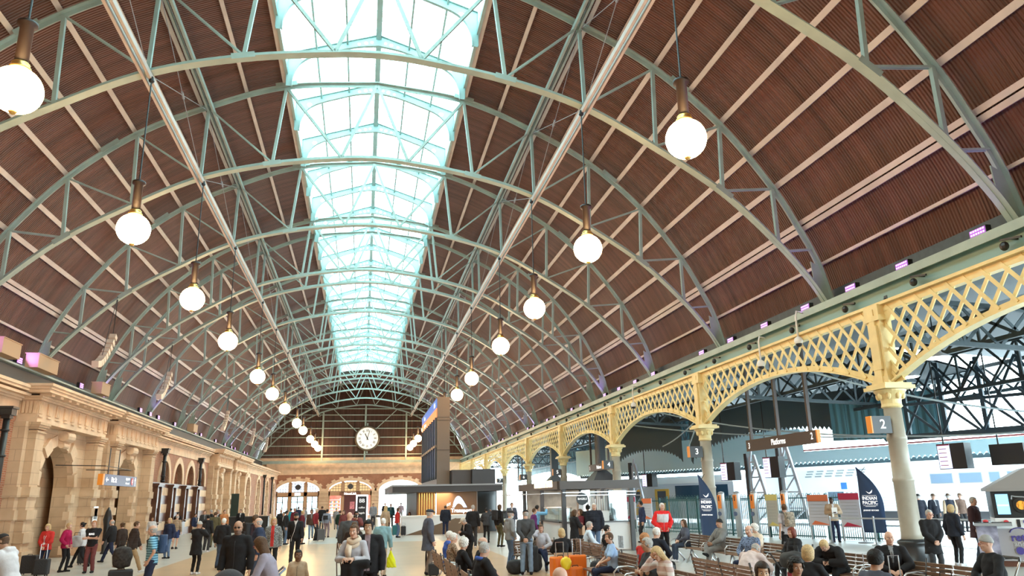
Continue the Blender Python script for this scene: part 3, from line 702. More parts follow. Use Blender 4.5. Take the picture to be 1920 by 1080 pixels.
# black downpipes with hoppers
for i, (y, x) in enumerate(((30.3, -12.75), (53.35, -12.75), (64.9, -12.75), (106.0, -12.75), (115.0, -12.75))):
    t = thing('rain_downpipe', 'black iron downpipe with hopper head on the left wall, %s from the viewpoint' % ORD[i], 'downpipe', (x, y, 0), 0, 'downpipes on the left wall')
    z0 = 0.6 if i in (0, 3, 4) else 3.5
    MB().tube([(0, 0, z0), (0, 0, 5.3)], 0.11, 10).build('pipe', M_black, t, True)
    mb = MB(); mb.box((0, 0, 5.45), (0.42, 0.42, 0.24)); mb.box((0, 0, 5.6), (0.52, 0.52, 0.08)); mb.box((0, 0, 5.28), (0.28, 0.28, 0.14)); mb.build('hopper', M_black, t)
    mb = MB()
    for z in (z0 + 0.1, 3.9, 4.8):
        mb.lathe([(0.12, -0.04), (0.15, -0.03), (0.15, 0.03), (0.12, 0.04)], (0, 0, z), 10)
    mb.build('joint_collars', M_black, t, True)
# left ledge floodlights and junk boxes
k = 0
for y in (27.0, 32.6, 36.6, 38.5, 44.4, 48.0, 56, 58.5, 60.8, 66, 74, 76.5, 84, 89.6, 94, 96.5, 104, 106.5):
    o = copy_tree(fl0, (-15.3, y, 8.2), PI, 'violet LED floodlight on the left gutter ledge, %s from the viewpoint' % ORD[k], 'floodlights on the ledges'); k += 1
M_ply = mat('plywood_box', (0.5, 0.33, 0.2), 0.7)
for i, (y, ln) in enumerate(((34.3, 1.7), (38.2, 2.3), (46.5, 1.4), (71.0, 1.6))):
    t = thing('ledge_equipment_box', 'pale plywood housing on the left ledge beside the violet lights, %s one' % ORD[i], 'box', (-15.0, y, 8.2), 0, 'plywood housings on the left ledge')
    MB().b2(-0.2, 0.35, -ln / 2, ln / 2, 0, 0.62).build('housing', M_ply, t); MB().b2(-0.24, 0.38, -ln / 2 - 0.03, ln / 2 + 0.03, 0.62, 0.66).build('lid', M_ply, t)
# curved line-array loudspeakers hung from the trusses on the left
for i, y in enumerate((38.4, 49.9, 71.8, 89.6, 102.3)):
    t = thing('line_array_loudspeaker', 'curved cream line array loudspeaker hung on the left, %s from the viewpoint' % ORD[i], 'loudspeaker', (-12.4, y, 9.3), 0, 'line array loudspeakers')
    mb = MB(); n = 9
    for q in range(n):
        a = R(-8 - q * 8); yy = -0.9 + 1.9 * q / (n - 1); zz = -0.85 + 1.65 * (q / (n - 1)) ** 1.6
        c = Vector((0.0, yy, zz)); d = Vector((0, 1, 0.25 + q * 0.18)).normalized()
        mb.bar(c - d * 0.115, c + d * 0.115, 0.3, 0.3, (0, 0, 1))
    mb.build('cabinets', mat('cream_speaker', (0.62, 0.5, 0.4), 0.5), t)
    mb = MB(); mb.tube([(0, 0.95, 0.9), (0, 1.0, 2.95)], 0.02, 5); mb.tube([(0, -0.2, -0.3), (0, 1.0, 2.95)], 0.015, 5); mb.build('hanging_cable', M_black, t)

# ================================================================ HANGING SIGNS
def pic_arrow(parent, loc, rot, m, d, s=0.2):
    # arrow drawn in a plane: shaft and head, pointing by angle d
    pts = [(-0.5, -0.08), (0.1, -0.08), (0.1, -0.3), (0.5, 0), (0.1, 0.3), (0.1, 0.08), (-0.5, 0.08)]
    me = shape2d([[(s * (x * math.cos(d) - y * math.sin(d)), s * (x * math.sin(d) + y * math.cos(d))) for x, y in pts]], 0.004)
    me.materials.clear(); me.materials.append(m); o = bpy.data.objects.new('arrow', me); COL.objects.link(o); o.location = loc; o.rotation_euler = rot; o.parent = parent
t = thing('hanging_sign', 'navy hanging sign reading Pitt St with white arrows on the left', 'sign', (-10.5, 36.4, 3.15))
MB().b2(-0.09, 0.09, -2.3, 2.3, -0.22, 0.22).build('sign_panel', M_signblue, t)
MB().b2(-0.1, 0.1, -2.5, -2.3, -0.22, 0.22).build('orange_end', M_signorange, t)
text('Pitt St', 0.3, (0.10, -1.05, 0), FACE_HALL_L, M_signwhite, t, bold=0.004)
pic_arrow(t, (0.10, -1.95, 0), FACE_HALL_L, M_signwhite, PI, 0.34)
text('Light Rail', 0.15, (0.10, 0.9, 0.09), FACE_HALL_L, M_signwhite, t); text('Chalmers St', 0.11, (0.10, 0.9, -0.1), FACE_HALL_L, M_signwhite, t)
MB().lathe([(0.16, 0), (0.16, 0.012)], (0.095, 1.6, 0), 20, 'x').build('route_disc', mat('route_red', (0.75, 0.06, 0.05), 0.4), t)
text('L', 0.2, (0.112, 1.6, 0), FACE_HALL_L, M_signwhite, t)
pic_arrow(t, (0.10, 2.05, 0), FACE_HALL_L, M_signwhite, PI / 2, 0.36)
for y in (-1.6, -0.3):
    MB().tube([(0, y, 0.2), (0, y, 1.3)], 0.02, 6).build('hanger_rod', M_black, t)
mb = MB(); mb.tube([(0, -2.0, 0.55), (-1.9, -2.0, 0.6)], 0.02, 5); mb.tube([(0, 1.6, 0.5), (-1.9, 1.6, 0.55)], 0.02, 5); mb.tube([(0, -2.0, 0.55), (0, 1.6, 0.5)], 0.015, 5); mb.build('wall_stay', M_black, t)

def platforms_sign(x, y0, y1, za, zb, left, right, lb, first=False):
    L_ = y1 - y0; t = thing('platforms_sign', lb, 'sign', (x, (y0 + y1) / 2, (za + zb) / 2), 0, 'hanging Platforms signs')
    h = (zb - za) / 2
    MB().b2(-0.06, 0.06, -L_ / 2, L_ / 2, -h, h).build('sign_panel', M_signbrown, t)
    MB().b2(-0.07, 0.07, -L_ / 2 - 0.08, -L_ / 2, -h, h).build('orange_end', M_signorange, t)
    text('Platforms', 0.34, (-0.07, 0.0, 0), FACE_HALL, M_signwhite, t, sx=0.85, bold=0.004)
    text(left, 0.36, (-0.07, L_ / 2 - 0.28, -0.02), FACE_HALL, M_signwhite, t, sx=0.85, bold=0.004)
    text(right, 0.36, (-0.07, -L_ / 2 + 0.28, 0.02), FACE_HALL, M_signwhite, t, sx=0.85, bold=0.004)
    for d in (-0.42, 0, 0.42):
        MB().b2(-0.06, 0.06, d * L_ - 0.06, d * L_ + 0.06, h, 3.9).build('hanger', M_signbrown, t)
    return t
platforms_sign(16.5, 25.8, 31.2, 3.84, 4.32, '3', '2', 'brown hanging sign reading 3 Platforms 2 with orange end')
platforms_sign(16.5, 50.5, 55.5, 3.84, 4.32, '5', '4', 'brown hanging Platforms sign reading 5 and 4, above the cafe kiosk')
platforms_sign(16.5, 78.0, 83.0, 3.84, 4.32, '7', '6', 'small distant brown Platforms sign reading 7 and 6')
for k, (n_, ci) in enumerate((('2', 2), ('3', 3), ('4', 4), ('5', 5), ('6', 6), ('7', 7))):
    y = COLY[ci]; t = thing('platform_number_box', 'black box sign with number %s and an orange edge on an arcade column' % n_, 'number sign', (XC - 0.58, y, 3.9), 0, 'platform number boxes')
    MB().b2(-0.28, 0.32, -0.2, 0.02, -0.24, 0.24).build('box', M_charcoal, t)
    MB().b2(-0.32, -0.28, -0.2, 0.02, -0.24, 0.24).build('orange_stripe', M_signorange, t)
    text(n_, 0.36, (0.04, -0.21, 0), FACE_CAM, M_signwhite, t, bold=0.004)
# ================================================================ END WALL
EA = [(-9.85, 3.25, 3.65, 1.5), (-1.95, 3.3, 3.6, 1.55), (5.75, 3.3, 3.55, 1.6), (13.4, 3.2, 3.5, 1.55)]
out = arched_outline(-14.6, 16.2, 0, 6.15, EA); structure(MB().b2(-17, 17, Y1 - 0.02, Y1 + 0.2, 6.4, 8.7).build('wall_end', M_stoneplain)); structure(MB().b2(-17, -14.6, Y1, Y1 + 0.3, 0, 6.5).build('wall_end', M_stonex))
structure(shape_mesh([out], Y1 - 0.02, Y1 + 0.75, 'xz', 'wall_end', M_brickx))
mb = MB(); mb.b2(-14.6, 16.2, Y1 - 0.08, Y1 + 0.7, 6.15, 6.95)
for z, d in ((6.95, 0.15), (7.08, 0.24), (7.2, 0.5), (7.4, 0.6), (7.6, 0.66)): mb.b2(-14.6, 16.2, Y1 - d, Y1 + 0.7, z, z + 0.2 if z > 7.1 else z + 0.13)
structure(mb.build('trim_30', M_stoneplain))
mb = MB()
for k in range(7):
    z = k * 0.54
    xs = [-14.6] + sum([[c - r, c + r] for c, r, _, _ in EA], []) + [16.2]
    for a, b in zip(xs[0::2], xs[1::2]): mb.b2(a - 0.02, b + 0.02, Y1 - (0.16 if k % 2 == 0 else 0.08), Y1 + 0.1, z, z + 0.5)
structure(mb.build('trim_31', M_stonex))
nme = ['left, over timber doors', 'middle, over the newsagent', 'right, over the open exit', 'far right, hidden behind the information tower']
for i, (c, r, sp, ri) in enumerate(EA):
    t = thing('rusticated_arch', 'pale stepped stone arch in the end wall, ' + nme[i], 'arch', (0, 0, 0), 0, 'end wall arches')
    mb = MB(); n = 17
    for k in range(n):
        a0, a1 = PI - PI * k / n, PI - PI * (k + 1) / n; e = 0.72 if k % 2 == 0 else 0.46
        mb.prism([(c + (r + q) * math.cos(a), sp + (ri + q) * math.sin(a)) for q, a in ((0, a0), (e, a0), (e, a1), (0, a1))], Y1 - (0.22 if k % 2 == 0 else 0.14), Y1 + 0.2, 'xz')
    mb.build('voussoirs', M_stoneplain, t)
M_timber = mat('stone_coloured_joinery', (0.42, 0.24, 0.13), 0.5)
M_leaded = mat('daylit_leaded_glass', (0.5, 0.6, 0.7), 0.3, emit=(0.75, 0.86, 1.0), estr=0.75)
M_amber = mat('amber_leaded_glass', (0.5, 0.35, 0.18), 0.3, emit=(1.0, 0.62, 0.3), estr=0.3)
M_door = mat('dark_door_joinery', (0.03, 0.03, 0.035), 0.4)
def arch_screen(i, glass, lb):
    c, r, sp, ri = EA[i]; t = thing('arched_door_screen', lb, 'doorway', (c, Y1 + 0.35, 0), 0, 'door screens of the end wall')
    mb = MB(); mb.b2(-r, r, -0.15, 0.15, 2.95, 3.55)
    for x in (-1.15, 1.15): mb.b2(x - 0.24, x + 0.24, -0.15, 0.15, 0, sp + ri * math.sqrt(1 - (x / r) ** 2))
    for s in (-1, 1): mb.b2(s * r, s * (r - 0.22), -0.15, 0.15, 0, sp + 0.1)
    mb.build('timber_frame', M_timber, t)
    # tympanum panes: three
    pane = MB(); bars = MB()
    def zt(x): return sp + ri * math.sqrt(max(0, 1 - (x / r) ** 2)) - 0.12
    for a, b in ((-r + 0.25, -1.4), (-0.9, 0.9), (1.4, r - 0.25)):
        xs = np.linspace(a, b, 9); pane.prism([(a, 3.55)] + [(x, zt(x)) for x in xs] + [(b, 3.55)], 0.02, 0.06, 'xz')
        for x in np.linspace(a, b, 5): bars.b2(x - 0.025, x + 0.025, -0.05, 0.02, 3.55, zt(x))
        for z in (3.6, 4.0, 4.4, 4.8):
            xa = [x for x in np.linspace(a, b, 25) if zt(x) > z]
            if len(xa) > 1: bars.b2(xa[0], xa[-1], -0.05, 0.02, z - 0.025, z + 0.025)
    bars.lathe([(0.36, -0.02), (0.42, -0.02), (0.42, 0.03), (0.36, 0.03)], (0, -0.03, 4.3), 16, 'y')
    pane.build('leaded_panes', glass, t); bars.build('lead_bars', M_door, t)
    return t
t = arch_screen(0, M_leaded, 'timber framed arched doors with daylit leaded panes, left in end wall')
mb = MB(); gl = MB()
for a, b in ((-3.0, -1.4), (-0.9, 0.9), (1.4, 3.0)):
    for q in np.linspace(a, b, 3): mb.b2(q - 0.07, q + 0.07, -0.08, 0.08, 0, 2.95)
    for z in (0.05, 1.1, 2.1, 2.9): mb.b2(a, b, -0.08, 0.08, z - 0.06, z + 0.06)
    gl.b2(a, b, 0.0, 0.02, 0.1, 2.9)
mb.build('door_frames', M_door, t); gl.build('door_glass', M_clear, t)
MB().b2(-0.45, 0.45, -0.3, -0.2, 3.05, 3.45).build('notice_board', M_signwhite, t)
t = arch_screen(1, M_amber, 'arched newsagent shopfront with amber leaded panes in the end wall')
MB().b2(-1.6, 1.6, -0.4, -0.16, 2.95, 3.45).build('fascia', mat('fascia_brown', (0.16, 0.06, 0.03), 0.4), t)
text('NewsLink', 0.46, (0, -0.42, 3.2), FACE_CAM, mat('lit_white_letters', (1, 1, 1), 0.5, emit=(1, 1, 1), estr=1.6), t, bold=0.006)
MB().b2(-0.95, 0.95, -0.1, 0.0, 0, 2.95).build('maroon_hoarding', mat('maroon_panel', (0.09, 0.02, 0.02), 0.5), t)
MB().b2(0.0, 0.7, -0.14, -0.1, 0.9, 2.0).build('poster', mat('pink_poster', (0.6, 0.2, 0.22), 0.5, noise=0.4, nscale=5), t)
# shop interior
structure(MB().b2(-5.4, 1.5, Y1 + 4.0, Y1 + 4.1, 0, 4).build('wall_shop', mat('shop_back_wall', (0.35, 0.09, 0.07), 0.6, noise=0.5, nscale=2)))
structure(MB().b2(-5.4, 1.5, Y1 + 0.8, Y1 + 4.1, 3.9, 4.0).build('ceiling', mat('shop_ceiling', (0.7, 0.6, 0.5), 0.6)))
structure(MB().b2(-5.5, -5.3, Y1 + 0.8, Y1 + 4.1, 0, 4.0).build('wall_shop', MATS['shop_ceiling'])); structure(MB().b2(1.4, 1.5, Y1 + 0.8, Y1 + 4.1, 0, 4.0).build('wall_shop', MATS['shop_ceiling']))
t = thing('shop_shelves', 'white and red stocked shelving inside the newsagent at the end', 'shelf', (-4.4, Y1 + 2.2, 0))
mb = MB()
for z in (0.3, 0.8, 1.3, 1.8, 2.3): mb.b2(-0.9, 0.9, -0.3, 0.3, z, z + 0.05)
mb.b2(-0.95, -0.9, -0.3, 0.3, 0, 2.6); mb.b2(0.9, 0.95, -0.3, 0.3, 0, 2.6); mb.build('shelving', M_white, t)
cols = [(0.7, 0.05, 0.05), (0.8, 0.8, 0.75), (0.1, 0.35, 0.15), (0.8, 0.5, 0.1), (0.15, 0.2, 0.5)]
for q, cc_ in enumerate(cols):
    mb = MB()
    for z in (0.35, 0.85, 1.35, 1.85):
        for k in range(12):
            if (k * 7 + int(z * 10)) % 5 == q: mb.b2(-0.85 + k * 0.14, -0.74 + k * 0.14, -0.28, 0.0, z, z + 0.3)
    mb.build('packets', mat('packet_%d' % q, cc_, 0.5), t)['kind'] = 'stuff'
L1 = bpy.data.lights.new('shop_ceiling_light', 'AREA'); L1.energy = 120; L1.size = 3; L1.color = (1, 0.8, 0.62)
o = bpy.data.objects.new('shop_ceiling_light', L1); COL.objects.link(o); o.location = (-2.5, Y1 + 2.4, 3.8); tag(o, 'warm ceiling light panel inside the newsagent shop', 'light')
# steel window framing in the exit arch
t = thing('exit_gable_frame', 'thin grey window frame across the top of the open exit arch', 'frame', (5.75, Y1 + 0.3, 0))
mb = MB(); mb.b2(-3.3, 3.3, -0.06, 0.06, 3.9, 4.0)
for x in (-2, -1, 0, 1, 2): mb.b2(x - 0.03, x + 0.03, -0.05, 0.05, 4.0, 3.55 + 1.6 * math.sqrt(1 - (x / 3.3) ** 2))
mb.build('bars', M_grey, t)

# clock
t = thing('station_clock', 'large round white clock with roman numerals on the brown gable', 'clock', (0.4, Y1 - 0.55, 11.6))
R_ = 1.85
MB().lathe([(0.1, 0.25), (R_ + 0.1, 0.25), (R_ + 0.12, -0.02), (R_ + 0.02, -0.1), (R_ - 0.14, -0.12), (R_ - 0.2, 0.0)], (0, 0, 0), 48, 'y').build('case_rim', mat('bronze_clock_rim', (0.16, 0.13, 0.09), 0.4, metal=0.5), t, True)
for ob in t.children: ob.scale = (1, -1, 1)
dial = MB().lathe([(0.01, 0), (R_ - 0.16, 0), (R_ - 0.16, 0.02), (0.01, 0.02)], (0, -0.03, 0), 48, 'y').build('dial', mat('white_clock_dial', (0.85, 0.83, 0.76), 0.5, emit=(1, 0.95, 0.85), estr=0.22), t)
M_ink = mat('black_clock_ink', (0.01, 0.01, 0.01), 0.5)
mb = MB()
for k in range(60):
    a = k * PI / 30; r0, r1 = (1.5, 1.6); s, c = math.sin(a), math.cos(a); mb.bar((s * r0, -0.06, c * r0), (s * r1, -0.06, c * r1), 0.05 if k % 5 == 0 else 0.02, 0.01)
mb.build('minute_marks', M_ink, dial)
for k, s_ in enumerate(['XII', 'I', 'II', 'III', 'IIII', 'V', 'VI', 'VII', 'VIII', 'IX', 'X', 'XI']):
    a = k * PI / 6; text(s_, 0.50, (math.sin(a) * 1.2, -0.06, math.cos(a) * 1.2), (R(90), a, 0), M_ink, dial, 'numeral', bold=0.012, sx=0.72)
for nm, a, l, w in (('hour_hand', R(333), 0.85, 0.13), ('minute_hand', R(16), 1.3, 0.09)):
    s, c = math.sin(a), math.cos(a); MB().bar((-s * 0.3, -0.09, -c * 0.3), (s * l, -0.09, c * l), w, 0.02).build(nm, M_ink, t)
MB().lathe([(0.01, 0), (0.11, 0), (0.11, 0.04), (0.01, 0.04)], (0, -0.08, 0), 16, 'y').build('hub', M_ink, t)
mb = MB(); mb.b2(-0.1, 0.1, 0.2, 0.52, -2.3, -1.7); mb.b2(-0.1, 0.1, 0.2, 0.52, 1.7, 2.4); mb.build('mounting', M_truss, t)

# ================================================================ INFORMATION TOWER AND DESK
t = thing('information_tower', 'tall bronze tower with a slatted departure board above the desk roof', 'tower', (5.2, 58.8, 0))
MB().b2(-0.42, 0.45, -6.8, 6.8, 3.0, 8.9).build('tower_body', M_bronze, t)
M_hdrblue = mat('header_blue_screen', (0.02, 0.05, 0.16), 0.3, emit=(0.05, 0.16, 0.5), estr=0.5); M_hdrred = mat('header_orange_screen', (0.6, 0.12, 0.04), 0.3, emit=(1, 0.25, 0.08), estr=0.5)
MB().b2(-0.46, -0.42, -6.7, 6.7, 8.15, 8.8).build('blue_header', M_hdrblue, t)
MB().b2(-0.46, -0.42, -6.7, 6.7, 7.55, 8.15).build('orange_header', M_hdrred, t)
text('Trains', 0.5, (-0.47, 3.6, 8.45), FACE_HALL, M_signwhite, t); text('Departures', 0.42, (-0.47, 3.2, 7.85), FACE_HALL, M_signwhite, t); text('10:56', 0.5, (-0.47, -5.2, 8.45), FACE_HALL, M_signwhite, t)
mb = MB(); mb2 = MB()
for k in range(9):
    y = -6.6 + k * 1.48; mb.b2(-0.46, -0.42, y + 0.08, y + 1.4, 5.75, 7.45); mb.b2(-0.46, -0.42, y + 0.08, y + 1.4, 3.6, 5.45)
    mb2.b2(-0.56, -0.4, y - 0.06, y + 0.08, 3.4, 7.5)
ds = mb.build('departure_screens', mat('dark_blue_screen', (0.03, 0.04, 0.09), 0.2, emit=(0.14, 0.17, 0.28), estr=0.5), t); mb2.build('mullions', M_charcoal, ds)
mb = MB(); mb.b2(-0.54, -0.4, -6.7, 6.7, 5.5, 5.66); mb.build('transom', M_bronze, t)
mb = MB(); mb.b2(-0.425, 0.455, -6.82, -6.79, 5.3, 5.33); mb.b2(-0.425, 0.455, -6.82, -6.79, 7.3, 7.33); mb.b2(-0.425, 0.455, -6.82, -6.79, 7.5, 7.52); mb.build('panel_joint', M_black, t)
t = thing('kiosk_roof', 'flat dark charcoal canopy slab over the information desk', 'canopy', (5.2, 57.0, 2.55))
MB().b2(-3.45, 3.5, -8.0, 9, 0, 0.42).build('slab', mat('charcoal_slab', (0.045, 0.042, 0.045), 0.45), t)
MB().b2(-3.5, 3.55, -8.05, 9, 0.36, 0.46).build('edge_trim', M_grey, t)
mb = MB(); mb.b2(0.5, 1.75, -6.0, 2, 0.42, 1.4); mb.build('plant_screen', mat('grey_brown_screen', (0.07, 0.058, 0.055), 0.5), t)
MB().b2(1.78, 3.3, -6.5, 2, 0.42, 1.42).build('plant_screen', M_charcoal, t)
t = thing('information_booth', 'bronze booth under the canopy with lit Transport logo wall', 'booth', (5.2, 51.2, 0))
MB().b2(-0.5, 2.15, 0, 0.2, 0, 2.55).build('logo_wall', mat('bronze_brown_wall', (0.20, 0.115, 0.065), 0.4, metal=0.2), t)
M_lit = mat('lit_logo_white', (1, 1, 1), 0.5, emit=(0.9, 0.95, 1), estr=1.5); M_litb = mat('lit_logo_blue', (0.3, 0.55, 1), 0.5, emit=(0.45, 0.68, 1), estr=1.2)
text('Transport', 0.34, (1.15, -0.02, 1.36), FACE_CAM, M_lit, t, bold=0.006)
text('AV', 0.24, (0.3, -0.02, 1.75), (R(90), R(-20), 0), M_lit, t)
o1 = [(0.55 + 0.95 * k / 12, 1.56 + 0.72 * math.sin(PI * (k / 12) ** 0.75)) for k in range(13)]; i1 = [(0.68 + 0.6 * k / 12, 1.56 + 0.30 * math.sin(PI * k / 12)) for k in range(13)]
MB().band(o1, i1, -0.03, 0.0, 'xz').build('logo_arch', M_litb, t)
o2 = [(0.55 + 0.8 * k / 12, 1.62 + 0.36 * math.sin(PI * (k / 12))) for k in range(13)]; i2 = [(0.6 + 0.7 * k / 12, 1.58 + 0.24 * math.sin(PI * k / 12)) for k in range(13)]
MB().band(o2, i2, -0.05, -0.02, 'xz').build('logo_swoosh', M_lit, t)
mb = MB()
for k in range(7): mb.tube([(-1.62 + k * 0.165, 0.25, 0), (-1.62 + k * 0.165, 0.25, 2.5)], 0.035, 8)
mb.build('brass_tubes', M_brass, t)
MB().b2(-1.8, -0.5, 0.6, 0.7, 0, 2.55).build('back_panel', mat('warm_back_panel', (0.35, 0.2, 0.1), 0.5), t)
MB().b2(2.15, 3.5, 0.0, 0.1, 0, 2.55).build('dark_glass_screen', mat('dark_smoked_glass', (0.015, 0.018, 0.02), 0.08), t)
mb = MB(); mb.b2(2.15, 2.2, -0.05, 0.1, 0, 2.55); mb.b2(3.45, 3.5, -0.05, 0.1, 0, 2.55); mb.build('glass_frame', M_grey, t)
mb = MB(); mb.b2(-1.8, -1.75, 0.2, 12, 0, 2.55); mb.b2(-1.8, -1.75, 0.2, 12, 0, 1.0); mb.build('side_frame', M_charcoal, t)
L2 = bpy.data.lights.new('booth_downlight', 'AREA'); L2.energy = 60; L2.size = 1.5; L2.color = (1, 0.72, 0.42)
o = bpy.data.objects.new('booth_downlight', L2); COL.objects.link(o); o.location = (4.9, 50.4, 2.5); tag(o, 'warm downlight under the charcoal canopy before the logo wall', 'light')
t = thing('service_desk', 'long white service desk with a bronze wedge, queue rail at left', 'desk', (4.8, 49.2, 0))
MB().prism([(-2.45, 0.0), (-2.45, 1.12), (0.95, 1.12), (0.95, 0.95), (-2.2, 0.0)], -0.02, 0.05, 'xz').build('white_front', M_white, t)
MB().prism([(-2.2, 0.0), (0.95, 0.95), (2.7, 0.95), (2.7, 0.0)], 0.0, 0.06, 'xz').build('bronze_front', mat('tan_bronze_laminate', (0.19, 0.12, 0.075), 0.4), t)
MB().b2(-2.45, 2.7, 0.05, 0.9, 0, 1.05).build('carcass', M_white, t)
MB().b2(-2.5, 2.75, -0.08, 1.0, 1.05, 1.14).build('counter_top', M_white, t)
MB().b2(0.95, 2.75, -0.06, 0.02, 0.92, 1.14).build('counter_upstand', M_white, t)

# ================================================================ CAFE KIOSK
KX, KY = 7.75, 30.0
t = thing('cafe_kiosk', 'dark framed cafe kiosk with white counters and a lit sign', 'kiosk', (KX, KY, 0))
M_kiosk = mat('kiosk_charcoal_steel', (0.05, 0.048, 0.052), 0.4)
for x, y in ((0, 0), (2.8, 0), (0, 7.6), (2.8, 7.6), (0, 3.8), (2.8, 3.8)):
    MB().b2(x - 0.08, x + 0.08, y - 0.08, y + 0.08, 0, 2.45).build('post', M_kiosk, t)
mb = MB(); mb.b2(-0.2, 3.1, -0.25, -0.05, 2.38, 2.70); mb.b2(-0.26, -0.05, -0.05, 7.8, 2.385, 2.695); mb.b2(2.9, 3.11, -0.05, 7.8, 2.385, 2.695); mb.b2(-0.05, 2.9, 7.6, 7.8, 2.38, 2.7); mb.build('fascia', mat('kiosk_fascia', (0.085, 0.07, 0.065), 0.45), t)
mb = MB(); mb.b2(-0.05, 2.9, -0.05, 7.6, 2.6, 2.66); mb.build('roof_deck', M_kiosk, t)
MB().b2(-0.1, 0.05, -0.3, -0.1, 2.24, 2.27).b2(0.0, 2.9, -0.32, -0.3, 2.24, 2.27).b2(0.0, 2.9, -0.32, -0.3, 2.12, 2.15).b2(-0.9, -0.88, 0, 7.6, 2.2, 2.24).b2(-0.9, 0, 0, 0.04, 2.22, 2.25).b2(-0.9, 0, 3.8, 3.84, 2.22, 2.25).b2(-0.9, 0, 7.56, 7.6, 2.22, 2.25).build('awning_rails', M_steel, t)
M_kw = mat('kiosk_white_laminate', (0.72, 0.70, 0.69), 0.4)
mb = MB(); mb.b2(0.08, 2.72, 0.1, 0.7, 0.06, 1.08); mb.b2(0.0, 0.6, 0.7, 7.5, 0.06, 1.08); mb.build('counter', M_kw, t)
mb = MB(); mb.b2(0.02, 2.78, 0.04, 0.75, 1.08, 1.13); mb.b2(-0.04, 0.66, 0.7, 7.56, 1.08, 1.13); mb.build('worktop', mat('dark_worktop', (0.06, 0.05, 0.05), 0.3), t)
MB().b2(0.1, 2.7, 7.3, 7.5, 0, 2.4).build('menu_wall', mat('warm_menu_wall', (0.42, 0.36, 0.3), 0.6, noise=0.3, nscale=2), t)
mb = MB(); mb.b2(0.7, 0.9, 0.3, 0.6, 1.13, 1.9); mb.build('white_machine', M_kw, t)
MB().b2(1.9, 2.7, 0.1, 0.12, 1.13, 2.3).build('glass_screen', M_clear, t)
MB().b2(0.02, 0.04, 1.0, 3.5, 1.13, 1.65).b2(0.02, 0.6, 1.0, 1.02, 1.13, 1.65).build('display_glass', M_clear, t)
MB().b2(0.0, 0.6, 1.0, 3.5, 1.63, 1.67).build('display_shelf', M_kw, t)
mb = MB()
for k in range(5): mb.b2(-0.02, -0.01, 4.0 + k * 0.35, 4.22 + k * 0.35, 0.75, 0.95)
mb.build('price_cards', M_charcoal, t)
M_sgn = mat('lit_bulb_letters', (1, 0.8, 0.55), 0.4, emit=(1.0, 0.72, 0.42), estr=2.4)
text('BROOKLYN BOY BAGELS', 0.36, (-0.27, 2.4, 2.60), FACE_HALL, M_sgn, t, bold=0.012, sx=0.82)
MB().lathe([(0.01, 0), (0.24, 0), (0.24, 0.04), (0.01, 0.04)], (0.75, -0.02, 2.0), 24, 'y').build('round_hanging_sign', M_black, t)
text('BAGELS', 0.11, (0.75, -0.06, 2.0), FACE_CAM, M_signwhite, t)
mb = MB(); mb.tube([(0.75, 0, 2.2), (0.75, 0, 2.6)], 0.012, 5); mb.build('sign_hanger', M_black, t)
MB().b2(0.45, 0.8, 1.2, 1.25, 1.2, 1.5).build('pastry_shelf', M_wood, t)
L3 = bpy.data.lights.new('kiosk_light', 'AREA'); L3.energy = 70; L3.size = 2; L3.color = (1, 0.85, 0.7)
o = bpy.data.objects.new('kiosk_light', L3); COL.objects.link(o); o.location = (KX + 1.5, KY + 3.5, 2.55); tag(o, 'warm light under the cafe kiosk roof', 'light')
# rear kiosks beyond the arcade with extraction ducts
for k, (x, y) in enumerate(((16.9, 54.0), (16.9, 68.0))):
    t = thing('rear_kiosk', 'dark kiosk with tall black extraction duct beyond the arcade, %s one' % ('nearer', 'farther')[k], 'kiosk', (x, y, 0), 0, 'kiosks beyond the arcade')
    for px_ in (-1.2, 1.2):
        for py_ in (-2.4, 2.4): MB().b2(px_ - 0.06, px_ + 0.06, py_ - 0.06, py_ + 0.06, 0, 2.9).build('post', M_kiosk, t)
    MB().b2(-1.4, 1.4, -2.6, 2.6, 2.9, 3.15).build('roof', MATS['kiosk_fascia'], t); MB().b2(-1.2, 1.2, -2.3, 2.3, 0, 1.05).build('counter', M_kw, t)
    mb = MB(); mb.add([(-.95, -1.2, 3.15), (.95, -1.2, 3.15), (.95, 1.2, 3.15), (-.95, 1.2, 3.15), (-.32, -.32, 3.9), (.32, -.32, 3.9), (.32, .32, 3.9), (-.32, .32, 3.9)], [(0, 1, 2, 3), (0, 1, 5, 4), (1, 2, 6, 5), (2, 3, 7, 6), (3, 0, 4, 7), (4, 5, 6, 7)])
    mb.build('flue_hood', mat('duct_grey', (0.10, 0.095, 0.10), 0.5), t); MB().b2(-.3, .3, -.3, .3, 3.85, 7.95).build('flue_duct', M_black, t)
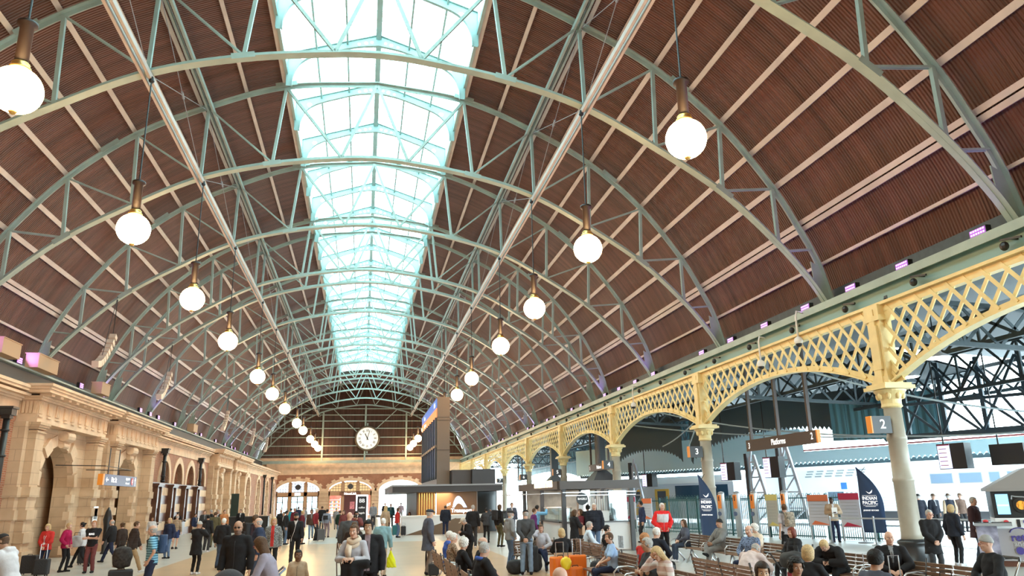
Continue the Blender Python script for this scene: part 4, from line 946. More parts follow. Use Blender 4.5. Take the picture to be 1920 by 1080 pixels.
# items on the front counter
M_cup = mat('white_paper_cup', (0.85, 0.83, 0.8), 0.6)
for k in range(8):
    hh = 0.45 + 0.06 * ((k * 5) % 3)
    o = MB().lathe([(0.03, 0), (0.042, hh), (0.044, hh + 0.01)], (0, 0, 0), 10).build('cup_stack', M_cup, None, True); o.location = (KX + 1.1 + k * 0.095, KY + 0.35, 1.13 + 0.4)
    tag(o, 'tall stack of white paper cups on the cafe counter, %s from left' % ORD[k], 'cups', 'paper cup stacks')
o = MB().b2(-0.1, 0.78, -0.12, 0.12, 0, 0.4).build('cup_box', M_kw); o.location = (KX + 1.1, KY + 0.35, 1.13); tag(o, 'white box under the paper cup stacks on the cafe counter', 'box')
for k in range(7):
    o = MB().lathe([(0.045, 0), (0.05, 0.02), (0.05, 0.17), (0.02, 0.24), (0.02, 0.3), (0.012, 0.31)], (0, 0, 0), 10).build('sauce_bottle', M_black, None, True)
    o.location = (KX + 2.0 + k * 0.1, KY + 0.32 + 0.06 * (k % 2), 1.13); tag(o, 'dark squeeze bottle at the right of the cafe counter, %s from left' % ORD[k], 'bottle', 'dark bottles on the cafe counter')
t = thing('coffee_grinder', 'black coffee grinder with a round hopper on the cafe counter', 'grinder', (KX + 2.3, KY + 0.55, 1.13))
MB().lathe([(0.1, 0), (0.1, 0.05), (0.07, 0.1), (0.07, 0.4), (0.09, 0.45)], n=14).build('body', M_black, t, True); MB().lathe([(0.03, 0.45), (0.1, 0.6), (0.1, 0.72), (0.08, 0.73)], n=14).build('hopper', mat('smoky_plastic', (0.08, 0.06, 0.05), 0.2), t, True)
# ================================================================ CONCOURSE SIDE AND PLATFORMS (RIGHT, OUTSIDE THE ARCADE)
NV = Vector((0.936, 0.351, 0)); UV = Vector((0.351, -0.936, 0)); ANG = math.atan2(UV.y, UV.x)   # platform grid is skewed to the hall
def PN(n, u, z=0): v = NV * n + UV * u; return Vector((v.x, v.y, z))
# dark canopy over the side concourse
M_soffit = mat('dark_canopy_sheeting', (0.035, 0.045, 0.05), 0.6)
mb = MB()
for dz_ in (0, 0.1):
    mb.add([(16.3, 30, 7.9 + dz_), (16.3, 130, 7.9 + dz_), (22.0, 130, 8.6 + dz_), (22.0, 30, 8.6 + dz_), (28.0, 30, 7.2 + dz_), (28.0, 130, 7.2 + dz_)], [(0, 1, 2, 3), (3, 2, 5, 4)])
    mb.add([(16.3, Y0, 7.9 + dz_), (16.3, 30, 7.9 + dz_), (22.0, 30, 8.5 + dz_), (22.0, Y0, 8.5 + dz_), (30.5, 30, 7.9 + dz_), (30.5, Y0, 7.9 + dz_)], [(0, 1, 2, 3), (3, 2, 4, 5)])
structure(mb.build('ceiling', M_soffit))
def warren(p, q, h, n, m, name, lb, grp, w=0.1):
    # lattice truss from p to q (top chord), hanging h below
    t = thing(name, lb, 'truss', (0, 0, 0), 0, grp); p = Vector(p); q = Vector(q); dz = Vector((0, 0, -h)); sd = (q - p).cross(Vector((0, 0, 1))).normalized()
    MB().bar(p, q, 0.14, 0.16, (0, 0, 1)).build('top_chord', m, t); MB().bar(p + dz, q + dz, 0.14, 0.14, (0, 0, 1)).build('bottom_chord', m, t)
    mb = MB()
    for k in range(n):
        a = p.lerp(q, k / n); b = p.lerp(q, (k + 1) / n)
        mb.bar(a, b + dz, w, 0.03, tuple(sd)); mb.bar(a + dz, b, w, 0.03, tuple(sd))
        if k % 2 == 0: mb.bar(a, a + dz, w, 0.05, tuple(sd))
    mb.build('lattice_web', m, t); return t
for k in range(1, 10):
    y = COLY[k]
    warren((15.3, y, 7.7), (27.8, y, 7.1), 1.25, 10, M_steelteal, 'canopy_truss', 'dark lattice truss spanning out from the arcade column, %s from the right' % ORD[k - 1], 'cross canopy trusses')
for k, (x, h) in enumerate(((19.0, 0.9), (23.4, 1.5), (27.4, 1.2))):
    warren((x, Y0, 7.4), (x, 120, 7.4), h, 84, M_steelteal, 'canopy_truss', 'long dark lattice girder above the side concourse, %s out from the arcade' % ORD[k], 'long canopy girders')
# arched valances: outer screens of the canopy with saw-tooth lower edges
def saw_valance(n, u0, u1, zf, ztop, m, lb, tooth=0.26, td=0.2, th=0.05, name='saw_tooth_valance'):
    t = thing(name, lb, 'valance', (0, 0, 0), 0, None); k = int((u1 - u0) / tooth); bot = []
    for i in range(k + 1):
        u = u0 + i * tooth; bot.append((u, zf(u))); bot.append((u + tooth / 2, zf(u) - td))
    for i in range(len(bot) - 1):
        pass
    vs = []; fs = []
    for i, (u, z) in enumerate(bot):
        for dn in (-th / 2, th / 2):
            vs.append(PN(n + dn, u, z)); vs.append(PN(n + dn, u, ztop(u)))
    for i in range(len(bot) - 1):
        a = 4 * i; b = a + 4; fs += [(a, b, b + 1, a + 1), (a + 2, a + 3, b + 3, b + 2), (a, a + 2, b + 2, b)]
    MB().add(vs, fs).build('boarding', m, t); return t
def arcf(u0, u1, zs, ri):
    return lambda u: zs + ri * max(0.0, 1 - ((u - (u0 + u1) / 2) / ((u1 - u0) / 2)) ** 2) ** 0.6
M_vdark = mat('dark_valance_boards', (0.05, 0.075, 0.085), 0.6)
UB = [(-105, -88), (-86, -70.5), (-69, -54.5), (-53, -37.6), (-36.5, -35.2), (-34.6, -21.4), (-20.6, -3)]
for i, (a, b) in enumerate(((-42.0, -35.4), (-34.6, -21.4))):
    saw_valance(34.0, a, b, arcf(a, b, 4.05, 1.45 if i != 0 else 1.0), lambda u: 7.0, M_vdark, 'dark arched canopy screen with saw tooth edge, the %s one' % ('left', 'right')[i])
# second, pale blue valance of the platform roofs, flat saw-tooth edge
def zlow(u): return 3.78
saw_valance(38.0, -52, -6, zlow, lambda u: 5.7 if u < -29.5 else 4.35, M_bluemetal, 'long pale blue saw tooth valance of the platform roofs', 0.3, 0.16)
mb = MB(); a = PN(38.1, -52, 4.42); b = PN(38.1, -6, 4.42); mb.bar(a, b, 0.2, 0.08, (0, 0, 1)); tag(mb.build('red_roof_line', mat('red_gutter', (0.45, 0.1, 0.1), 0.5)), 'thin red gutter line above the pale blue valance', 'gutter')
tag(MB().bar(PN(38.6, -52, 3.62), PN(38.6, -6, 3.62), 0.5, 0.22, (0, 0, 1)).build('platform_beam', M_steelteal), 'dark beam beneath the pale blue platform valance', 'beam')
# pale blue boarded gable beside the nearest column, above platform two
o = MB().add([PN(33.5, -24.2, 4.5), PN(33.5, -18.6, 4.3), PN(33.5, -18.6, 6.4), PN(33.5, -24.2, 6.4), PN(33.6, -24.2, 4.5), PN(33.6, -18.6, 4.3), PN(33.6, -18.6, 6.4), PN(33.6, -24.2, 6.4)], [(0, 1, 2, 3), (7, 6, 5, 4), (0, 4, 5, 1), (3, 2, 6, 7)]).build('boarded_gable', mat_corrugated('teal_blue_boards', (0.10, 0.24, 0.29), 0.35, 1, 0.6))
tag(o, 'teal boarded gable panel behind the nearest arcade column', 'gable panel')
# straight teal boarded screens along the far side of the concourse
for k, (a, b) in enumerate(((52.0, 66.0), (67.0, 84.0), (85.0, 120.0))):
    pts = [(a, 7.6), (a, 4.3)] + [(a + (b - a) * i / 12, 4.3 + 1.0 * math.sin(PI * i / 12) ** 0.8) for i in range(1, 12)] + [(b, 4.3), (b, 7.6)]
    o = MB().prism(pts, 23.9, 24.05, 'yz').build('boarded_screen', MATS['teal_blue_boards']); tag(o, 'teal boarded screen with arched foot beyond the far arcade bays, %s of three' % ORD[k], 'screen wall', 'far boarded screens')
# glazed-in lattice bays at the far right
t = thing('lattice_bay', 'teal steel lattice bay against bright sky at the right edge', 'lattice', (0, 0, 0))
mb = MB()
def P3(u, z, n=31.5): return PN(n, u, z)
for k in range(8):
    u = -19 + k * 1.6; mb.bar(P3(u, 4.3), P3(u, 7.2), 0.16, 0.12, tuple(NV))
    mb.bar(P3(u, 4.3, 31.2), P3(u + 1.6, 7.0, 31.2), 0.1, 0.05, tuple(NV)); mb.bar(P3(u + 1.6, 4.3, 31.2), P3(u, 7.0, 31.2), 0.1, 0.05, tuple(NV))
    mb.bar(P3(u, 5.7, 30.9), P3(u + 1.6, 4.3, 30.9), 0.1, 0.05, tuple(NV))
mb.build('lattice_bars', mat('mid_teal_steel', (0.025, 0.05, 0.07), 0.5), t)
mb = MB(); mb.bar(P3(-20, 4.25), P3(-6, 4.25), 0.25, 0.22, (0, 0, 1)); mb.bar(P3(-20, 5.6, 31.1), P3(-6, 5.3, 31.1), 0.14, 0.12, (0, 0, 1)); mb.build('rails', MATS['mid_teal_steel'], t)
# sagging service cables and pipes
for k, (p, q, s) in enumerate((((15.2, 25.0, 6.6), PN(31, -10, 4.3), 0.6), ((15.2, 38, 6.3), PN(30, -9, 4.1), 0.9), ((15.2, 30, 6.8), PN(33, -36, 5.0), 0.4), ((15.2, 45, 6.4), PN(33, -20, 4.4), 0.3), ((15.3, 33, 6.0), PN(33, -34, 4.6), 0.2))):
    p = Vector(p); pts = [p.lerp(q, i / 14) - Vector((0, 0, s * 4 * (i / 14) * (1 - i / 14))) for i in range(15)]
    tag(MB().tube(pts, 0.035, 5).build('service_cable', mat('pale_cable', (0.35, 0.42, 0.45), 0.5)), 'pale service pipe sagging under the dark side canopy, %s' % ORD[k], 'cable', 'canopy service runs')
# canopy lights
for k, (x, y) in enumerate(((19.5, 24.3), (20.5, 27.5), (19, 41), (18.5, 55), (21, 70), (17.6, 20.5))):
    t = thing('canopy_light', 'white shallow highbay light under the side canopy, %s from the right' % ORD[k], 'light', (x, y, 6.1), 0, 'canopy highbay lights')
    MB().lathe([(0.12, 0.3), (0.15, 0.15), (0.42, 0.0), (0.4, -0.02), (0.1, 0.1)], n=16).build('shade', M_grey, t, True)
    MB().lathe([(0.01, -0.03), (0.36, -0.03), (0.36, 0.0), (0.01, 0.0)], n=16).build('lens', mat('cool_light_lens', (1, 1, 1), 0.4, emit=(0.9, 0.95, 1), estr=3), t)
    MB().tube([(0, 0, 0.3), (0, 0, 1.4)], 0.02, 5).build('stem', M_black, t)
# ---- fence and gates
M_fence = M_green
def fence(n, u0, u1, step, h, lb):
    t = thing('bow_top_fence', lb, 'fence', tuple(PN(n, (u0 + u1) / 2)), ANG, 'platform fences')
    L_ = u1 - u0; mb = MB()
    for z in (0.12, h - 0.18): mb.b2(-L_ / 2, L_ / 2, -0.02, 0.02, z - 0.025, z + 0.025)
    mb.build('rails', M_fence, t)
    k = int(L_ / step); mb = MB()
    for i in range(k + 1):
        x = -L_ / 2 + i * step; mb.b2(x - 0.011, x + 0.011, -0.011, 0.011, 0.03, h - 0.05)
        if i % 2 == 0 and i < k: mb.tube([(x + (step / 2) * (1 - math.cos(a)), 0, h - 0.05 + 0.08 * math.sin(a)) for a in np.linspace(0, PI, 6)], 0.011, 4)
    mb.build('pickets', M_fence, t)
    mb = MB()
    for x in np.arange(-L_ / 2, L_ / 2 + 0.1, 2.4): mb.b2(x - 0.04, x + 0.04, -0.04, 0.04, 0, h)
    mb.build('fence_posts', M_fence, t)
fence(30.7, -33.5, -23.2, 0.11, 2.0, 'dark green bow top fence behind the ticket gate posts')
fence(30.7, -23.0, -20.4, 0.11, 2.0, 'dark green bow top fence behind the second navy flag')
fence(28.3, -11.9, -8.5, 0.11, 1.95, 'short fence piece beside the bottle return machine')
fence(33.5, -42, -30.0, 0.13, 1.9, 'teal platform fence farther out, seen through the first')
M_gateor = mat('orange_gate_panel', (0.85, 0.25, 0.04), 0.4)
for k, (u, nn) in enumerate(((-28.85, 30.2), (-27.8, 30.2), (-26.7, 30.2), (-24.85, 30.2), (-13.2, 28.3))):
    t = thing('ticket_reader_post', 'silver ticket reader post with orange panel by the fence, %s from left' % ORD[k], 'ticket reader', tuple(PN(nn, u)), ANG, 'ticket reader posts')
    MB().lathe([(0.16, 0), (0.16, 2.1), (0.13, 2.17), (0.02, 2.2)], n=14).build('post', mat('satin_post', (0.6, 0.62, 0.65), 0.35, metal=0.5), t, True)
    MB().b2(-0.1, 0.1, -0.19, -0.12, 1.35, 2.02).build('orange_panel', M_gateor, t)
    MB().lathe([(0.01, 0), (0.11, 0), (0.11, 0.03), (0.01, 0.03)], (0, -0.19, 1.1), 14, 'y').build('reader_disc', mat('blue_grey_disc', (0.1, 0.14, 0.25), 0.3), t)
    mb = MB(); mb.lathe([(0.165, 2.08), (0.172, 2.08), (0.172, 2.14), (0.165, 2.14)], n=14); mb.build('cap_band', M_grey, t)
    MB().b2(-0.03, 0.03, -0.195, -0.19, 1.72, 1.96).build('dark_marking', M_black, t)
# steel lattice legs (white angled towers) behind the fence
for k, (u, zt_) in enumerate(((-31.2, 4.3), (-28.9, 4.75), (-46.0, 4.4))):
    t = thing('steel_trestle', 'pale steel braced leg behind the fence, %s' % ('left one' if k == 0 else 'right one' if k == 1 else 'distant one by the cafe roof'), 'steel frame', tuple(PN(37 if k == 2 else 35, u + (2 if k == 2 else 0))), ANG, 'braced steel legs')
    M_pale = mat('pale_galvanised_steel', (0.55, 0.58, 0.66), 0.4)
    MB().b2(-0.1, 0.1, -0.1, 0.1, 0, zt_).build('dark_post', M_charcoal, t)
    mb = MB(); mb.bar((0.25, 0, 0), (0.25, 0, zt_ - 0.2), 0.12, 0.1); mb.bar((1.75, 0, 0), (0.55, 0, zt_ - 0.1), 0.16, 0.12); mb.build('legs', M_pale, t)
    mb = MB()
    for q in range(5):
        z = 0.4 + q * 0.85
        if z > zt_ - 0.4: break
        xr = 1.75 - 1.2 * z / zt_; mb.bar((0.25, 0, z), (xr, 0, z), 0.08, 0.08); mb.bar((0.25, 0, z), (1.75 - 1.2 * (z + 0.85) / zt_, 0, z + 0.85), 0.09, 0.08)
    mb.build('braces', M_pale, t)
# white trains
t = thing('passenger_train', 'long white passenger train with dark windows beyond the fence at right', 'train', tuple(PN(43, -27.3)), ANG)
MB().b2(-9.5, 30, 0, 3, 0.9, 3.55).b2(-9.5, 30, 0.3, 2.7, 3.55, 3.8).build('carriage_body', M_train, t)
mb = MB(); fr = MB()
x = 2.2
for wd in (1.2, 1.15, 0.5, 1.15, 1.15, 1.15, 0.5, 1.15, 1.15):
    mb.b2(x, x + wd, -0.02, 0.02, 2.42, 2.9); fr.b2(x - 0.05, x + wd + 0.05, -0.012, 0.0, 2.37, 2.95); x += wd + 0.42
fr.build('window_surrounds', M_grey, t); mb.build('windows', mat('train_window_glass', (0.16, 0.22, 0.30), 0.15), t)
mb = MB()
for z in np.arange(1.0, 1.95, 0.16): mb.b2(-3, 30, -0.03, 0.0, z, z + 0.05)
mb.build('corrugated_sides', mat('silver_train_side', (0.6, 0.62, 0.65), 0.3), t)
MB().b2(-9.5, 30, 0.1, 2.9, 0.35, 0.9).build('underframe', M_charcoal, t)
mb = MB()
for r_ in range(3):
    for c_ in range(6): mb.b2(-6.0 + c_ * 0.75 - r_ * 0.1, -5.5 + c_ * 0.75 - r_ * 0.1, -0.02, 0, 3.3 - r_ * 0.16, 3.38 - r_ * 0.16)
mb.build('louvres', M_grey, t)
MB().b2(-3.6, -3.2, -0.03, 0, 2.2, 2.6).build('blue_badge', mat('badge_blue', (0.05, 0.2, 0.7), 0.4), t)
MB().b2(-4.6, -3.5, -0.03, 0, 1.5, 2.05).build('cab_door_window', mat('train_window_glass', (0.2, 0.26, 0.33), 0.15), t)
t = thing('commuter_train', 'silver train end with yellow doors behind the red jacket man', 'train', tuple(PN(40, -45)), ANG)
MB().b2(-8, 8, 0, 3, 0.4, 3.35).build('body', mat('silver_body', (0.6, 0.64, 0.7), 0.35), t)
MB().b2(-8, 8, -0.03, 0, 2.85, 3.3).build('white_cantrail', M_white, t)
for x0 in (-2.7, 0.2):
    MB().b2(x0, x0 + 1.5, -0.05, 0.0, 0.6, 2.5).build('yellow_door', mat('train_door_yellow', (0.85, 0.5, 0.08), 0.4), t); MB().b2(x0 + 0.3, x0 + 1.2, -0.07, -0.05, 1.5, 2.35).build('door_window', M_trainglass, t)
MB().b2(2.4, 7.5, -0.03, 0.0, 1.7, 2.7).build('windows', M_trainglass, t)
# navy feather flags
def flag(n, u, h, lb, sc=1.0, at=None):
    t = thing('feather_flag', lb, 'flag', at or tuple(PN(n, u)), ANG, 'navy feather flags')
    W_ = 0.85 * sc
    MB().tube([(-0.45 * sc, 0.03, 0), (-0.45 * sc, 0.03, h * 0.8), (-0.3 * sc, 0.03, h * 0.93), (-0.1 * sc, 0.03, h)], 0.012, 6).build('pole', M_black, t)
    MB().lathe([(0.3, 0), (0.3, 0.03), (0.05, 0.06)], (-0.45 * sc, 0, 0), 14).build('base', M_black, t)
    z0 = 0.42; prof = []
    n_ = 16; vs = []
    for i in range(n_ + 1):
        z = z0 + (h - z0) * i / n_; q = max(0, (i / n_ - 0.35) / 0.65)
        xl = -0.45 * sc; xr = xl + W_ * 1.05 * (1 - q ** 2.2) + 0.02
        for j in range(7):
            x = xl + (xr - xl) * j / 6; vs.append((x, -0.03 * math.sin(j * 1.3 + i * 0.35) - 0.02, z))
    fs = [(i * 7 + j, i * 7 + j + 1, (i + 1) * 7 + j + 1, (i + 1) * 7 + j) for i in range(n_) for j in range(6)]
    o = MB().add(vs, fs).build('fabric', M_navyflag, t, True); md = o.modifiers.new('s', 'SOLIDIFY'); md.thickness = 0.01
    text('INDIAN', 0.17 * sc, (-0.02 * sc, -0.08, 1.78), FACE_CAM, M_signwhite, t, bold=0.002); text('PACIFIC', 0.17 * sc, (-0.02 * sc, -0.08, 1.60), FACE_CAM, M_signwhite, t, bold=0.002)
    MB().b2(-0.3 * sc, 0.26 * sc, -0.085, -0.075, 1.49, 1.50).b2(-0.22 * sc, 0.18 * sc, -0.085, -0.075, 1.45, 1.46).b2(-0.3 * sc, 0.26 * sc, -0.085, -0.075, 1.89, 1.90).build('rules', M_signwhite, t)
    text('JOURNEY BEYOND', 0.07 * sc, (-0.02 * sc, -0.08, 1.30), FACE_CAM, M_signwhite, t)
    me = shape2d([[(-0.14, 0.04), (-0.02, -0.03), (0.05, 0.0), (0.15, 0.09), (0.12, -0.02), (0.02, -0.07), (-0.05, -0.05)]], 0.004); me.materials.clear(); me.materials.append(M_signwhite)
    o = bpy.data.objects.new('bird_emblem', me); COL.objects.link(o); o.parent = t; o.location = (0, -0.085, 2.03); o.rotation_euler = FACE_CAM
flag(29.5, -19.9, 3.05, 'navy Indian Pacific feather flag right, by the man in tan blazer', 1.15)
flag(0, 0, 2.85, 'navy Indian Pacific feather flag left, by the second arcade column', 0.95, (13.25, 28.7, 0))
# poster boards on the fence
def poster(n, u, z0, z1, w, hdr, body, lb):
    t = thing('timetable_board', lb, 'notice board', tuple(PN(n, u)), ANG, 'notice boards at the fence')
    MB().b2(-w / 2, w / 2, 0, 0.05, z0, z1).build('board', body, t); MB().b2(-w / 2, w / 2, -0.02, 0, z1 - 0.28, z1).build('header', hdr, t)
    MB().prism([(-w / 2 + 0.1, z0 + 0.05), (w / 2, z0 + 0.05), (-w / 2 + 0.3, z0 + 0.22)], -0.02, 0, 'xz').build('footer_swash', hdr, t)
    mb = MB()
    for k in range(6): mb.b2(-w / 2 + 0.08, w / 2 - 0.12, -0.015, 0, z0 + 0.35 + k * 0.14, z0 + 0.36 + k * 0.14)
    mb.build('table_lines', M_grey, t)
    mb = MB(); mb.b2(-w / 2, -w / 2 + 0.05, 0, 0.05, 0, z0); mb.b2(w / 2 - 0.05, w / 2, 0, 0.05, 0, z0); mb.build('legs', M_grey, t)
M_pbody = mat('pale_notice_paper', (0.6, 0.62, 0.7), 0.5)
poster(30.4, -23.2, 0.6, 1.95, 1.1, mat('header_orange', (0.8, 0.2, 0.08), 0.5), M_pbody, 'orange headed notice board on the fence left of the tan blazer man')
poster(30.4, -21.6, 0.55, 2.0, 1.0, mat('header_crimson', (0.55, 0.03, 0.09), 0.5), M_pbody, 'crimson headed notice board on the fence right of the tan blazer man')
poster(30.6, -36.6, 0.7, 2.0, 0.9, mat('header_crimson', (0.55, 0.03, 0.09), 0.5), M_pbody, 'red headed notice board behind the navy hoodie man')
poster(30.6, -35.1, 0.7, 1.9, 0.8, mat('header_orange', (0.8, 0.2, 0.08), 0.5), M_pbody, 'salmon headed notice board behind the red jacket man')
poster(30.6, -26.0, 0.5, 2.0, 0.7, mat('header_yellow', (0.7, 0.6, 0.2), 0.5), mat('yellow_grey', (0.5, 0.5, 0.45), 0.5), 'pale yellow notice on the fence beside the backpack woman')
# retractable belt stanchions
M_belt = mat('grey_belt', (0.45, 0.5, 0.55), 0.6); M_beltd = mat('dark_belt', (0.02, 0.02, 0.02), 0.6)
def stanchions(pts, m, lbl, h=1.0, grp='belt barriers'):
    for i, (x, y) in enumerate(pts):
        t = thing('belt_stanchion', lbl + ', %s post' % ORD[i], 'barrier post', (x, y, 0), 0, grp)
        MB().lathe([(0.18, 0), (0.18, 0.02), (0.04, 0.05)], n=16).build('base', M_steel, t, True); MB().lathe([(0.035, 0.03), (0.035, h), (0.045, h + 0.02), (0.02, h + 0.06)], n=10).build('pole', M_steel, t, True)
        if i + 1 < len(pts):
            q = (pts[i + 1][0] - x, pts[i + 1][1] - y)
            MB().bar((0, 0, h - 0.03), (q[0], q[1], h - 0.03), 0.01, 0.06, (0, 0, 1)).build('belt', m, t)
stanchions([tuple(PN(28.4, u))[:2] for u in (-21.2, -19.2, -16.9, -14.0)], M_belt, 'steel belt barrier before the platform two gate', 1.05)
stanchions([(0.9, 58), (2.4, 52.5), (0.6, 62), (2.6, 62.5)], M_beltd, 'dark belt barrier left of the service desk')
# hanging screens
def screen(n, u, z, w, h, lb, tilt=0.0, lit=True):
    t = thing('hanging_screen', lb, 'screen', tuple(PN(n, u, z)), ANG, 'hanging information screens')
    MB().b2(-w / 2, w / 2, 0.0, 0.12, -h / 2, h / 2).b2(w / 2, w / 2 + 0.55, 0.0, 0.5, -h / 2, h / 2).build('casing', M_black, t)
    if lit:
        MB().b2(-w / 2 + 0.03, w / 2 - 0.03, -0.01, 0, -h / 2 + 0.03, h / 2 - 0.03).build('display', mat('pale_lilac_display', (0.4, 0.42, 0.6), 0.3, emit=(0.6, 0.64, 0.95), estr=0.75), t)
        mb = MB()
        for k in range(5): mb.b2(-w / 2 + 0.07, w * 0.2, -0.015, -0.01, h / 2 - 0.22 - k * 0.16, h / 2 - 0.19 - k * 0.16)
        mb.b2(-w / 2 + 0.03, w / 2 - 0.03, -0.015, -0.01, h / 2 - 0.08, h / 2 - 0.03); mb.build('display_text', mat('screen_ink', (0.35, 0.05, 0.1), 0.5), t)
    MB().tube([(0, 0.05, h / 2), (0, 0.05, h / 2 + (8.47 - z - h / 2))], 0.03, 6).build('hanger', M_black, t)
screen(31.0, -17.4, 3.35, 0.55, 1.0, 'tall lilac departures screen hanging beyond the nearest column')
screen(32.0, -15.8, 3.35, 0.7, 0.8, 'dark backed hanging screen right of the lilac departures screen', lit=False)
screen(33.5, -31.6, 3.3, 0.5, 1.0, 'dark hanging screen left of the braced steel leg')
screen(33.5, -28.5, 3.4, 0.5, 1.1, 'dark hanging screen between the braced steel legs')
screen(37, -42.5, 3.1, 0.5, 0.9, 'distant blue hanging screen right of the cafe roof')
# bottle return machine
t = thing('bottle_return_machine', 'big grey return and earn machine with gabled roof at right edge', 'vending machine', (17.35, 19.1, 0), R(-38))
M_mg = mat('machine_grey', (0.36, 0.33, 0.34), 0.5); M_mroof = mat('machine_roof_grey', (0.26, 0.23, 0.22), 0.5)
MB().b2(0, 2.6, 0, 1.6, 0.15, 1.0).build('lower_panel', M_mg, t); MB().b2(0, 2.6, 0, 1.6, 1.0, 1.28).build('white_band', M_white, t)
MB().b2(0, 2.6, 0, 1.6, 1.28, 2.0).build('display_head', M_black, t)
MB().b2(0, 2.6, 0.05, 1.6, 0.0, 0.15).build('kick_plinth', mat('red_brown_plinth', (0.12, 0.04, 0.02), 0.6), t)
mb = MB(); mb.add([(-0.1, -0.1, 2.0), (2.8, -0.1, 2.0), (2.8, 1.7, 2.0), (-0.1, 1.7, 2.0), (-0.1, -0.1, 2.08), (2.8, -0.1, 2.08), (2.8, 1.7, 2.08), (-0.1, 1.7, 2.08), (0.9, -0.05, 2.62), (2.3, -0.05, 2.62), (2.3, 1.6, 2.62), (0.9, 1.6, 2.62)], [(0, 1, 2, 3), (0, 1, 5, 4), (1, 2, 6, 5), (2, 3, 7, 6), (3, 0, 4, 7), (4, 5, 9, 8), (5, 6, 10, 9), (6, 7, 11, 10), (7, 4, 8, 11), (8, 9, 10, 11)])
mb.build('gabled_roof', M_mroof, t)
MB().b2(0.10, 0.40, -0.02, 0, 1.38, 1.92).build('touch_screen', mat('blue_touch_screen', (0.1, 0.4, 0.6), 0.2, emit=(0.25, 0.6, 0.9), estr=0.8), t)
MB().b2(0.12, 0.38, -0.03, -0.02, 1.6, 1.64).build('screen_bar', M_signwhite, t)
MB().lathe([(0.16, 0.0), (0.2, -0.02), (0.2, 0.02), (0.12, 0.03)], (0.68, -0.02, 1.62), 18, 'y').build('intake_ring', M_black, t)
MB().lathe([(0.01, 0.0), (0.12, 0.0), (0.12, 0.02), (0.01, 0.02)], (0.68, -0.03, 1.62), 18, 'y').build('amber_intake', mat('amber_glow', (0.6, 0.25, 0.03), 0.4, emit=(1, 0.4, 0.05), estr=0.5), t)
MB().tube([(0.47, -0.03, 1.78), (0.49, -0.03, 1.87), (0.58, -0.03, 1.85), (0.74, -0.03, 1.84), (0.95, -0.03, 1.80)], 0.02, 6).build('bottle_outline', M_grey, t)
MB().b2(-0.55, 0.35, -0.32, 0.05, 1.1, 1.18).build('tray', mat('tray_black', (0.03, 0.03, 0.035), 0.25), t)
MB().b2(-0.55, 0.35, -0.34, -0.32, 1.08, 1.16).build('tray_edge', M_grey, t)
MB().b2(-0.5, 0.0, -0.1, 0.1, 0.15, 1.1).build('tray_pedestal', mat('photo_wrap', (0.3, 0.28, 0.36), 0.6, noise=0.6, nscale=4), t)
M_purple = mat('return_purple', (0.07, 0.05, 0.25), 0.5)
text('return', 0.28, (0.66, -0.02, 0.76), FACE_CAM, M_purple, t, bold=0.008); text('and earn', 0.19, (0.68, -0.02, 0.6), FACE_CAM, mat('lettering_pale', (0.5, 0.47, 0.47), 0.5), t, bold=0.004)
MB().tube([(0.36 + 0.36 * math.cos(a) * 0.6 + 0.15, -0.01, 0.88 + 0.14 * math.sin(a)) for a in np.linspace(0.1, PI - 0.1, 10)], 0.016, 6).build('logo_arc', M_purple, t)
for x in (0.46, 0.68, 0.90):
    MB().lathe([(0.08, 0), (0.10, 0), (0.10, 0.02), (0.08, 0.02)], (x, -0.03, 0.42), 16, 'y').b2(x - 0.03, x + 0.03, -0.02, -0.01, 0.37, 0.47).build('bottle_icon', M_purple, t)
for x in (0.7, 0.84): MB().lathe([(0.01, 0), (0.055, 0), (0.055, 0.02), (0.01, 0.02)], (x, -0.03, 1.18), 14, 'y').build('payment_icon', M_purple, t)
MB().b2(0.5, 0.58, -0.02, 0, 1.04, 1.24).build('ticket_slot', M_black, t)
MB().lathe([(0.01, 0), (0.07, 0), (0.07, 0.02), (0.01, 0.02)], (0.25, -0.03, 1.16), 12, 'y').build('red_flower_emblem', mat('emblem_red', (0.7, 0.05, 0.06), 0.5), t)
t = thing('emergency_button', 'red round button on the black tray of the return machine', 'button', (17.12, 19.2, 1.18)); MB().lathe([(0.07, 0), (0.07, 0.03), (0.03, 0.06)], n=14).build('cap', MATS['emblem_red'], t, True)
# lit advertising totem and other small far things
t = thing('lit_totem_sign', 'narrow white lit totem sign in front of the end wall shop', 'sign', (-0.1, 62, 0))
MB().b2(-0.45, 0.45, 0, 0.15, 0, 2.55).build('frame', mat('totem_light', (1, 1, 1), 0.5, emit=(0.9, 0.93, 1), estr=2.0), t)
MB().b2(-0.36, 0.36, -0.02, 0.0, 0.1, 2.45).build('face', mat('totem_face', (0.04, 0.045, 0.06), 0.3), t)
text('BB', 0.4, (0, -0.03, 2.1), FACE_CAM, M_signwhite, t); text('coffee', 0.2, (0, -0.03, 1.6), FACE_CAM, M_signwhite, t); text('bagels', 0.2, (0, -0.03, 1.2), FACE_CAM, M_signwhite, t)
t = thing('market_counter', 'dark cloth covered cafe counter near the far left wall', 'counter', (-8.6, 62.0, 0)); MB().b2(-1.6, 1.6, -0.4, 0.4, 0, 1.1).build('skirt', M_black, t); MB().b2(-1.65, 1.65, -0.45, 0.45, 1.1, 1.15).build('top', M_charcoal, t)
t = thing('vertical_banner', 'tall narrow dark green banner by the third stone portal', 'banner', (-12.0, 78.2, 0)); MB().b2(-0.35, 0.35, 0, 0.06, 0.3, 3.0).build('banner_panel', mat('dark_green_banner', (0.01, 0.03, 0.025), 0.5), t); MB().b2(-0.4, 0.4, -0.2, 0.2, 0, 0.06).build('base', M_black, t)
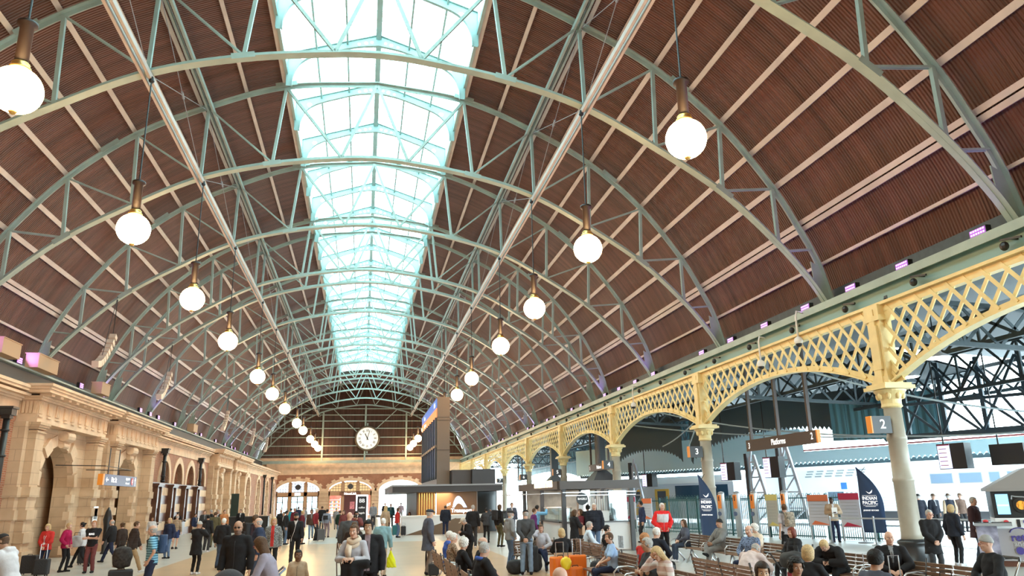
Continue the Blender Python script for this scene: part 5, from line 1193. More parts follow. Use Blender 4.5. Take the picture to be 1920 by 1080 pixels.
t = thing('wall_plaque_box', 'dark plaque on a cream panel beside the nearest portal pilaster', 'plaque', (-12.24, 39.45, 1.75)); MB().b2(-0.02, 0.02, -0.3, 0.3, -0.35, 0.35).build('panel', M_white, t); MB().b2(0.02, 0.03, -0.2, 0.2, -0.22, 0.25).build('plate', M_black, t)
t = thing('covered_umbrella_stand', 'folded black cloth figure beside the nearest stone portal', 'stand', (-11.6, 39.2, 0)); MB().lathe([(0.16, 0), (0.16, 0.05), (0.12, 0.1), (0.14, 1.2), (0.2, 1.5), (0.12, 1.85), (0.03, 2.05)], n=10).build('cloth', M_black, t, True)
# security domes on the gutter
for k, (y, z) in enumerate(((23.5, 7.1), (26.2, 6.75), (40.5, 6.9))):
    t = thing('security_camera', 'white dome security camera hanging by the lattice, %s from the right' % ORD[k], 'camera', (14.75, y, z), 0, 'dome cameras')
    MB().tube([(0.3, 0, 1.1), (0.05, 0, 1.15), (0, 0, 0.95), (0, 0, 0.15)], 0.035, 8).build('arm', M_white, t, True)
    MB().sphere((0, 0, 0.1), 0.15, 14, 8).build('dome_housing', M_white, t, True); MB().sphere((0, 0, -0.02), 0.11, 12, 8).build('dome', M_black, t, True)
# ================================================================ PEOPLE
def surface_nets(F, xs, ys, zs):
    # vectorised surface nets on a rectilinear grid, F < 0 inside
    nx, ny, nz = F.shape; ins = F < 0
    cube = np.zeros((nx - 1, ny - 1, nz - 1), int)
    for i in (0, 1):
        for j in (0, 1):
            for k in (0, 1): cube += ins[i:nx - 1 + i, j:ny - 1 + j, k:nz - 1 + k]
    act = (cube > 0) & (cube < 8); idx = -np.ones(act.shape, int); I = np.argwhere(act)
    if len(I) == 0: return np.zeros((0, 3)), []
    idx[act] = np.arange(len(I)); P = np.zeros((len(I), 3)); N = np.zeros(len(I)); a, b, c = I.T
    G = (xs, ys, zs)
    for ax in range(3):
        o = [q for q in range(3) if q != ax]
        for u in (0, 1):
            for v in (0, 1):
                d0 = [0, 0, 0]; d0[o[0]] = u; d0[o[1]] = v; d1 = list(d0); d1[ax] = 1
                f0 = F[a + d0[0], b + d0[1], c + d0[2]]; f1 = F[a + d1[0], b + d1[1], c + d1[2]]; m = (f0 < 0) != (f1 < 0)
                t = np.where(m, f0 / (f0 - f1 + 1e-12), 0); J = (a, b, c)
                for q in range(3):
                    g = G[q]; base = g[J[q] + d0[q]]; nxt = g[np.minimum(J[q] + d1[q], len(g) - 1)]
                    P[:, q] += np.where(m, base + (nxt - base) * (t if q == ax else 0), 0)
                N += m
    P /= N[:, None]; faces = []
    for ax in range(3):
        o = [q for q in range(3) if q != ax]; s0 = [slice(None)] * 3; s1 = [slice(None)] * 3; s0[ax] = slice(0, -1); s1[ax] = slice(1, None)
        m = ins[tuple(s0)] != ins[tuple(s1)]; E_ = np.argwhere(m)
        E_ = E_[(E_[:, o[0]] > 0) & (E_[:, o[1]] > 0) & (E_[:, o[0]] < F.shape[o[0]] - 1) & (E_[:, o[1]] < F.shape[o[1]] - 1)]
        if len(E_) == 0: continue
        q = []
        for u, v in ((0, 0), (1, 0), (1, 1), (0, 1)):
            e = E_.copy(); e[:, o[0]] -= u; e[:, o[1]] -= v; q.append(idx[e[:, 0], e[:, 1], e[:, 2]])
        q = np.stack(q, 1); fl = ins[E_[:, 0], E_[:, 1], E_[:, 2]]
        if ax == 1: fl = ~fl
        q[~fl] = q[~fl][:, ::-1]; faces.append(q)
    return P, np.concatenate(faces)
def smin(a, b, k):
    if a is None: return b
    h = np.clip(0.5 + 0.5 * (b - a) / k, 0, 1); return b * (1 - h) + a * h - k * h * (1 - h)
def sd_caps(P, a, b, ra, rb):
    a = np.asarray(a, float); b = np.asarray(b, float); d = b - a; L2 = float(d @ d) + 1e-9
    t = np.clip(((P - a) @ d) / L2, 0, 1); return np.linalg.norm(P - a - t[..., None] * d, axis=-1) - (ra + (rb - ra) * t)
def sd_ell(P, c, r):
    q = (P - np.asarray(c, float)) / np.asarray(r, float); n = np.linalg.norm(q, axis=-1); n2 = np.linalg.norm(q / np.asarray(r, float), axis=-1) + 1e-9
    return n * (n - 1) / n2
def grid(lo, hi, h):
    ax = [np.arange(lo[i] - 2 * h, hi[i] + 2.5 * h, h) for i in range(3)]; return np.stack(np.meshgrid(*ax, indexing='ij'), -1), ax

# ---- prefab heads, hair and hands as arrays (head centre at origin, face towards +y)
def head_sdf(P, fem=False):
    d = sd_ell(P, (0, -0.008, 0.025), (0.074, 0.094, 0.092)); d = smin(d, sd_ell(P, (0, 0.022, -0.038), (0.058 if fem else 0.062, 0.066, 0.076)), 0.03)
    d = smin(d, sd_ell(P, (0, 0.058, -0.090), (0.024 if fem else 0.03, 0.022, 0.018)), 0.022)          # chin
    d = smin(d, sd_caps(P, (0, 0.084, 0.012), (0, 0.104, -0.022), 0.008, 0.012), 0.010)                 # nose
    for s in (-1, 1):
        d = smin(d, sd_ell(P, (s * 0.010, 0.094, -0.024), (0.009, 0.009, 0.007)), 0.006)
        d = smin(d, sd_ell(P, (s * 0.042, 0.058, -0.020), (0.022, 0.02, 0.018)), 0.02)                  # cheekbones
        d = smin(d, sd_caps(P, (s * 0.014, 0.087, 0.026), (s * 0.044, 0.074, 0.026), 0.007, 0.006), 0.010)   # brow
        e = sd_ell(P, (s * 0.031, 0.090, 0.006), (0.015, 0.012, 0.009)); d = -smin(-d, e, 0.008)         # eye sockets
        d = smin(d, sd_ell(P, (s * 0.077, -0.006, -0.004), (0.008, 0.018, 0.030)), 0.006)               # ears
    d = smin(d, sd_ell(P, (0, 0.081, -0.052), (0.024, 0.010, 0.006)), 0.005); d = smin(d, sd_ell(P, (0, 0.079, -0.062), (0.021, 0.010, 0.006)), 0.005)
    d = smin(d, sd_caps(P, (0, -0.012, -0.06), (0, -0.03, -0.17), 0.046 if fem else 0.054, 0.050 if fem else 0.062), 0.03)
    return d
def mk(fn, lo, hi, h, *a):
    P, ax = grid(lo, hi, h); return surface_nets(fn(P, *a), *ax)
HEADS = {f_: mk(head_sdf, (-0.1, -0.12, -0.2), (0.1, 0.125, 0.13), 0.0072, f_) for f_ in (False, True)}
def skull(P, t): return np.minimum(sd_ell(P, (0, -0.008, 0.025), (0.074 + t, 0.094 + t, 0.092 + t)), sd_ell(P, (0, -0.01, -0.02), (0.068 + t, 0.075 + t, 0.075 + t)))
def hair_sdf(P, style):
    x, y, z = P[..., 0], P[..., 1], P[..., 2]; wob = 0.003 * np.sin(x * 160) * np.sin(y * 130 + 1) * np.sin(z * 140 + 2)
    hl = 0.062 - 1.1 * np.maximum(0, y - 0.02)      # hairline: cut plane rises at the face
    def shell(t): return skull(P, t) + wob
    face = np.maximum(np.maximum(-(y - 0.035), z - (0.075)), np.abs(x) - 0.064)   # region in front of the face
    def cut(d, low, front=0.035, top=0.072):
        d = np.maximum(d, low - z); f_ = np.minimum(np.minimum(y - front, top - z), 0.066 - np.abs(x)); return np.maximum(d, f_)
    if style == 'short': return cut(shell(0.011), -0.055 + 0.6 * np.maximum(0, y + 0.02))
    if style == 'mop': return cut(shell(0.020), -0.065 + 0.6 * np.maximum(0, y + 0.02), 0.04, 0.062)
    if style == 'balding': return np.maximum(cut(skull(P, 0.009) + wob, -0.06 + 0.5 * np.maximum(0, y + 0.02)), z - 0.045 - 0.9 * np.minimum(0, y + 0.05) * 0)
    if style == 'curly':
        w2 = 0.011 * np.sin(x * 110) * np.sin(y * 110 + 1) * np.sin(z * 110); return cut(skull(P, 0.027) + w2, -0.075 + 0.5 * np.maximum(0, y + 0.02), 0.042, 0.066)
    if style in ('bob', 'long', 'bun', 'hoodhair'):
        d = shell(0.018 if style != 'bun' else 0.011)
        if style == 'bob': d = smin(d, sd_ell(P, (0, -0.02, -0.05), (0.098, 0.085, 0.085)), 0.03); d = cut(d, -0.125, 0.022, 0.070)
        elif style == 'long':
            d = smin(d, sd_ell(P, (0, -0.035, -0.12), (0.105, 0.07, 0.20)), 0.04); d = smin(d, sd_ell(P, (0, -0.06, -0.24), (0.11, 0.05, 0.13)), 0.04); d = cut(d, -0.36, 0.015, 0.070)
        else: d = cut(d, -0.07 + 0.6 * np.maximum(0, y + 0.02)); d = smin(d, sd_ell(P, (0, -0.125, 0.055), (0.036, 0.034, 0.036)) + wob, 0.012)
        return d
    if style == 'beanie': return np.maximum(smin(skull(P, 0.016), sd_ell(P, (0, -0.02, 0.09), (0.06, 0.07, 0.05)), 0.03), 0.030 - z + 0.25 * y)
    if style == 'cap':
        d = np.maximum(skull(P, 0.016), 0.040 - z + 0.2 * np.minimum(y, 0.0) * -1); b = sd_ell(P, (0, 0.115, 0.050), (0.062, 0.065, 0.010)); return np.minimum(d, b)
    if style == 'flatcap':
        d = np.maximum(sd_ell(P, (0, 0.0, 0.062), (0.098, 0.122, 0.062)), 0.045 - z); b = sd_ell(P, (0, 0.115, 0.048), (0.055, 0.045, 0.010)); return np.minimum(d, b)
    if style == 'peaked':
        d = np.maximum(sd_ell(P, (0, -0.005, 0.085), (0.115, 0.125, 0.035)), 0.060 - z); d = np.minimum(d, np.maximum(skull(P, 0.014), np.maximum(0.045 - z, z - 0.09))); return np.minimum(d, sd_ell(P, (0, 0.105, 0.045), (0.06, 0.04, 0.009)))
    if style == 'hat':
        d = np.maximum(sd_ell(P, (0, -0.005, 0.07), (0.085, 0.105, 0.10)), 0.058 - z); d = np.maximum(d, -(sd_ell(P, (0, 0, 0.185), (0.035, 0.09, 0.03)))); br = sd_ell(P, (0, 0, 0.062), (0.165, 0.185, 0.010)); return np.minimum(d, br)
    if style == 'hood': 
        d = smin(skull(P, 0.035), sd_ell(P, (0, -0.05, -0.05), (0.09, 0.08, 0.1)), 0.04); f_ = np.minimum(np.minimum(y - 0.03, 0.085 - z), 0.07 - np.abs(x)); return np.maximum(np.maximum(d, f_), -0.15 - z)
HAIRS = {}
def hair_mesh(style):
    if style not in HAIRS:
        lo, hi = ((-0.14, -0.19, -0.4), (0.14, 0.13, 0.16)) if style == 'long' else (((-0.2, -0.22, -0.0), (0.2, 0.22, 0.19)) if style == 'hat' else ((-0.14, -0.18, -0.17), (0.14, 0.2, 0.17)))
        HAIRS[style] = mk(hair_sdf, lo, hi, 0.0085, style)
    return HAIRS[style]
def hand_sdf(P, curl, spread=1.0):
    # wrist at origin, palm along +z, palm facing -y, thumb towards +x
    d = sd_caps(P, (0, 0, -0.02), (0, 0, 0.02), 0.027, 0.026); d = smin(d, sd_ell(P, (0, 0, 0.055), (0.041, 0.017, 0.050)), 0.015)
    for i, (x, l) in enumerate(((0.030, 0.075), (0.010, 0.085), (-0.010, 0.078), (-0.029, 0.060))):
        p = np.array((x, 0.0, 0.092)); a = R(12 + 6 * i) * 0.3 + curl * 0.35; dirx = x * 1.6 * spread
        for k, (q, r) in enumerate(((0.45, 0.0092), (0.32, 0.0083), (0.23, 0.0074))):
            v = np.array((dirx, -math.sin(a), math.cos(a))); v /= np.linalg.norm(v); e = p + v * l * q; d = smin(d, sd_caps(P, p, e, r, r * 0.92), 0.004); p = e; a += curl
    p = np.array((0.030, -0.004, 0.028)); v = np.array((0.72, -0.35, 0.62)); e = p + v / np.linalg.norm(v) * 0.042; d = smin(d, sd_caps(P, p, e, 0.014, 0.011), 0.008)
    v = np.array((0.35, -0.45 - curl * 0.3, 0.8)); d = smin(d, sd_caps(P, e, e + v / np.linalg.norm(v) * 0.032, 0.0105, 0.008), 0.004)
    return d
HANDS = {k: mk(hand_sdf, (-0.06, -0.09, -0.05), (0.085, 0.04, 0.19), 0.0052, c) for k, c in (('relaxed', R(22)), ('grip', R(68)), ('flat', R(8)))}

SKIN = {'fair': (0.62, 0.36, 0.26), 'tan': (0.46, 0.25, 0.16), 'brown': (0.22, 0.11, 0.065), 'dark': (0.07, 0.035, 0.022), 'asian': (0.58, 0.37, 0.25)}
CLOTH = {'white': (0.62, 0.60, 0.62), 'red': (0.52, 0.035, 0.03), 'magenta': (0.36, 0.012, 0.07), 'black': (0.018, 0.017, 0.019), 'navy': (0.022, 0.028, 0.06), 'maroon': (0.17, 0.05, 0.05), 'darkbrown': (0.035, 0.022, 0.018),
 'khaki': (0.33, 0.22, 0.12), 'jeans': (0.11, 0.17, 0.28), 'jeans_light': (0.20, 0.27, 0.37), 'jeans_dark': (0.05, 0.07, 0.11), 'beige': (0.50, 0.38, 0.27), 'charcoal': (0.045, 0.045, 0.05), 'olive': (0.10, 0.085, 0.045), 'orange': (0.5, 0.2, 0.08),
 'plum': (0.07, 0.045, 0.06), 'navyblue': (0.03, 0.04, 0.075), 'patterngrey': (0.26, 0.27, 0.27), 'lilacgrey': (0.30, 0.27, 0.33), 'grey': (0.25, 0.25, 0.26), 'teal': (0.03, 0.3, 0.38), 'burgundy': (0.13, 0.02, 0.03), 'brown': (0.10, 0.06, 0.045),
 'darkred': (0.22, 0.025, 0.03), 'greyblue': (0.27, 0.30, 0.38), 'mauve': (0.30, 0.22, 0.25), 'darkgreen': (0.02, 0.04, 0.03), 'darkgrey': (0.07, 0.07, 0.075), 'palegrey': (0.46, 0.44, 0.48), 'bluegreen': (0.20, 0.33, 0.36), 'tan': (0.42, 0.30, 0.20),
 'darkteal': (0.03, 0.12, 0.14), 'pinkgrey': (0.5, 0.4, 0.42), 'navyblack': (0.02, 0.022, 0.032), 'slate': (0.085, 0.09, 0.12), 'taupe': (0.24, 0.19, 0.17), 'royalblue': (0.06, 0.12, 0.42), 'skyblue': (0.2, 0.45, 0.72), 'purple': (0.12, 0.03, 0.13),
 'midgrey': (0.20, 0.195, 0.19), 'bluecheck': (0.2, 0.27, 0.42), 'cream': (0.68, 0.55, 0.43), 'palepink': (0.62, 0.50, 0.48), 'stripeblue': (0.25, 0.5, 0.65), 'tanstripe': (0.5, 0.36, 0.25), 'leopard': (0.32, 0.22, 0.15), 'whiteblue': (0.6, 0.68, 0.78), 'whiteblue2': (0.35, 0.5, 0.75),
 'redwhite': (0.75, 0.03, 0.03), 'pinkstripe': (0.62, 0.45, 0.42), 'plumdark': (0.06, 0.03, 0.035), 'shorts_navy': (0.04, 0.06, 0.16)}
HAIRC = {'black': (0.012, 0.01, 0.01), 'brown': (0.09, 0.045, 0.022), 'darkbrown': (0.035, 0.018, 0.012), 'blond': (0.52, 0.36, 0.18), 'grey': (0.38, 0.36, 0.34), 'white': (0.68, 0.64, 0.60), 'ginger': (0.42, 0.19, 0.08), 'auburn': (0.17, 0.035, 0.02), 'navy': (0.02, 0.022, 0.035), 'beige': (0.55, 0.45, 0.35), 'stripe': (0.3, 0.29, 0.28)}
def cloth_mat(c):
    n = 'fabric_' + c
    if n in MATS: return MATS[n]
    m = mat(n, CLOTH[c], 0.85, noise=0.12, nscale=9, spec=0.2, bump=0.15, bscale=26)
    pat = {'stripeblue': ('z', 0.055, (0.05, 0.16, 0.26)), 'tanstripe': ('z', 0.05, (0.08, 0.06, 0.05)), 'pinkstripe': ('z', 0.14, (0.75, 0.68, 0.66)), 'stripecap': ('z', 0.03, (0.02, 0.02, 0.02))}
    if c in pat:
        t, b = nodes(m); tc = t.nodes.new('ShaderNodeTexCoord'); sx = t.nodes.new('ShaderNodeSeparateXYZ'); t.links.new(tc.outputs['Object'], sx.inputs[0])
        q = math_node(t, 'LESS_THAN', math_node(t, 'FRACT', math_node(t, 'MULTIPLY', sx.outputs[2], 1 / pat[c][1])), 0.4)
        mx = t.nodes.new('ShaderNodeMix'); mx.data_type = 'RGBA'; t.links.new(q, mx.inputs['Factor']); mx.inputs['A'].default_value = (*CLOTH[c], 1); mx.inputs['B'].default_value = (*pat[c][2], 1); t.links.new(mx.outputs['Result'], b.inputs['Base Color'])
    if c in ('leopard', 'patterngrey', 'bluecheck'):
        t, b = nodes(m); tc = t.nodes.new('ShaderNodeTexCoord'); v = t.nodes.new('ShaderNodeTexVoronoi'); v.inputs['Scale'].default_value = 34; t.links.new(tc.outputs['Object'], v.inputs['Vector'])
        mx = t.nodes.new('ShaderNodeMix'); mx.data_type = 'RGBA'; t.links.new(math_node(t, 'LESS_THAN', v.outputs['Distance'], 0.42), mx.inputs['Factor']); mx.inputs['A'].default_value = (*CLOTH[c], 1); mx.inputs['B'].default_value = (*[k * 0.25 for k in CLOTH[c]], 1); t.links.new(mx.outputs['Result'], b.inputs['Base Color'])
    return m
def skin_mats(k):
    c = SKIN[k]; a = mat('skin_' + k, c, 0.5, noise=0.06, nscale=20); b = mat('lips_' + k, (c[0] * 0.75, c[1] * 0.5, c[2] * 0.5), 0.4); return [a, b, mat('eye_white', (0.75, 0.72, 0.7), 0.3), mat('eye_iris', (0.03, 0.02, 0.015), 0.2), mat('eyebrow_' + k, (c[0] * 0.35, c[1] * 0.3, c[2] * 0.3), 0.8)]
def obj_arr(name, V, Fq, mats, mi=None, parent=None, smooth=True):
    me = bpy.data.meshes.new(name); me.from_pydata(V.tolist(), [], [tuple(f) for f in (Fq.tolist() if hasattr(Fq, 'tolist') else Fq)])
    for m in (mats if isinstance(mats, list) else [mats]): me.materials.append(m)
    if mi is not None: me.polygons.foreach_set('material_index', mi)
    me.polygons.foreach_set('use_smooth', [smooth] * len(me.polygons)); me.update()
    o = bpy.data.objects.new(name, me); COL.objects.link(o)
    if parent is not None: o.parent = parent
    return o
def ik(a, b, l1, l2, hint):
    a = np.array(a, float); b = np.array(b, float); d = b - a; L = np.linalg.norm(d); mx = (l1 + l2) * 0.998
    if L > mx: b = a + d / L * mx; d = b - a; L = mx
    u = d / L; x = (l1 * l1 - l2 * l2 + L * L) / (2 * L); h = math.sqrt(max(0, l1 * l1 - x * x)); n = np.array(hint, float); n = n - u * (n @ u); n /= (np.linalg.norm(n) + 1e-9)
    return a + u * x + n * h, b
def rotx(a):   # positive leans forward (+y)
    c, s = math.cos(a), math.sin(a); return np.array(((1, 0, 0), (0, c, s), (0, -s, c)))
def basis(z, yh):
    z = np.array(z, float); z /= np.linalg.norm(z); y = np.array(yh, float); y = y - z * (y @ z); y /= (np.linalg.norm(y) + 1e-9); x = np.cross(y, z); return np.stack([x, y, z], 1)
def make_person(d):
    H = d['H']; fem = bool(d.get('female')); child = bool(d.get('child')); pose = d['pose']; sit = pose.startswith('sit')
    H0 = 1.75
    if sit:
        S = 0.96 if fem else 1.0
    else: S = H / H0
    if child: S = H / H0
    rnd = random.Random(int(d['x'] * 131 + d['y'] * 17)); dist = math.hypot(d['x'], d['y'])
    h = (0.014 if dist < 17 else 0.018 if dist < 30 else 0.026 if dist < 50 else 0.036) / S
    lean = {'push': 0.35, 'bent': 0.32, 'sit': 0.06, 'sitbent': 0.75, 'walk': 0.06, 'bag': 0.22, 'reach': 0.12, 'sitlegs': -0.12, 'sithead': 0.25, 'sitcross': 0.0, 'sitphone': 0.12}.get(pose, 0.02)
    hy, hz = 0.0, 0.94
    if sit: hz = 0.55; hy = -0.04
    if pose == 'walk': hz = 0.92
    hip = np.array((0, hy, hz)); T = rotx(lean); up = lambda u, v, w: hip + T @ np.array((u, v, w))
    sw = 0.165 if fem else 0.19
    if child: sw = 0.15
    neck = up(0, -0.01, 0.545); hd_tilt = {'sitbent': 0.5, 'bent': 0.45, 'phone': 0.3, 'sithead': 0.45, 'front': 0.18, 'push': 0.15}.get(pose, 0.04 + 0.06 * rnd.random())
    hr = rotx(lean * 0.6 + hd_tilt); yaw = R(rnd.uniform(-18, 18)) if pose not in ('carry', 'cross', 'front') else 0.0
    yaw += R(d.get('look', 0)); cy_, sy_ = math.cos(yaw), math.sin(yaw); hr = hr @ np.array(((cy_, -sy_, 0), (sy_, cy_, 0), (0, 0, 1)))
    head = neck + hr @ np.array((0, 0.03, 0.148)); hs = 1.0 if not child else 1.18
    if sit:      # adjust so the head top meets the given height
        cur = head[2] + 0.118
        if lean < 0.3: S *= 1.0
    # legs
    hipj = [hip + np.array((s * 0.09, 0, -0.01)) for s in (-1, 1)]; legs = []
    for i, s in enumerate((-1, 1)):
        if sit:
            if pose == 'sitlegs' and s > 0: kn = hipj[i] + np.array((-0.02, 0.42, 0.08)); an = kn + np.array((-0.2, 0.12, -0.16)); an = kn + (an - kn) * 1.3
            elif pose == 'sitphone' and s > 0: kn = hipj[i] + np.array((-0.08, 0.42, 0.07)); an = kn + np.array((-0.18, 0.10, -0.36))
            else: kn = hipj[i] + np.array((s * rnd.uniform(0.02, 0.07), 0.43, -0.02)); an = np.array((kn[0] + s * 0.01, kn[1] + rnd.uniform(-0.06, 0.1), 0.09)); an[2] = max(0.09, kn[2] - 0.43)
        else:
            if pose == 'walk': f = np.array((s * 0.07, 0.33 * s, 0.10 if s > 0 else 0.14))
            else: f = np.array((s * rnd.uniform(0.09, 0.13), rnd.uniform(-0.05, 0.06), 0.09))
            kn, an = ik(hipj[i], f, 0.43, 0.43, (0, 1, 0.0))
        legs.append((hipj[i], kn, an))
    # arms
    sh = [up(s * sw, -0.005, 0.475) for s in (-1, 1)]; arms = []; grips = ['relaxed', 'relaxed']
    def A(i, tgt, hint): e, w = ik(sh[i], tgt, 0.29, 0.26, hint); arms.append((sh[i], e, w))
    for i, s in enumerate((-1, 1)):
        if pose in ('stand', 'walk', 'cane', 'bag'):
            sg = s * (-0.16 if pose == 'walk' else 0.03); tgt = sh[i] + np.array((s * 0.07, 0.04 + sg, -0.53))
            if pose in ('cane', 'bag') and s > 0: grips[i] = 'grip'
            A(i, tgt, (s * 0.4, -1, 0))
        elif pose == 'hip': A(i, hip + np.array((s * 0.19, 0.05, 0.0)), (s * 0.8, -1, 0))
        elif pose == 'pockets': A(i, hip + np.array((s * 0.17, 0.10, 0.02)), (s * 1.0, -0.7, 0))
        elif pose == 'front': A(i, up(s * 0.045, 0.20, 0.03), (s * 1, -0.4, 0)); grips[i] = 'grip'
        elif pose == 'cross' or pose == 'sitcross': A(i, up(-s * 0.13, 0.20 + 0.03 * s, 0.22), (s * 0.8, 0.1, -1))
        elif pose == 'behind': A(i, up(s * 0.05, -0.20, 0.03), (s * 1.0, -0.5, 0)); grips[i] = 'grip'
        elif pose == 'phone': A(i, up(s * 0.06, 0.30, 0.52 if s > 0 else 0.50), (s * 0.8, 0, -1)); grips[i] = 'grip'
        elif pose == 'hold' or pose == 'carry': A(i, up(s * 0.09, 0.26, 0.24), (s * 0.8, -0.2, -1)); grips[i] = 'grip'
        elif pose == 'push': A(i, up(s * 0.18, 0.42, 0.18), (s * 0.5, -0.2, -1)); grips[i] = 'grip'
        elif pose == 'bent': A(i, up(s * 0.06, 0.27, 0.36), (s * 0.8, -0.2, -1)); grips[i] = 'grip'
        elif pose == 'reach':
            if s > 0: A(i, up(0.20, 0.36, 0.66), (1, 0, -0.6)); grips[i] = 'flat'
            else: A(i, up(-0.18, 0.25, 0.1), (-0.7, -0.6, 0))
        elif pose in ('sitphone', 'sithead') and s > 0:
            A(i, head + hr @ (np.array((0.10, 0.02, -0.06)) if pose == 'sitphone' else np.array((0.055, 0.10, 0.0))), (0.8, 0.3, -1)); grips[i] = 'grip'
        elif pose == 'sitbent': A(i, np.array((s * 0.07, 0.50 + hy, hz + 0.14)), (s * 1, 0, -0.3)); grips[i] = 'grip'
        elif sit: A(i, np.array((s * 0.10, 0.30 + hy, hz + 0.14)), (s * 1, -0.4, -0.2))
        else: A(i, sh[i] + np.array((s * 0.06, 0.04, -0.53)), (0, -1, 0))
    kind, colr = d['top'].split(':') if ':' in d['top'] else ('jumper', d['top'])
    kind = kind.replace('w_hood', 'hood'); tee = kind in ('tee', 'polo') or d.get('tee')
    # profiles along the torso: (height, half width, half depth)
    wd = {'puffer': 0.035, 'coat': 0.028, 'jacket': 0.024, 'hood': 0.02}.get(kind, 0.012) + (0.008 if not fem else 0.002)
    prof = np.array([(-0.12, 0.165, 0.125), (0.0, 0.160, 0.120), (0.13, 0.135 if fem else 0.148, 0.105), (0.25, 0.145 if fem else 0.16, 0.118), (0.36, 0.158 if fem else 0.178, 0.122 if not fem else 0.13), (0.44, 0.140 if fem else 0.16, 0.105), (0.50, 0.085, 0.075), (0.56, 0.055, 0.055)])
    if rnd.random() < 0.4 and not fem: prof[1:4, 2] += 0.035
    hem = {'coat': -0.30, 'jacket': -0.10, 'puffer': -0.12, 'hood': -0.08, 'jumper': -0.06, 'tee': -0.06, 'polo': -0.06}[kind]
    if sit: hem = max(hem, -0.09)
    Ti = T.T
    def torso(P, add, lo, hi):
        q = (P - hip) @ Ti.T; z = q[..., 2]; a = np.interp(z, prof[:, 0], prof[:, 1]) + add; b = np.interp(z, prof[:, 0], prof[:, 2]) + add
        if lo < -0.12: g = np.clip((-0.12 - z) / 0.35, 0, 1) * 0.05; a = a + g; b = b + g
        rr = np.sqrt((q[..., 0] / a) ** 2 + (q[..., 1] / b) ** 2); dd = (rr - 1) * np.minimum(a, b); return np.maximum(np.maximum(dd, lo - z), z - hi)
    pts = np.array([hip, neck, head] + [p for l in legs for p in l] + [p for l in arms for p in l])
    root = bpy.data.objects.new('person', None); COL.objects.link(root); root.empty_display_size = 0.1
    root.location = (d['x'], d['y'], 0); root.rotation_euler = (0, 0, -R(d['h'])); root.scale = (S, S, S); tag(root, d['label'], 'person')
    # body skin: slim trunk, neck, arms, legs in one surface with the head and hands joined in
    lo = pts.min(0) - 0.13; hi = pts.max(0) + 0.13; hi[2] = max(hi[2], neck[2] + 0.05); lo[2] = max(lo[2], -0.01)
    hb = max(h, 0.018)
    P, ax = grid(lo, hi, hb * 1.15); D = torso(P, -0.022, -0.1, 0.53); D = smin(D, sd_caps(P, up(0, -0.01, 0.47), neck + (head - neck) * 0.35, 0.062 if not fem else 0.052, 0.052 if not fem else 0.044), 0.04)
    for a, b, c in arms: D = smin(D, np.minimum(sd_caps(P, a, b, 0.046, 0.037), sd_caps(P, b, c, 0.037, 0.027)), 0.025)
    for a, b, c in legs: D = smin(D, np.minimum(sd_caps(P, a, b, 0.078, 0.052), sd_caps(P, b, c, 0.052, 0.036)), 0.03)
    V, Fq = surface_nets(D, *ax); Vs = [V]; Fs = [Fq]; mi = [np.zeros(len(Fq), int)]; off = len(V)
    hv, hf = HEADS[fem]; cen = hv[hf].mean(1); hm = np.zeros(len(hf), int)
    hm[(np.abs(cen[:, 0]) < 0.024) & (cen[:, 1] > 0.075) & (cen[:, 2] > -0.070) & (cen[:, 2] < -0.046)] = 1
    hm[(np.abs(np.abs(cen[:, 0]) - 0.031) < 0.020) & (cen[:, 1] > 0.068) & (cen[:, 2] > 0.024) & (cen[:, 2] < 0.036)] = 4
    hv2 = (hv * hs) @ hr.T + head; Vs.append(hv2); Fs.append(hf + off); mi.append(hm); off += len(hv2)
    if dist < 60:
        for s in (-1, 1):
            for r_, c_, k_ in ((0.0112, (s * 0.031, 0.0775, 0.006), 2), (0.0072, (s * 0.031, 0.0835, 0.006), 3)):
                sp = MB().sphere((0, 0, 0), r_ * hs, 8, 6); v = (np.array(sp.v) + np.array(c_) * hs) @ hr.T + head; Vs.append(v); Fs.append(np.array(sp.f) + off); mi.append(np.full(len(sp.f), k_)); off += len(v)
    for i, s in enumerate((-1, 1)):
        a, e, w = arms[i]; g = grips[i]; dr = (w - e) / np.linalg.norm(w - e)
        inw = np.array((-s * 1.0, 0.1, 0)) if pose not in ('behind',) else np.array((-s * 0.6, 0.8, 0))
        if pose in ('hold', 'carry', 'front', 'phone', 'push', 'sit', 'sitbent', 'bent'): inw = np.array((-s * 0.5, -0.2, -0.9)) if pose != 'front' else np.array((-s * 0.3, -1, 0))
        B = basis(dr, -inw); hv, hf = HANDS[g]; m = hv.copy(); ff = hf
        want = np.array((0, 1, 0.3)) if not pose == 'behind' else np.array((0, -1, 0))
        if (B[:, 0] @ want) < 0: m[:, 0] *= -1; ff = hf[:, ::-1]
        m = m @ B.T + w; Vs.append(m); Fs.append(ff + off); mi.append(np.zeros(len(ff), int)); off += len(m)
    body = obj_arr('body', np.concatenate(Vs), np.concatenate(Fs), skin_mats(d['skin']), np.concatenate(mi), root)
    # top
    sleeve = cloth_mat(colr)
    P, ax = grid(np.minimum.reduce([a for l in arms for a in l] + [hip + np.array((-0.2, -0.2, hem))]) - 0.10, np.maximum.reduce([a for l in arms for a in l] + [neck]) + 0.10, h)
    D = torso(P, wd, hem, 0.545)
    for i in (0, 1): D = smin(D, sd_caps(P, up(0, -0.01, 0.50), sh[i] * 0.92 + up(0, 0, 0.45) * 0.08, 0.052 + wd * 0.6, 0.056 + wd * 0.6), 0.045)
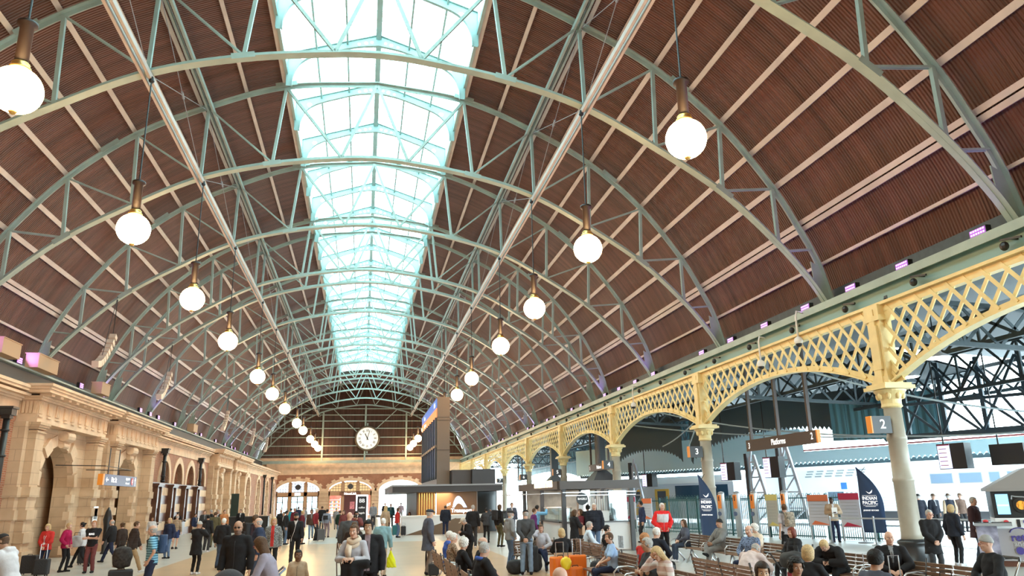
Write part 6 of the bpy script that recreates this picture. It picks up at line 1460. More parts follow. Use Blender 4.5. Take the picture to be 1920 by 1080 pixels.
    for a, b, c in arms:
        if tee: m = a + (b - a) * 0.75; q = sd_caps(P, a, m, 0.056 + wd, 0.052 + wd); q = np.maximum(q, ((P - m) @ ((b - a) / np.linalg.norm(b - a))) - 0.02)
        else:
            dr = (c - b) / np.linalg.norm(c - b); q = np.minimum(sd_caps(P, a, b, 0.052 + wd, 0.046 + wd), sd_caps(P, b, c, 0.046 + wd, 0.034 + wd * 0.8)); q = np.maximum(q, ((P - c) @ dr) - 0.005)
        D = smin(D, q, 0.022)
    qz = ((P - hip) @ Ti.T); xx, yy, zz = qz[..., 0], qz[..., 1], qz[..., 2]
    D = D + 0.0045 * np.sin(zz * 34 + xx * 16 + 5 * rnd.random()) * np.sin(yy * 24 + xx * 21 + 2)            # folds
    if kind == 'puffer': D = D - 0.008 * np.abs(np.sin(zz * PI / 0.085))
    if kind in ('hood',) or d.get('hoodc'):
        if not d.get('hoodc'): D = smin(D, sd_caps(P, up(-0.07, -0.075, 0.52), up(0.07, -0.075, 0.52), 0.05, 0.05), 0.03)
    V, Fq = surface_nets(D, *ax); cen = V[Fq].mean(1); q = (cen - hip) @ Ti.T; mi = np.zeros(len(Fq), int); ms = [sleeve]
    if colr == 'redwhite': ms.append(cloth_mat('white')); mi[(q[:, 2] > 0.20) & (q[:, 2] < 0.46) & (np.abs(q[:, 0]) < 0.205) & (q[:, 1] > -0.05)] = 1
    if d.get('inner'): ms.append(cloth_mat(d['inner'])); mi[(np.abs(q[:, 0]) < 0.05 + 0.0 * q[:, 2]) & (q[:, 1] > 0) & (q[:, 2] > -0.05)] = 1
    if d.get('sleeve'): ms.append(cloth_mat(d['sleeve'])); mi[np.abs(q[:, 0]) > sw + 0.015] = 1
    if kind == 'jacket' and not d.get('inner') and colr != 'redwhite' and not fem: ms.append(cloth_mat('white' if rnd.random() < 0.35 else 'grey')); mi[(np.abs(q[:, 0]) < 0.012 + 0.10 * (q[:, 2] - 0.28)) & (q[:, 1] > 0) & (q[:, 2] > 0.28)] = 1
    if d.get('vneck'): ms.append(cloth_mat('white')); mi[(np.abs(q[:, 0]) < 0.5 * (q[:, 2] - 0.42)) & (q[:, 1] > 0) & (q[:, 2] > 0.42)] = 1
    nm = {'tee': 't_shirt', 'polo': 'polo_shirt', 'hood': 'hoodie', 'puffer': 'puffer_jacket'}.get(kind, kind)
    top_o = obj_arr(nm, V, Fq, ms, mi if len(ms) > 1 else None, root)
    if dist < 32 and kind in ('jacket', 'coat', 'puffer', 'hood'):
        mb = MB(); mb.tube([tuple(up(0.0 + 0.0 * z, float(np.interp(z, prof[:, 0], prof[:, 2])) + wd + 0.004, z)) for z in np.linspace(max(hem, -0.1) + 0.02, 0.46, 9)], 0.005, 5); mb.build('zip', cloth_mat('charcoal') if colr not in ('redwhite', 'black') else cloth_mat('palegrey' if colr == 'redwhite' else 'charcoal'), top_o, True)
        c_ = d.get('collar'); mb = MB(); ring = [tuple(up(0.072 * math.cos(a), 0.066 * math.sin(a) - 0.005, 0.535 + 0.012 * math.sin(a) * -1)) for a in np.linspace(0.5 * PI + 0.35, 2.5 * PI - 0.35, 14)]; mb.tube(ring, 0.022, 6); mb.build('collar', cloth_mat(c_ if c_ else colr), top_o, True)
    if d.get('hoodc'): MB().tube([tuple(up(0.085 * math.cos(a), 0.08 * math.sin(a) - 0.03, 0.53 - 0.02 * math.sin(a))) for a in np.linspace(0.5 * PI + 0.4, 2.5 * PI - 0.4, 12)], 0.036, 8).build('hood', cloth_mat('royalblue'), root, True)
    # trousers
    shorts = d['bot'].startswith('shorts'); bc = d['bot']
    P, ax = grid(np.minimum.reduce([a for l in legs for a in l]) - 0.16, np.maximum.reduce([a for l in legs for a in l] + [hip + np.array((0, 0, 0.1))]) + 0.14, h)
    D = torso(P, 0.004, -0.1, 0.10)
    for a, b, c in legs:
        if shorts: m = a + (b - a) * 0.85; q = np.maximum(sd_caps(P, a, m, 0.10, 0.085), ((P - m) @ ((b - a) / np.linalg.norm(b - a))) - 0.01)
        else:
            sl = 0.0 if not fem else -0.008; dr = (c - b) / np.linalg.norm(c - b); q = np.minimum(sd_caps(P, a, b, 0.096 + sl, 0.072 + sl), sd_caps(P, b, c, 0.072 + sl, 0.062 + sl * 1.5)); q = np.maximum(q, ((P - c) @ dr) - 0.02)
        D = smin(D, q, 0.03)
    D = D + 0.003 * np.sin(P[..., 2] * 42 + P[..., 0] * 20)
    V, Fq = surface_nets(D, *ax); obj_arr('shorts' if shorts else 'trousers', V, Fq, cloth_mat(bc), None, root)
    # shoes
    sc = 'black'
    if rnd.random() < 0.3: sc = 'white'
    for a, b, c in legs:
        dr = c - b; toe = np.array((0.0, 1, 0)) if not sit or (c[2] < 0.2) else np.array((-0.3, 0.8, 0.3)); toe = toe / np.linalg.norm(toe)
        hl = c + np.array((0, -0.03, -0.045)); tp = hl + toe * 0.19; mb = MB()
        P, ax = grid(np.minimum(hl, tp) - 0.06, np.maximum(hl, tp) + 0.08, 0.013 if dist < 30 else 0.022)
        D = smin(sd_caps(P, hl, tp, 0.040, 0.034), sd_caps(P, c, hl, 0.045, 0.04), 0.03)
        if c[2] < 0.2: D = np.maximum(D, (c[2] - 0.088) - P[..., 2])
        V, Fq = surface_nets(D, *ax); obj_arr('shoe', V, Fq, cloth_mat(sc), None, root)
    # hair, hats, glasses
    st = d['hair'].split('_'); hc = st[1] if len(st) > 1 else 'grey'
    def put(style, m, nm_):
        v, f_ = hair_mesh(style); obj_arr(nm_, (v * hs) @ hr.T + head, f_, m, None, root)
    hm_ = lambda c: mat('hair_' + c, HAIRC[c], 0.6, noise=0.25, nscale=40, spec=0.3, bump=0.3, bscale=60)
    if st[0] in ('short', 'mop', 'balding', 'curly', 'bob', 'long', 'bun'): put(st[0], hm_(hc), 'hair')
    elif st[0] in ('cap', 'flatcap', 'beanie', 'hat', 'peaked'):
        if st[0] == 'peaked': hc = 'black'
        put(st[0], mat('hat_' + hc, HAIRC[hc] if hc in HAIRC else (0.05, 0.05, 0.05), 0.8, noise=0.15, nscale=20), {'hat': 'brimmed_hat', 'peaked': 'peaked_cap', 'flatcap': 'flat_cap'}.get(st[0], st[0]))
        if st[0] != 'beanie': put('balding', hm_('grey' if not fem else 'brown'), 'hair')
    elif st[0] == 'hood': put('hood', cloth_mat('brown'), 'raised_hood')
    def loc(p): return tuple((np.array(p) * hs) @ hr.T + head)
    if d.get('glasses') or (dist < 20 and rnd.random() < 0.15):
        gm = MATS.get('lens_dark') or mat('lens_dark', (0.01, 0.01, 0.01), 0.15); fm = gm if d.get('glasses') == 'dark' else mat('red_spectacle_frame', (0.3, 0.03, 0.03), 0.4)
        mb = MB()
        for s in (-1, 1):
            if d.get('glasses') == 'dark': v = np.array(MB().sphere((s * 0.031, 0.098, 0.004), (0.024, 0.006, 0.017), 12, 8).v); mb.add([loc(p) for p in v], MB().sphere((0, 0, 0), 1, 12, 8).f)
            else: mb.tube([loc((s * 0.031 + 0.021 * math.cos(a), 0.100, 0.004 + 0.016 * math.sin(a))) for a in np.linspace(0, 2 * PI, 13)], 0.0025, 5)
            mb.tube([loc((s * 0.05, 0.096, 0.010)), loc((s * 0.079, 0.06, 0.010)), loc((s * 0.08, 0.0, 0.006))], 0.003, 5)
        mb.tube([loc((-0.01, 0.106, 0.006)), loc((0.01, 0.106, 0.006))], 0.003, 5); mb.build('glasses', fm, root, True)
    if d.get('beard'):
        bcn = {'stubble': (0.17, 0.10, 0.075), 'dark': (0.015, 0.012, 0.01), 'white': (0.6, 0.57, 0.53)}[d['beard']]
        def bs(P): return np.maximum(np.maximum(head_sdf(P, fem) - 0.006, P[..., 2] + 0.044), np.maximum(0.0 - P[..., 1], -0.125 - P[..., 2])) 
        v, f_ = mk(bs, (-0.09, -0.01, -0.14), (0.09, 0.12, -0.03), 0.008); obj_arr('beard', (v * hs) @ hr.T + head, f_, mat('beard_' + d['beard'], bcn, 0.8), None, root)
    if d.get('mask'): 
        v, f_ = mk(lambda P: np.maximum(np.maximum(head_sdf(P, fem) - 0.007, P[..., 2] + 0.012), np.maximum(0.03 - P[..., 1], -0.11 - P[..., 2])), (-0.09, 0.02, -0.12), (0.09, 0.13, 0.0), 0.008); obj_arr('face_mask', (v * hs) @ hr.T + head, f_, cloth_mat('white'), None, root)
    if d.get('scarf'):
        mb = MB(); n = 22
        mb.tube([tuple(up(0.095 * math.cos(a), 0.085 * math.sin(a) + 0.01, 0.55 - 0.03 * math.sin(a) + 0.012 * math.sin(3 * a))) for a in np.linspace(0, 2 * PI, n)], 0.042, 8)
        mb.tube([tuple(up(0.10 * math.cos(a), 0.10 * math.sin(a) + 0.02, 0.50 - 0.07 * math.sin(a))) for a in np.linspace(0, 2 * PI, n)], 0.036, 8); mb.build('scarf', cloth_mat('cream'), root, True)
        MB().tube([tuple(up(0.03, 0.16, 0.46)), tuple(up(0.04, 0.19, 0.36)), tuple(up(0.03, 0.185, 0.25))], [0.05, 0.06, 0.04], 8).build('scarf_end', cloth_mat('cream'), root, True)
    if d.get('print_'): text('BXG', 0.09, tuple(up(0, 0.165 + wd, 0.36)), (R(90) - lean, 0, PI), M_signwhite, root, 'chest_print', bold=0.002)
    d['_j'] = dict(hip=hip, head=head, arms=arms, legs=legs, up=up, S=S, root=root)
    return root
def wpos(d, p):
    S = d['_j']['S']; a = -R(d['h']); x, y, z = [float(k) * S for k in p]; return Vector((d['x'] + x * math.cos(a) - y * math.sin(a), d['y'] + x * math.sin(a) + y * math.cos(a), z))
PEOPLE = [
    dict(x=-5.71, y=14.54, H=1.73, h=285, pose='push', top='w_hood:white', bot='black', skin='tan', hair='cap_black', label='person in white hoodie and black cap bending to trolley at left edge', female=1),
    dict(x=-10.17, y=28.34, H=1.58, h=190, pose='front', top='jacket:red', bot='navy', skin='fair', hair='bob_blond', label='person in red zip jacket with lanyard, holding suitcase handle', female=1, collar='white'),
    dict(x=-9.84, y=29.08, H=1.58, h=100, pose='pockets', top='jacket:magenta', bot='black', skin='fair', hair='short_blond', label='person in magenta jacket and black trousers facing right', female=1),
    dict(x=-9.85, y=30.67, H=1.58, h=270, pose='walk', top='jacket:white', bot='black', skin='fair', hair='bun_black', label='person in white jacket striding left, mostly behind black T-shirt man', female=1),
    dict(x=-8.78, y=28.31, H=1.65, h=180, pose='cross', top='tee:black', bot='maroon', skin='fair', hair='short_ginger', label='person in black T-shirt and maroon trousers with folded arms', print_='white'),
    dict(x=-9.51, y=32.88, H=1.62, h=275, pose='walk', top='jacket:black', bot='navy', skin='fair', hair='balding_grey', label='person in black jacket and navy trousers striding left with suitcase'),
    dict(x=-7.35, y=27.59, H=1.62, h=80, pose='walk', top='puffer:darkbrown', bot='khaki', skin='fair', hair='short_brown', label='person in dark brown puffer jacket and khaki trousers walking right'),
    dict(x=-8.51, y=30.53, H=1.52, h=300, pose='stand', top='jacket:darkbrown', bot='black', skin='fair', hair='bun_brown', label='person with reddish bun behind the brown puffer jacket', female=1),
    dict(x=-4.71, y=19.24, H=1.66, h=265, pose='hip', top='polo:stripeblue', bot='navy', skin='fair', hair='balding_grey', label='person in blue striped polo with navy backpack, bald head, facing left'),
    dict(x=-7.79, y=34.38, H=1.58, h=200, pose='stand', top='jacket:navy', bot='jeans', skin='fair', hair='bob_blond', label='person in navy coat with blond bob near the poster cases', female=1),
    dict(x=-9.08, y=41.46, H=1.62, h=10, pose='stand', top='jumper:tanstripe', bot='shorts_navy', skin='fair', hair='balding_grey', label='person in tan striped jumper and navy shorts seen from behind'),
    dict(x=-12.6, y=57.88, H=1.58, h=190, pose='stand', top='jacket:black', bot='black', skin='tan', hair='peaked_cap', label='person in black uniform and cap by the poster cases'),
    dict(x=-11.4, y=46.3, H=1.46, h=180, pose='stand', top='jumper:white', bot='beige', skin='tan', hair='short_brown', label='person in white top half hidden behind the striped polo man'),
    dict(x=-5.11, y=26.16, H=1.58, h=20, pose='phone', top='coat:black', bot='black', skin='tan', hair='beanie_grey', label='person in black hooded coat holding a phone up, seen from behind', female=1),
    dict(x=-6.99, y=38.02, H=1.62, h=20, pose='stand', top='jacket:black', bot='charcoal', skin='tan', hair='short_black', label='person in black jacket standing behind the phone holder'),
    dict(x=-10.3, y=51.91, H=1.54, h=120, pose='stand', top='jacket:navy', bot='beige', skin='fair', hair='short_black', label='person in navy jacket by the third poster case'),
    dict(x=-9.38, y=50.07, H=1.74, h=170, pose='stand', top='jacket:charcoal', bot='black', skin='fair', hair='short_brown', label='person in charcoal coat looking at phone by the posters'),
    dict(x=-4.75, y=28.52, H=1.62, h=10, pose='stand', top='jacket:black', bot='jeans_dark', skin='fair', hair='short_white', label='person with white hair in black jacket and dark jeans from behind'),
    dict(x=-7.36, y=41.88, H=1.71, h=0, pose='stand', top='jacket:olive', bot='olive', skin='fair', hair='short_brown', label='person in olive jacket seen from behind beyond white-haired man'),
    dict(x=-9.29, y=51.66, H=1.75, h=260, pose='stand', top='jacket:black', bot='black', skin='fair', hair='short_grey', label='person in black beyond the olive jacket', female=0),
    dict(x=-8.87, y=51.57, H=1.74, h=180, pose='stand', top='jacket:black', bot='black', skin='fair', hair='short_grey', label='person in black looking forward beside orange top person'),
    dict(x=-8.51, y=51.51, H=1.73, h=160, pose='stand', top='jumper:orange', bot='charcoal', skin='fair', hair='short_brown', label='person in orange tan top near the third stone portal'),
    dict(x=-8.32, y=57.0, H=1.7, h=180, pose='stand', top='jacket:black', bot='beige', skin='fair', hair='short_brown', label='person in black jacket standing against the far left wall'),
    dict(x=-2.38, y=15.77, H=1.78, h=190, pose='stand', top='hood:black', bot='black', skin='tan', hair='bald', label='person with sunglasses and black hoodie in the foreground', glasses='dark', beard='stubble'),
    dict(x=-3.26, y=24.79, H=1.76, h=60, pose='stand', top='jacket:plum', bot='charcoal', skin='tan', hair='short_brown', label='person in plum jacket with black backpack behind sunglasses man'),
    dict(x=-2.6, y=20.76, H=1.74, h=265, pose='stand', top='puffer:navyblue', bot='jeans_dark', skin='fair', hair='balding_grey', label='person in navy puffer jacket with balding head facing left'),
    dict(x=-2.68, y=24.7, H=1.67, h=180, pose='stand', top='jacket:patterngrey', bot='black', skin='fair', hair='bob_blond', label='person in grey patterned jacket over bright red top', female=1, inner='red'),
    dict(x=-1.35, y=12.61, H=1.64, h=275, pose='push', top='jumper:lilacgrey', bot='navy', skin='fair', hair='long_brown', label='person with long brown hair in lilac jumper pushing the pram', female=1),
    dict(x=-1.18, y=14.8, H=1.26, h=180, pose='stand', top='hood:beige', bot='grey', skin='brown', hair='short_black', label='child in beige hoodie standing in the foreground', child=1),
    dict(x=-2.33, y=28.58, H=1.75, h=185, pose='walk', top='jumper:black', bot='black', skin='tan', hair='cap_black', label='person in black jumper and cap walking forward with earphone cord', beard='dark', vneck='white'),
    dict(x=-5.04, y=50.83, H=1.69, h=170, pose='stand', top='jacket:black', bot='jeans', skin='fair', hair='short_white', label='person with white hair in the queue at the left arch', female=1),
    dict(x=-4.28, y=44.86, H=1.6, h=200, pose='stand', top='jacket:black', bot='black', skin='tan', hair='short_black', label='person in black among the crowd left of the cap man'),
    dict(x=-3.94, y=42.32, H=1.7, h=100, pose='stand', top='jumper:black', bot='jeans', skin='tan', hair='short_black', label='person in black top with jeans behind the cap man'),
    dict(x=-5.09, y=58.49, H=1.69, h=0, pose='stand', top='jumper:teal', bot='jeans', skin='fair', hair='short_black', label='person in teal top deep in the left crowd'),
    dict(x=-4.65, y=56.28, H=1.7, h=180, pose='stand', top='jacket:burgundy', bot='black', skin='fair', hair='bob_brown', label='person in burgundy jacket deep in the left crowd', female=1),
    dict(x=-3.12, y=42.17, H=1.69, h=90, pose='stand', top='jacket:burgundy', bot='black', skin='fair', hair='short_blond', label='person with blond hair in dark red jacket behind hooded brown jacket', female=1),
    dict(x=-5.38, y=68.97, H=1.73, h=0, pose='stand', top='jacket:navy', bot='black', skin='fair', hair='short_black', label='person in navy at the far left arch doors'),
    dict(x=-4.89, y=68.9, H=1.64, h=180, pose='stand', top='jacket:grey', bot='jeans', skin='fair', hair='short_brown', label='person in grey near the far left arch doors'),
    dict(x=-2.94, y=47.12, H=1.69, h=180, pose='walk', top='jacket:brown', bot='jeans_light', skin='tan', hair='hood_brown', label='person in brown hooded jacket and blue jeans walking forward'),
    dict(x=-2.63, y=45.82, H=1.75, h=110, pose='stand', top='jumper:darkred', bot='charcoal', skin='fair', hair='short_white', label='person in dark red jumper with white hair and suitcase'),
    dict(x=-2.17, y=49.28, H=1.65, h=20, pose='stand', top='jumper:greyblue', bot='mauve', skin='tan', hair='short_black', label='person in grey blue shirt and mauve trousers with black waist bag'),
    dict(x=-2.9, y=58.03, H=1.79, h=0, pose='stand', top='jacket:black', bot='black', skin='fair', hair='short_brown', label='person in black near the stone pier between end arches'),
    dict(x=-1.36, y=47.51, H=1.58, h=30, pose='stand', top='jacket:darkgreen', bot='jeans_light', skin='fair', hair='short_brown', label='person in dark green jacket and pale jeans seen from behind', female=1),
    dict(x=-2.03, y=62.7, H=1.59, h=180, pose='stand', top='jumper:grey', bot='grey', skin='fair', hair='short_black', label='person in grey before the newsagent doorway'),
    dict(x=-1.05, y=44.21, H=1.62, h=200, pose='stand', top='jacket:maroon', bot='black', skin='fair', hair='long_brown', label='person with long brown hair facing forward by green jacket woman', female=1),
    dict(x=-0.45, y=24.23, H=1.78, h=10, pose='stand', top='jacket:darkgrey', bot='charcoal', skin='fair', hair='bald', label='person with bald head and dark grey jacket seen from behind'),
    dict(x=-0.29, y=31.23, H=1.73, h=180, pose='phone', top='jacket:maroon', bot='black', skin='tan', hair='long_black', label='person with long black hair and face mask looking at phone', female=1, mask='white'),
    dict(x=-0.27, y=20.91, H=1.58, h=30, pose='stand', top='jacket:darkbrown', bot='black', skin='tan', hair='short_brown', label='person with dark hair directly behind the scarf woman'),
    dict(x=-0.19, y=14.21, H=1.7, h=200, pose='carry', top='jumper:palegrey', bot='black', skin='fair', hair='bun_brown', label='person with cream scarf and grey jumper carrying a black coat', female=1, scarf='cream'),
    dict(x=0.05, y=14.7, H=1.76, h=185, pose='stand', top='jacket:black', bot='black', skin='asian', hair='mop_black', label='person with black hair in black jacket over mauve shirt', inner='mauve'),
    dict(x=0.49, y=22.94, H=1.62, h=20, pose='bag', top='jacket:bluegreen', bot='beige', skin='fair', hair='short_white', label='person with white hair in pale teal jacket holding yellow bag'),
    dict(x=1.24, y=45.04, H=1.79, h=20, pose='stand', top='jumper:tan', bot='tan', skin='fair', hair='long_blond', label='person with long blond hair in tan outfit from behind', female=1),
    dict(x=1.96, y=46.35, H=1.67, h=90, pose='stand', top='jacket:red', bot='jeans', skin='fair', hair='bob_brown', label='person in bright red jacket at the desk queue', female=1),
    dict(x=2.2, y=63.78, H=1.84, h=180, pose='stand', top='jacket:darkteal', bot='black', skin='fair', hair='short_grey', label='person in dark teal jacket near the exit arch'),
    dict(x=2.19, y=79.81, H=1.84, h=180, pose='stand', top='jacket:black', bot='black', skin='fair', hair='short_brown', label='person in black in the bright exit arch'),
    dict(x=3.77, y=79.52, H=1.84, h=0, pose='stand', top='jumper:mauve', bot='grey', skin='fair', hair='short_brown', label='person in mauve in the bright exit arch'),
    dict(x=0.05, y=66.81, H=1.84, h=170, pose='stand', top='jumper:pinkgrey', bot='black', skin='fair', hair='short_grey', label='person in pink grey top right of the lit totem'),
    dict(x=0.86, y=67.7, H=1.87, h=180, pose='stand', top='jacket:grey', bot='black', skin='fair', hair='short_brown', label='person in grey beside the far notice board'),
    dict(x=3.05, y=52.78, H=1.73, h=180, pose='sitdesk', top='jacket:black', bot='black', skin='tan', hair='long_black', label='person in black seated behind the service desk', female=1),
    dict(x=4.82, y=46.74, H=1.73, h=10, pose='stand', top='puffer:navyblack', bot='navy', skin='fair', hair='short_brown', label='person in dark puffer jacket at the service desk counter'),
    dict(x=1.85, y=23.23, H=1.82, h=80, pose='cane', top='coat:slate', bot='taupe', skin='fair', hair='flatcap_navy', label='person in slate hooded coat and cap standing with a long umbrella'),
    dict(x=2.14, y=20.38, H=1.3, h=80, pose='sit', top='jumper:royalblue', bot='navy', skin='fair', hair='short_white', label='person in royal blue with white hair, farthest on the first bench', female=1),
    dict(x=2.11, y=19.17, H=1.32, h=80, pose='sit', top='jumper:leopard', bot='black', skin='fair', hair='short_white', label='person in leopard print top on the first bench', female=1),
    dict(x=2.03, y=16.62, H=1.3, h=80, pose='sit', top='jumper:black', bot='black', skin='fair', hair='curly_white', label='person with curly white hair in black eating on the second bench', female=1),
    dict(x=2.27, y=15.57, H=1.36, h=100, pose='sit', top='jumper:black', bot='charcoal', skin='fair', hair='balding_grey', label='person in black jumper bowing head on the second bench'),
    dict(x=2.02, y=13.7, H=1.28, h=80, pose='sit', top='jacket:black', bot='black', skin='fair', hair='short_grey', label='person in black jacket with blue hood on the bench', hoodc='blue'),
    dict(x=3.36, y=25.2, H=1.57, h=250, pose='bent', top='jacket:black', bot='black', skin='fair', hair='cap_beige', label='person in beige cap and black jacket eating beside the benches'),
    dict(x=4.77, y=34.65, H=1.82, h=20, pose='stand', top='jacket:black', bot='charcoal', skin='fair', hair='short_grey', label='person in black jacket seen from behind before the logo wall'),
    dict(x=5.95, y=38.3, H=1.65, h=20, pose='reach', top='jacket:charcoal', bot='black', skin='tan', hair='short_black', label='person in charcoal jacket raising an arm to the glass screen', female=1),
    dict(x=5.96, y=34.71, H=1.82, h=60, pose='stand', top='jumper:black', bot='olive', skin='fair', hair='bob_brown', label='person with black backpack, olive trousers and heeled boots', female=1),
    dict(x=8.13, y=43.0, H=1.84, h=180, pose='stand', top='jacket:slate', bot='black', skin='fair', hair='short_brown', label='person in dark suit under the canopy edge by the arcade'),
    dict(x=4.44, y=24.06, H=1.72, h=75, pose='pockets', top='hood:grey', bot='jeans', skin='fair', hair='flatcap_black', label='person in grey hoodie, black cap and blue jeans facing right', beard='white'),
    dict(x=4.54, y=22.09, H=1.76, h=15, pose='behind', top='jumper:darkgrey', bot='jeans_light', skin='fair', hair='cap_black', label='person in dark grey jumper and pale jeans with hands behind back'),
    dict(x=7.16, y=32.57, H=1.78, h=70, pose='reach', top='jumper:skyblue', bot='black', skin='tan', hair='short_black', label='person in sky blue shirt at the cafe counter'),
    dict(x=6.78, y=31.2, H=1.67, h=80, pose='stand', top='jumper:purple', bot='black', skin='fair', hair='short_brown', label='person in purple leaning at the cafe counter', female=1),
    dict(x=5.26, y=23.3, H=1.34, h=195, pose='sitphone', top='jumper:palegrey', bot='navy', skin='fair', hair='bun_brown', label='person in pale grey top on the phone, sitting cross legged', female=1),
    dict(x=5.06, y=20.01, H=1.3, h=0, pose='sit', top='jumper:black', bot='black', skin='fair', hair='bob_blond', label='person in black with blond bob sitting behind the orange cases', female=1),
    dict(x=2.05, y=8.51, H=1.36, h=60, pose='sit', top='jumper:white', bot='grey', skin='fair', hair='bald', label='person of whom only the bald head shows at the bottom', seat=1),
    dict(x=7.3, y=26.92, H=1.64, h=70, pose='hold', top='coat:black', bot='black', skin='fair', hair='bob_brown', label='person in long black coat standing by the cafe counter', female=1),
    dict(x=8.06, y=28.67, H=1.63, h=260, pose='hold', top='jumper:burgundy', bot='black', skin='fair', hair='bob_brown', label='person in dark red top facing the black coat woman', female=1),
    dict(x=8.3, y=28.58, H=1.8, h=30, pose='stand', top='puffer:black', bot='black', skin='tan', hair='bun_black', label='person in black puffer with black hair at the cafe', female=1),
    dict(x=8.43, y=28.16, H=1.84, h=200, pose='stand', top='puffer:navyblack', bot='jeans', skin='fair', hair='short_white', label='person with white hair in navy puffer jacket at the cafe'),
    dict(x=6.7, y=23.09, H=1.34, h=100, pose='sit', top='jumper:whiteblue', bot='black', skin='fair', hair='short_grey', label='person in white shirt with folded arms on the slatted bench'),
    dict(x=6.71, y=21.38, H=1.34, h=90, pose='sit', top='tee:black', bot='black', skin='fair', hair='short_black', label='person in black top with glasses reading on the bench', female=1),
    dict(x=5.41, y=17.05, H=1.32, h=280, pose='sit', top='tee:whiteblue2', bot='navy', skin='fair', hair='short_brown', label='person in blue and white top turned left on the front bench', female=1),
    dict(x=12.57, y=34.33, H=1.82, h=280, pose='stand', top='hood:navy', bot='black', skin='tan', hair='short_black', label='person in navy hoodie walking beyond the cafe kiosk'),
    dict(x=10.12, y=25.7, H=1.82, h=185, pose='pockets', top='jacket:redwhite', bot='black', skin='fair', hair='short_white', label='person in red and white sports jacket standing by the fence'),
    dict(x=5.87, y=16.14, H=1.33, h=70, pose='sit', top='jumper:red', bot='black', skin='fair', hair='curly_ginger', label='person in bright red with curly ginger hair on a bench', female=1),
    dict(x=6.75, y=17.68, H=1.26, h=60, pose='sit', top='jumper:navyblack', bot='black', skin='fair', hair='short_white', label='person in black with white hair seen from behind on a bench'),
    dict(x=4.97, y=13.57, H=1.36, h=270, pose='sitcross', top='tee:charcoal', bot='olive', skin='tan', hair='short_grey', label='person in charcoal shirt with folded arms and olive trousers'),
    dict(x=5.03, y=12.8, H=1.34, h=260, pose='sithead', top='jumper:pinkstripe', bot='grey', skin='fair', hair='long_blond', label='person with long blond hair in pink striped jumper, hand at forehead', female=1),
    dict(x=10.28, y=24.24, H=1.32, h=270, pose='sit', top='jumper:slate', bot='jeans_dark', skin='fair', hair='long_brown', label='person in slate jumper with brown hair sitting near the fence', female=1),
    dict(x=10.31, y=21.89, H=1.34, h=265, pose='sitlegs', top='hood:midgrey', bot='midgrey', skin='tan', hair='beanie_black', label='person in grey tracksuit and black beanie with crossed legs'),
    dict(x=8.92, y=17.27, H=1.42, h=250, pose='sit', top='jumper:bluecheck', bot='navy', skin='fair', hair='balding_grey', label='person in blue shirt beside the woman in cream'),
    dict(x=10.19, y=19.35, H=1.32, h=265, pose='sit', top='coat:cream', bot='cream', skin='fair', hair='curly_white', label='person in cream coat with short white hair on the bench', female=1),
    dict(x=7.23, y=14.37, H=1.22, h=60, pose='sitbent', top='jumper:palepink', bot='beige', skin='tan', hair='balding_grey', label='person in pale pink jumper bending forward on the bench'),
    dict(x=12.45, y=21.69, H=1.75, h=0, pose='stand', top='jumper:palegrey', bot='black', skin='fair', hair='short_brown', label='person in grey T-shirt with patterned backpack facing the fence', female=1, tee=1),
    dict(x=9.71, y=16.72, H=1.32, h=270, pose='sit', top='puffer:black', bot='black', skin='fair', hair='bob_auburn', label='person with auburn hair in black puffer jacket facing left', female=1),
    dict(x=6.65, y=11.14, H=1.34, h=50, pose='sit', top='jumper:black', bot='black', skin='fair', hair='bob_blond', label='person in black with blond grey hair seen from behind', female=1),
    dict(x=4.61, y=8.79, H=1.38, h=180, pose='sit', top='jacket:black', bot='black', skin='asian', hair='mop_darkbrown', label='person smiling at the camera with dark hair at bottom edge', female=1),
    dict(x=5.27, y=9.17, H=1.27, h=185, pose='sit', top='jacket:black', bot='black', skin='tan', hair='curly_black', label='person with curly black hair cut off by the bottom edge', female=1),
    dict(x=19.63, y=30.28, H=1.84, h=200, pose='hold', top='jacket:tan', bot='navy', skin='dark', hair='short_black', label='person in tan blazer holding papers before the notice boards'),
    dict(x=9.75, y=15.16, H=1.26, h=240, pose='sitbent', top='puffer:black', bot='black', skin='fair', hair='short_blond', label='person in black puffer bowing over a phone on the bench'),
    dict(x=9.57, y=13.16, H=1.34, h=210, pose='sit', top='jacket:black', bot='charcoal', skin='fair', hair='bald', label='elderly person in black jacket with cream collar seated by column', collar='cream'),
    dict(x=6.42, y=9.21, H=1.3, h=80, pose='sit', top='jumper:slate', bot='black', skin='tan', hair='mop_black', label='person with dark hair in grey collar at the bottom edge'),
    dict(x=13.51, y=16.94, H=1.62, h=190, pose='front', top='coat:black', bot='charcoal', skin='fair', hair='short_grey', label='person in black coat and glasses standing right of the nearest column', glasses='red'),
    dict(x=27.38, y=34.71, H=1.84, h=20, pose='stand', top='coat:navyblack', bot='black', skin='fair', hair='hat_black', label='person in dark coat and hat seen from behind at platform two'),
    dict(x=28.52, y=36.61, H=1.84, h=0, pose='stand', top='jacket:darkbrown', bot='black', skin='fair', hair='hat_brown', label='person in brown hat half hidden behind the nearest column'),
    dict(x=28.1, y=34.61, H=1.84, h=180, pose='stand', top='jacket:navyblack', bot='black', skin='fair', hair='hat_brown', label='person in wide brown hat facing the concourse'),
    dict(x=28.15, y=33.59, H=1.84, h=20, pose='stand', top='jacket:navyblack', bot='black', skin='fair', hair='hat_brown', label='person in brown hat and dark vest with tan sleeves', sleeve='tan'),
    dict(x=29.39, y=34.31, H=1.84, h=190, pose='stand', top='jacket:brown', bot='black', skin='fair', hair='hat_brown', label='person in wide hat and brown patterned jacket', female=1),
    dict(x=16.39, y=19.61, H=1.66, h=80, pose='stand', top='jacket:navyblack', bot='black', skin='fair', hair='bob_blond', label='person with blond hair in navy coat, strap bag, facing right', female=1),
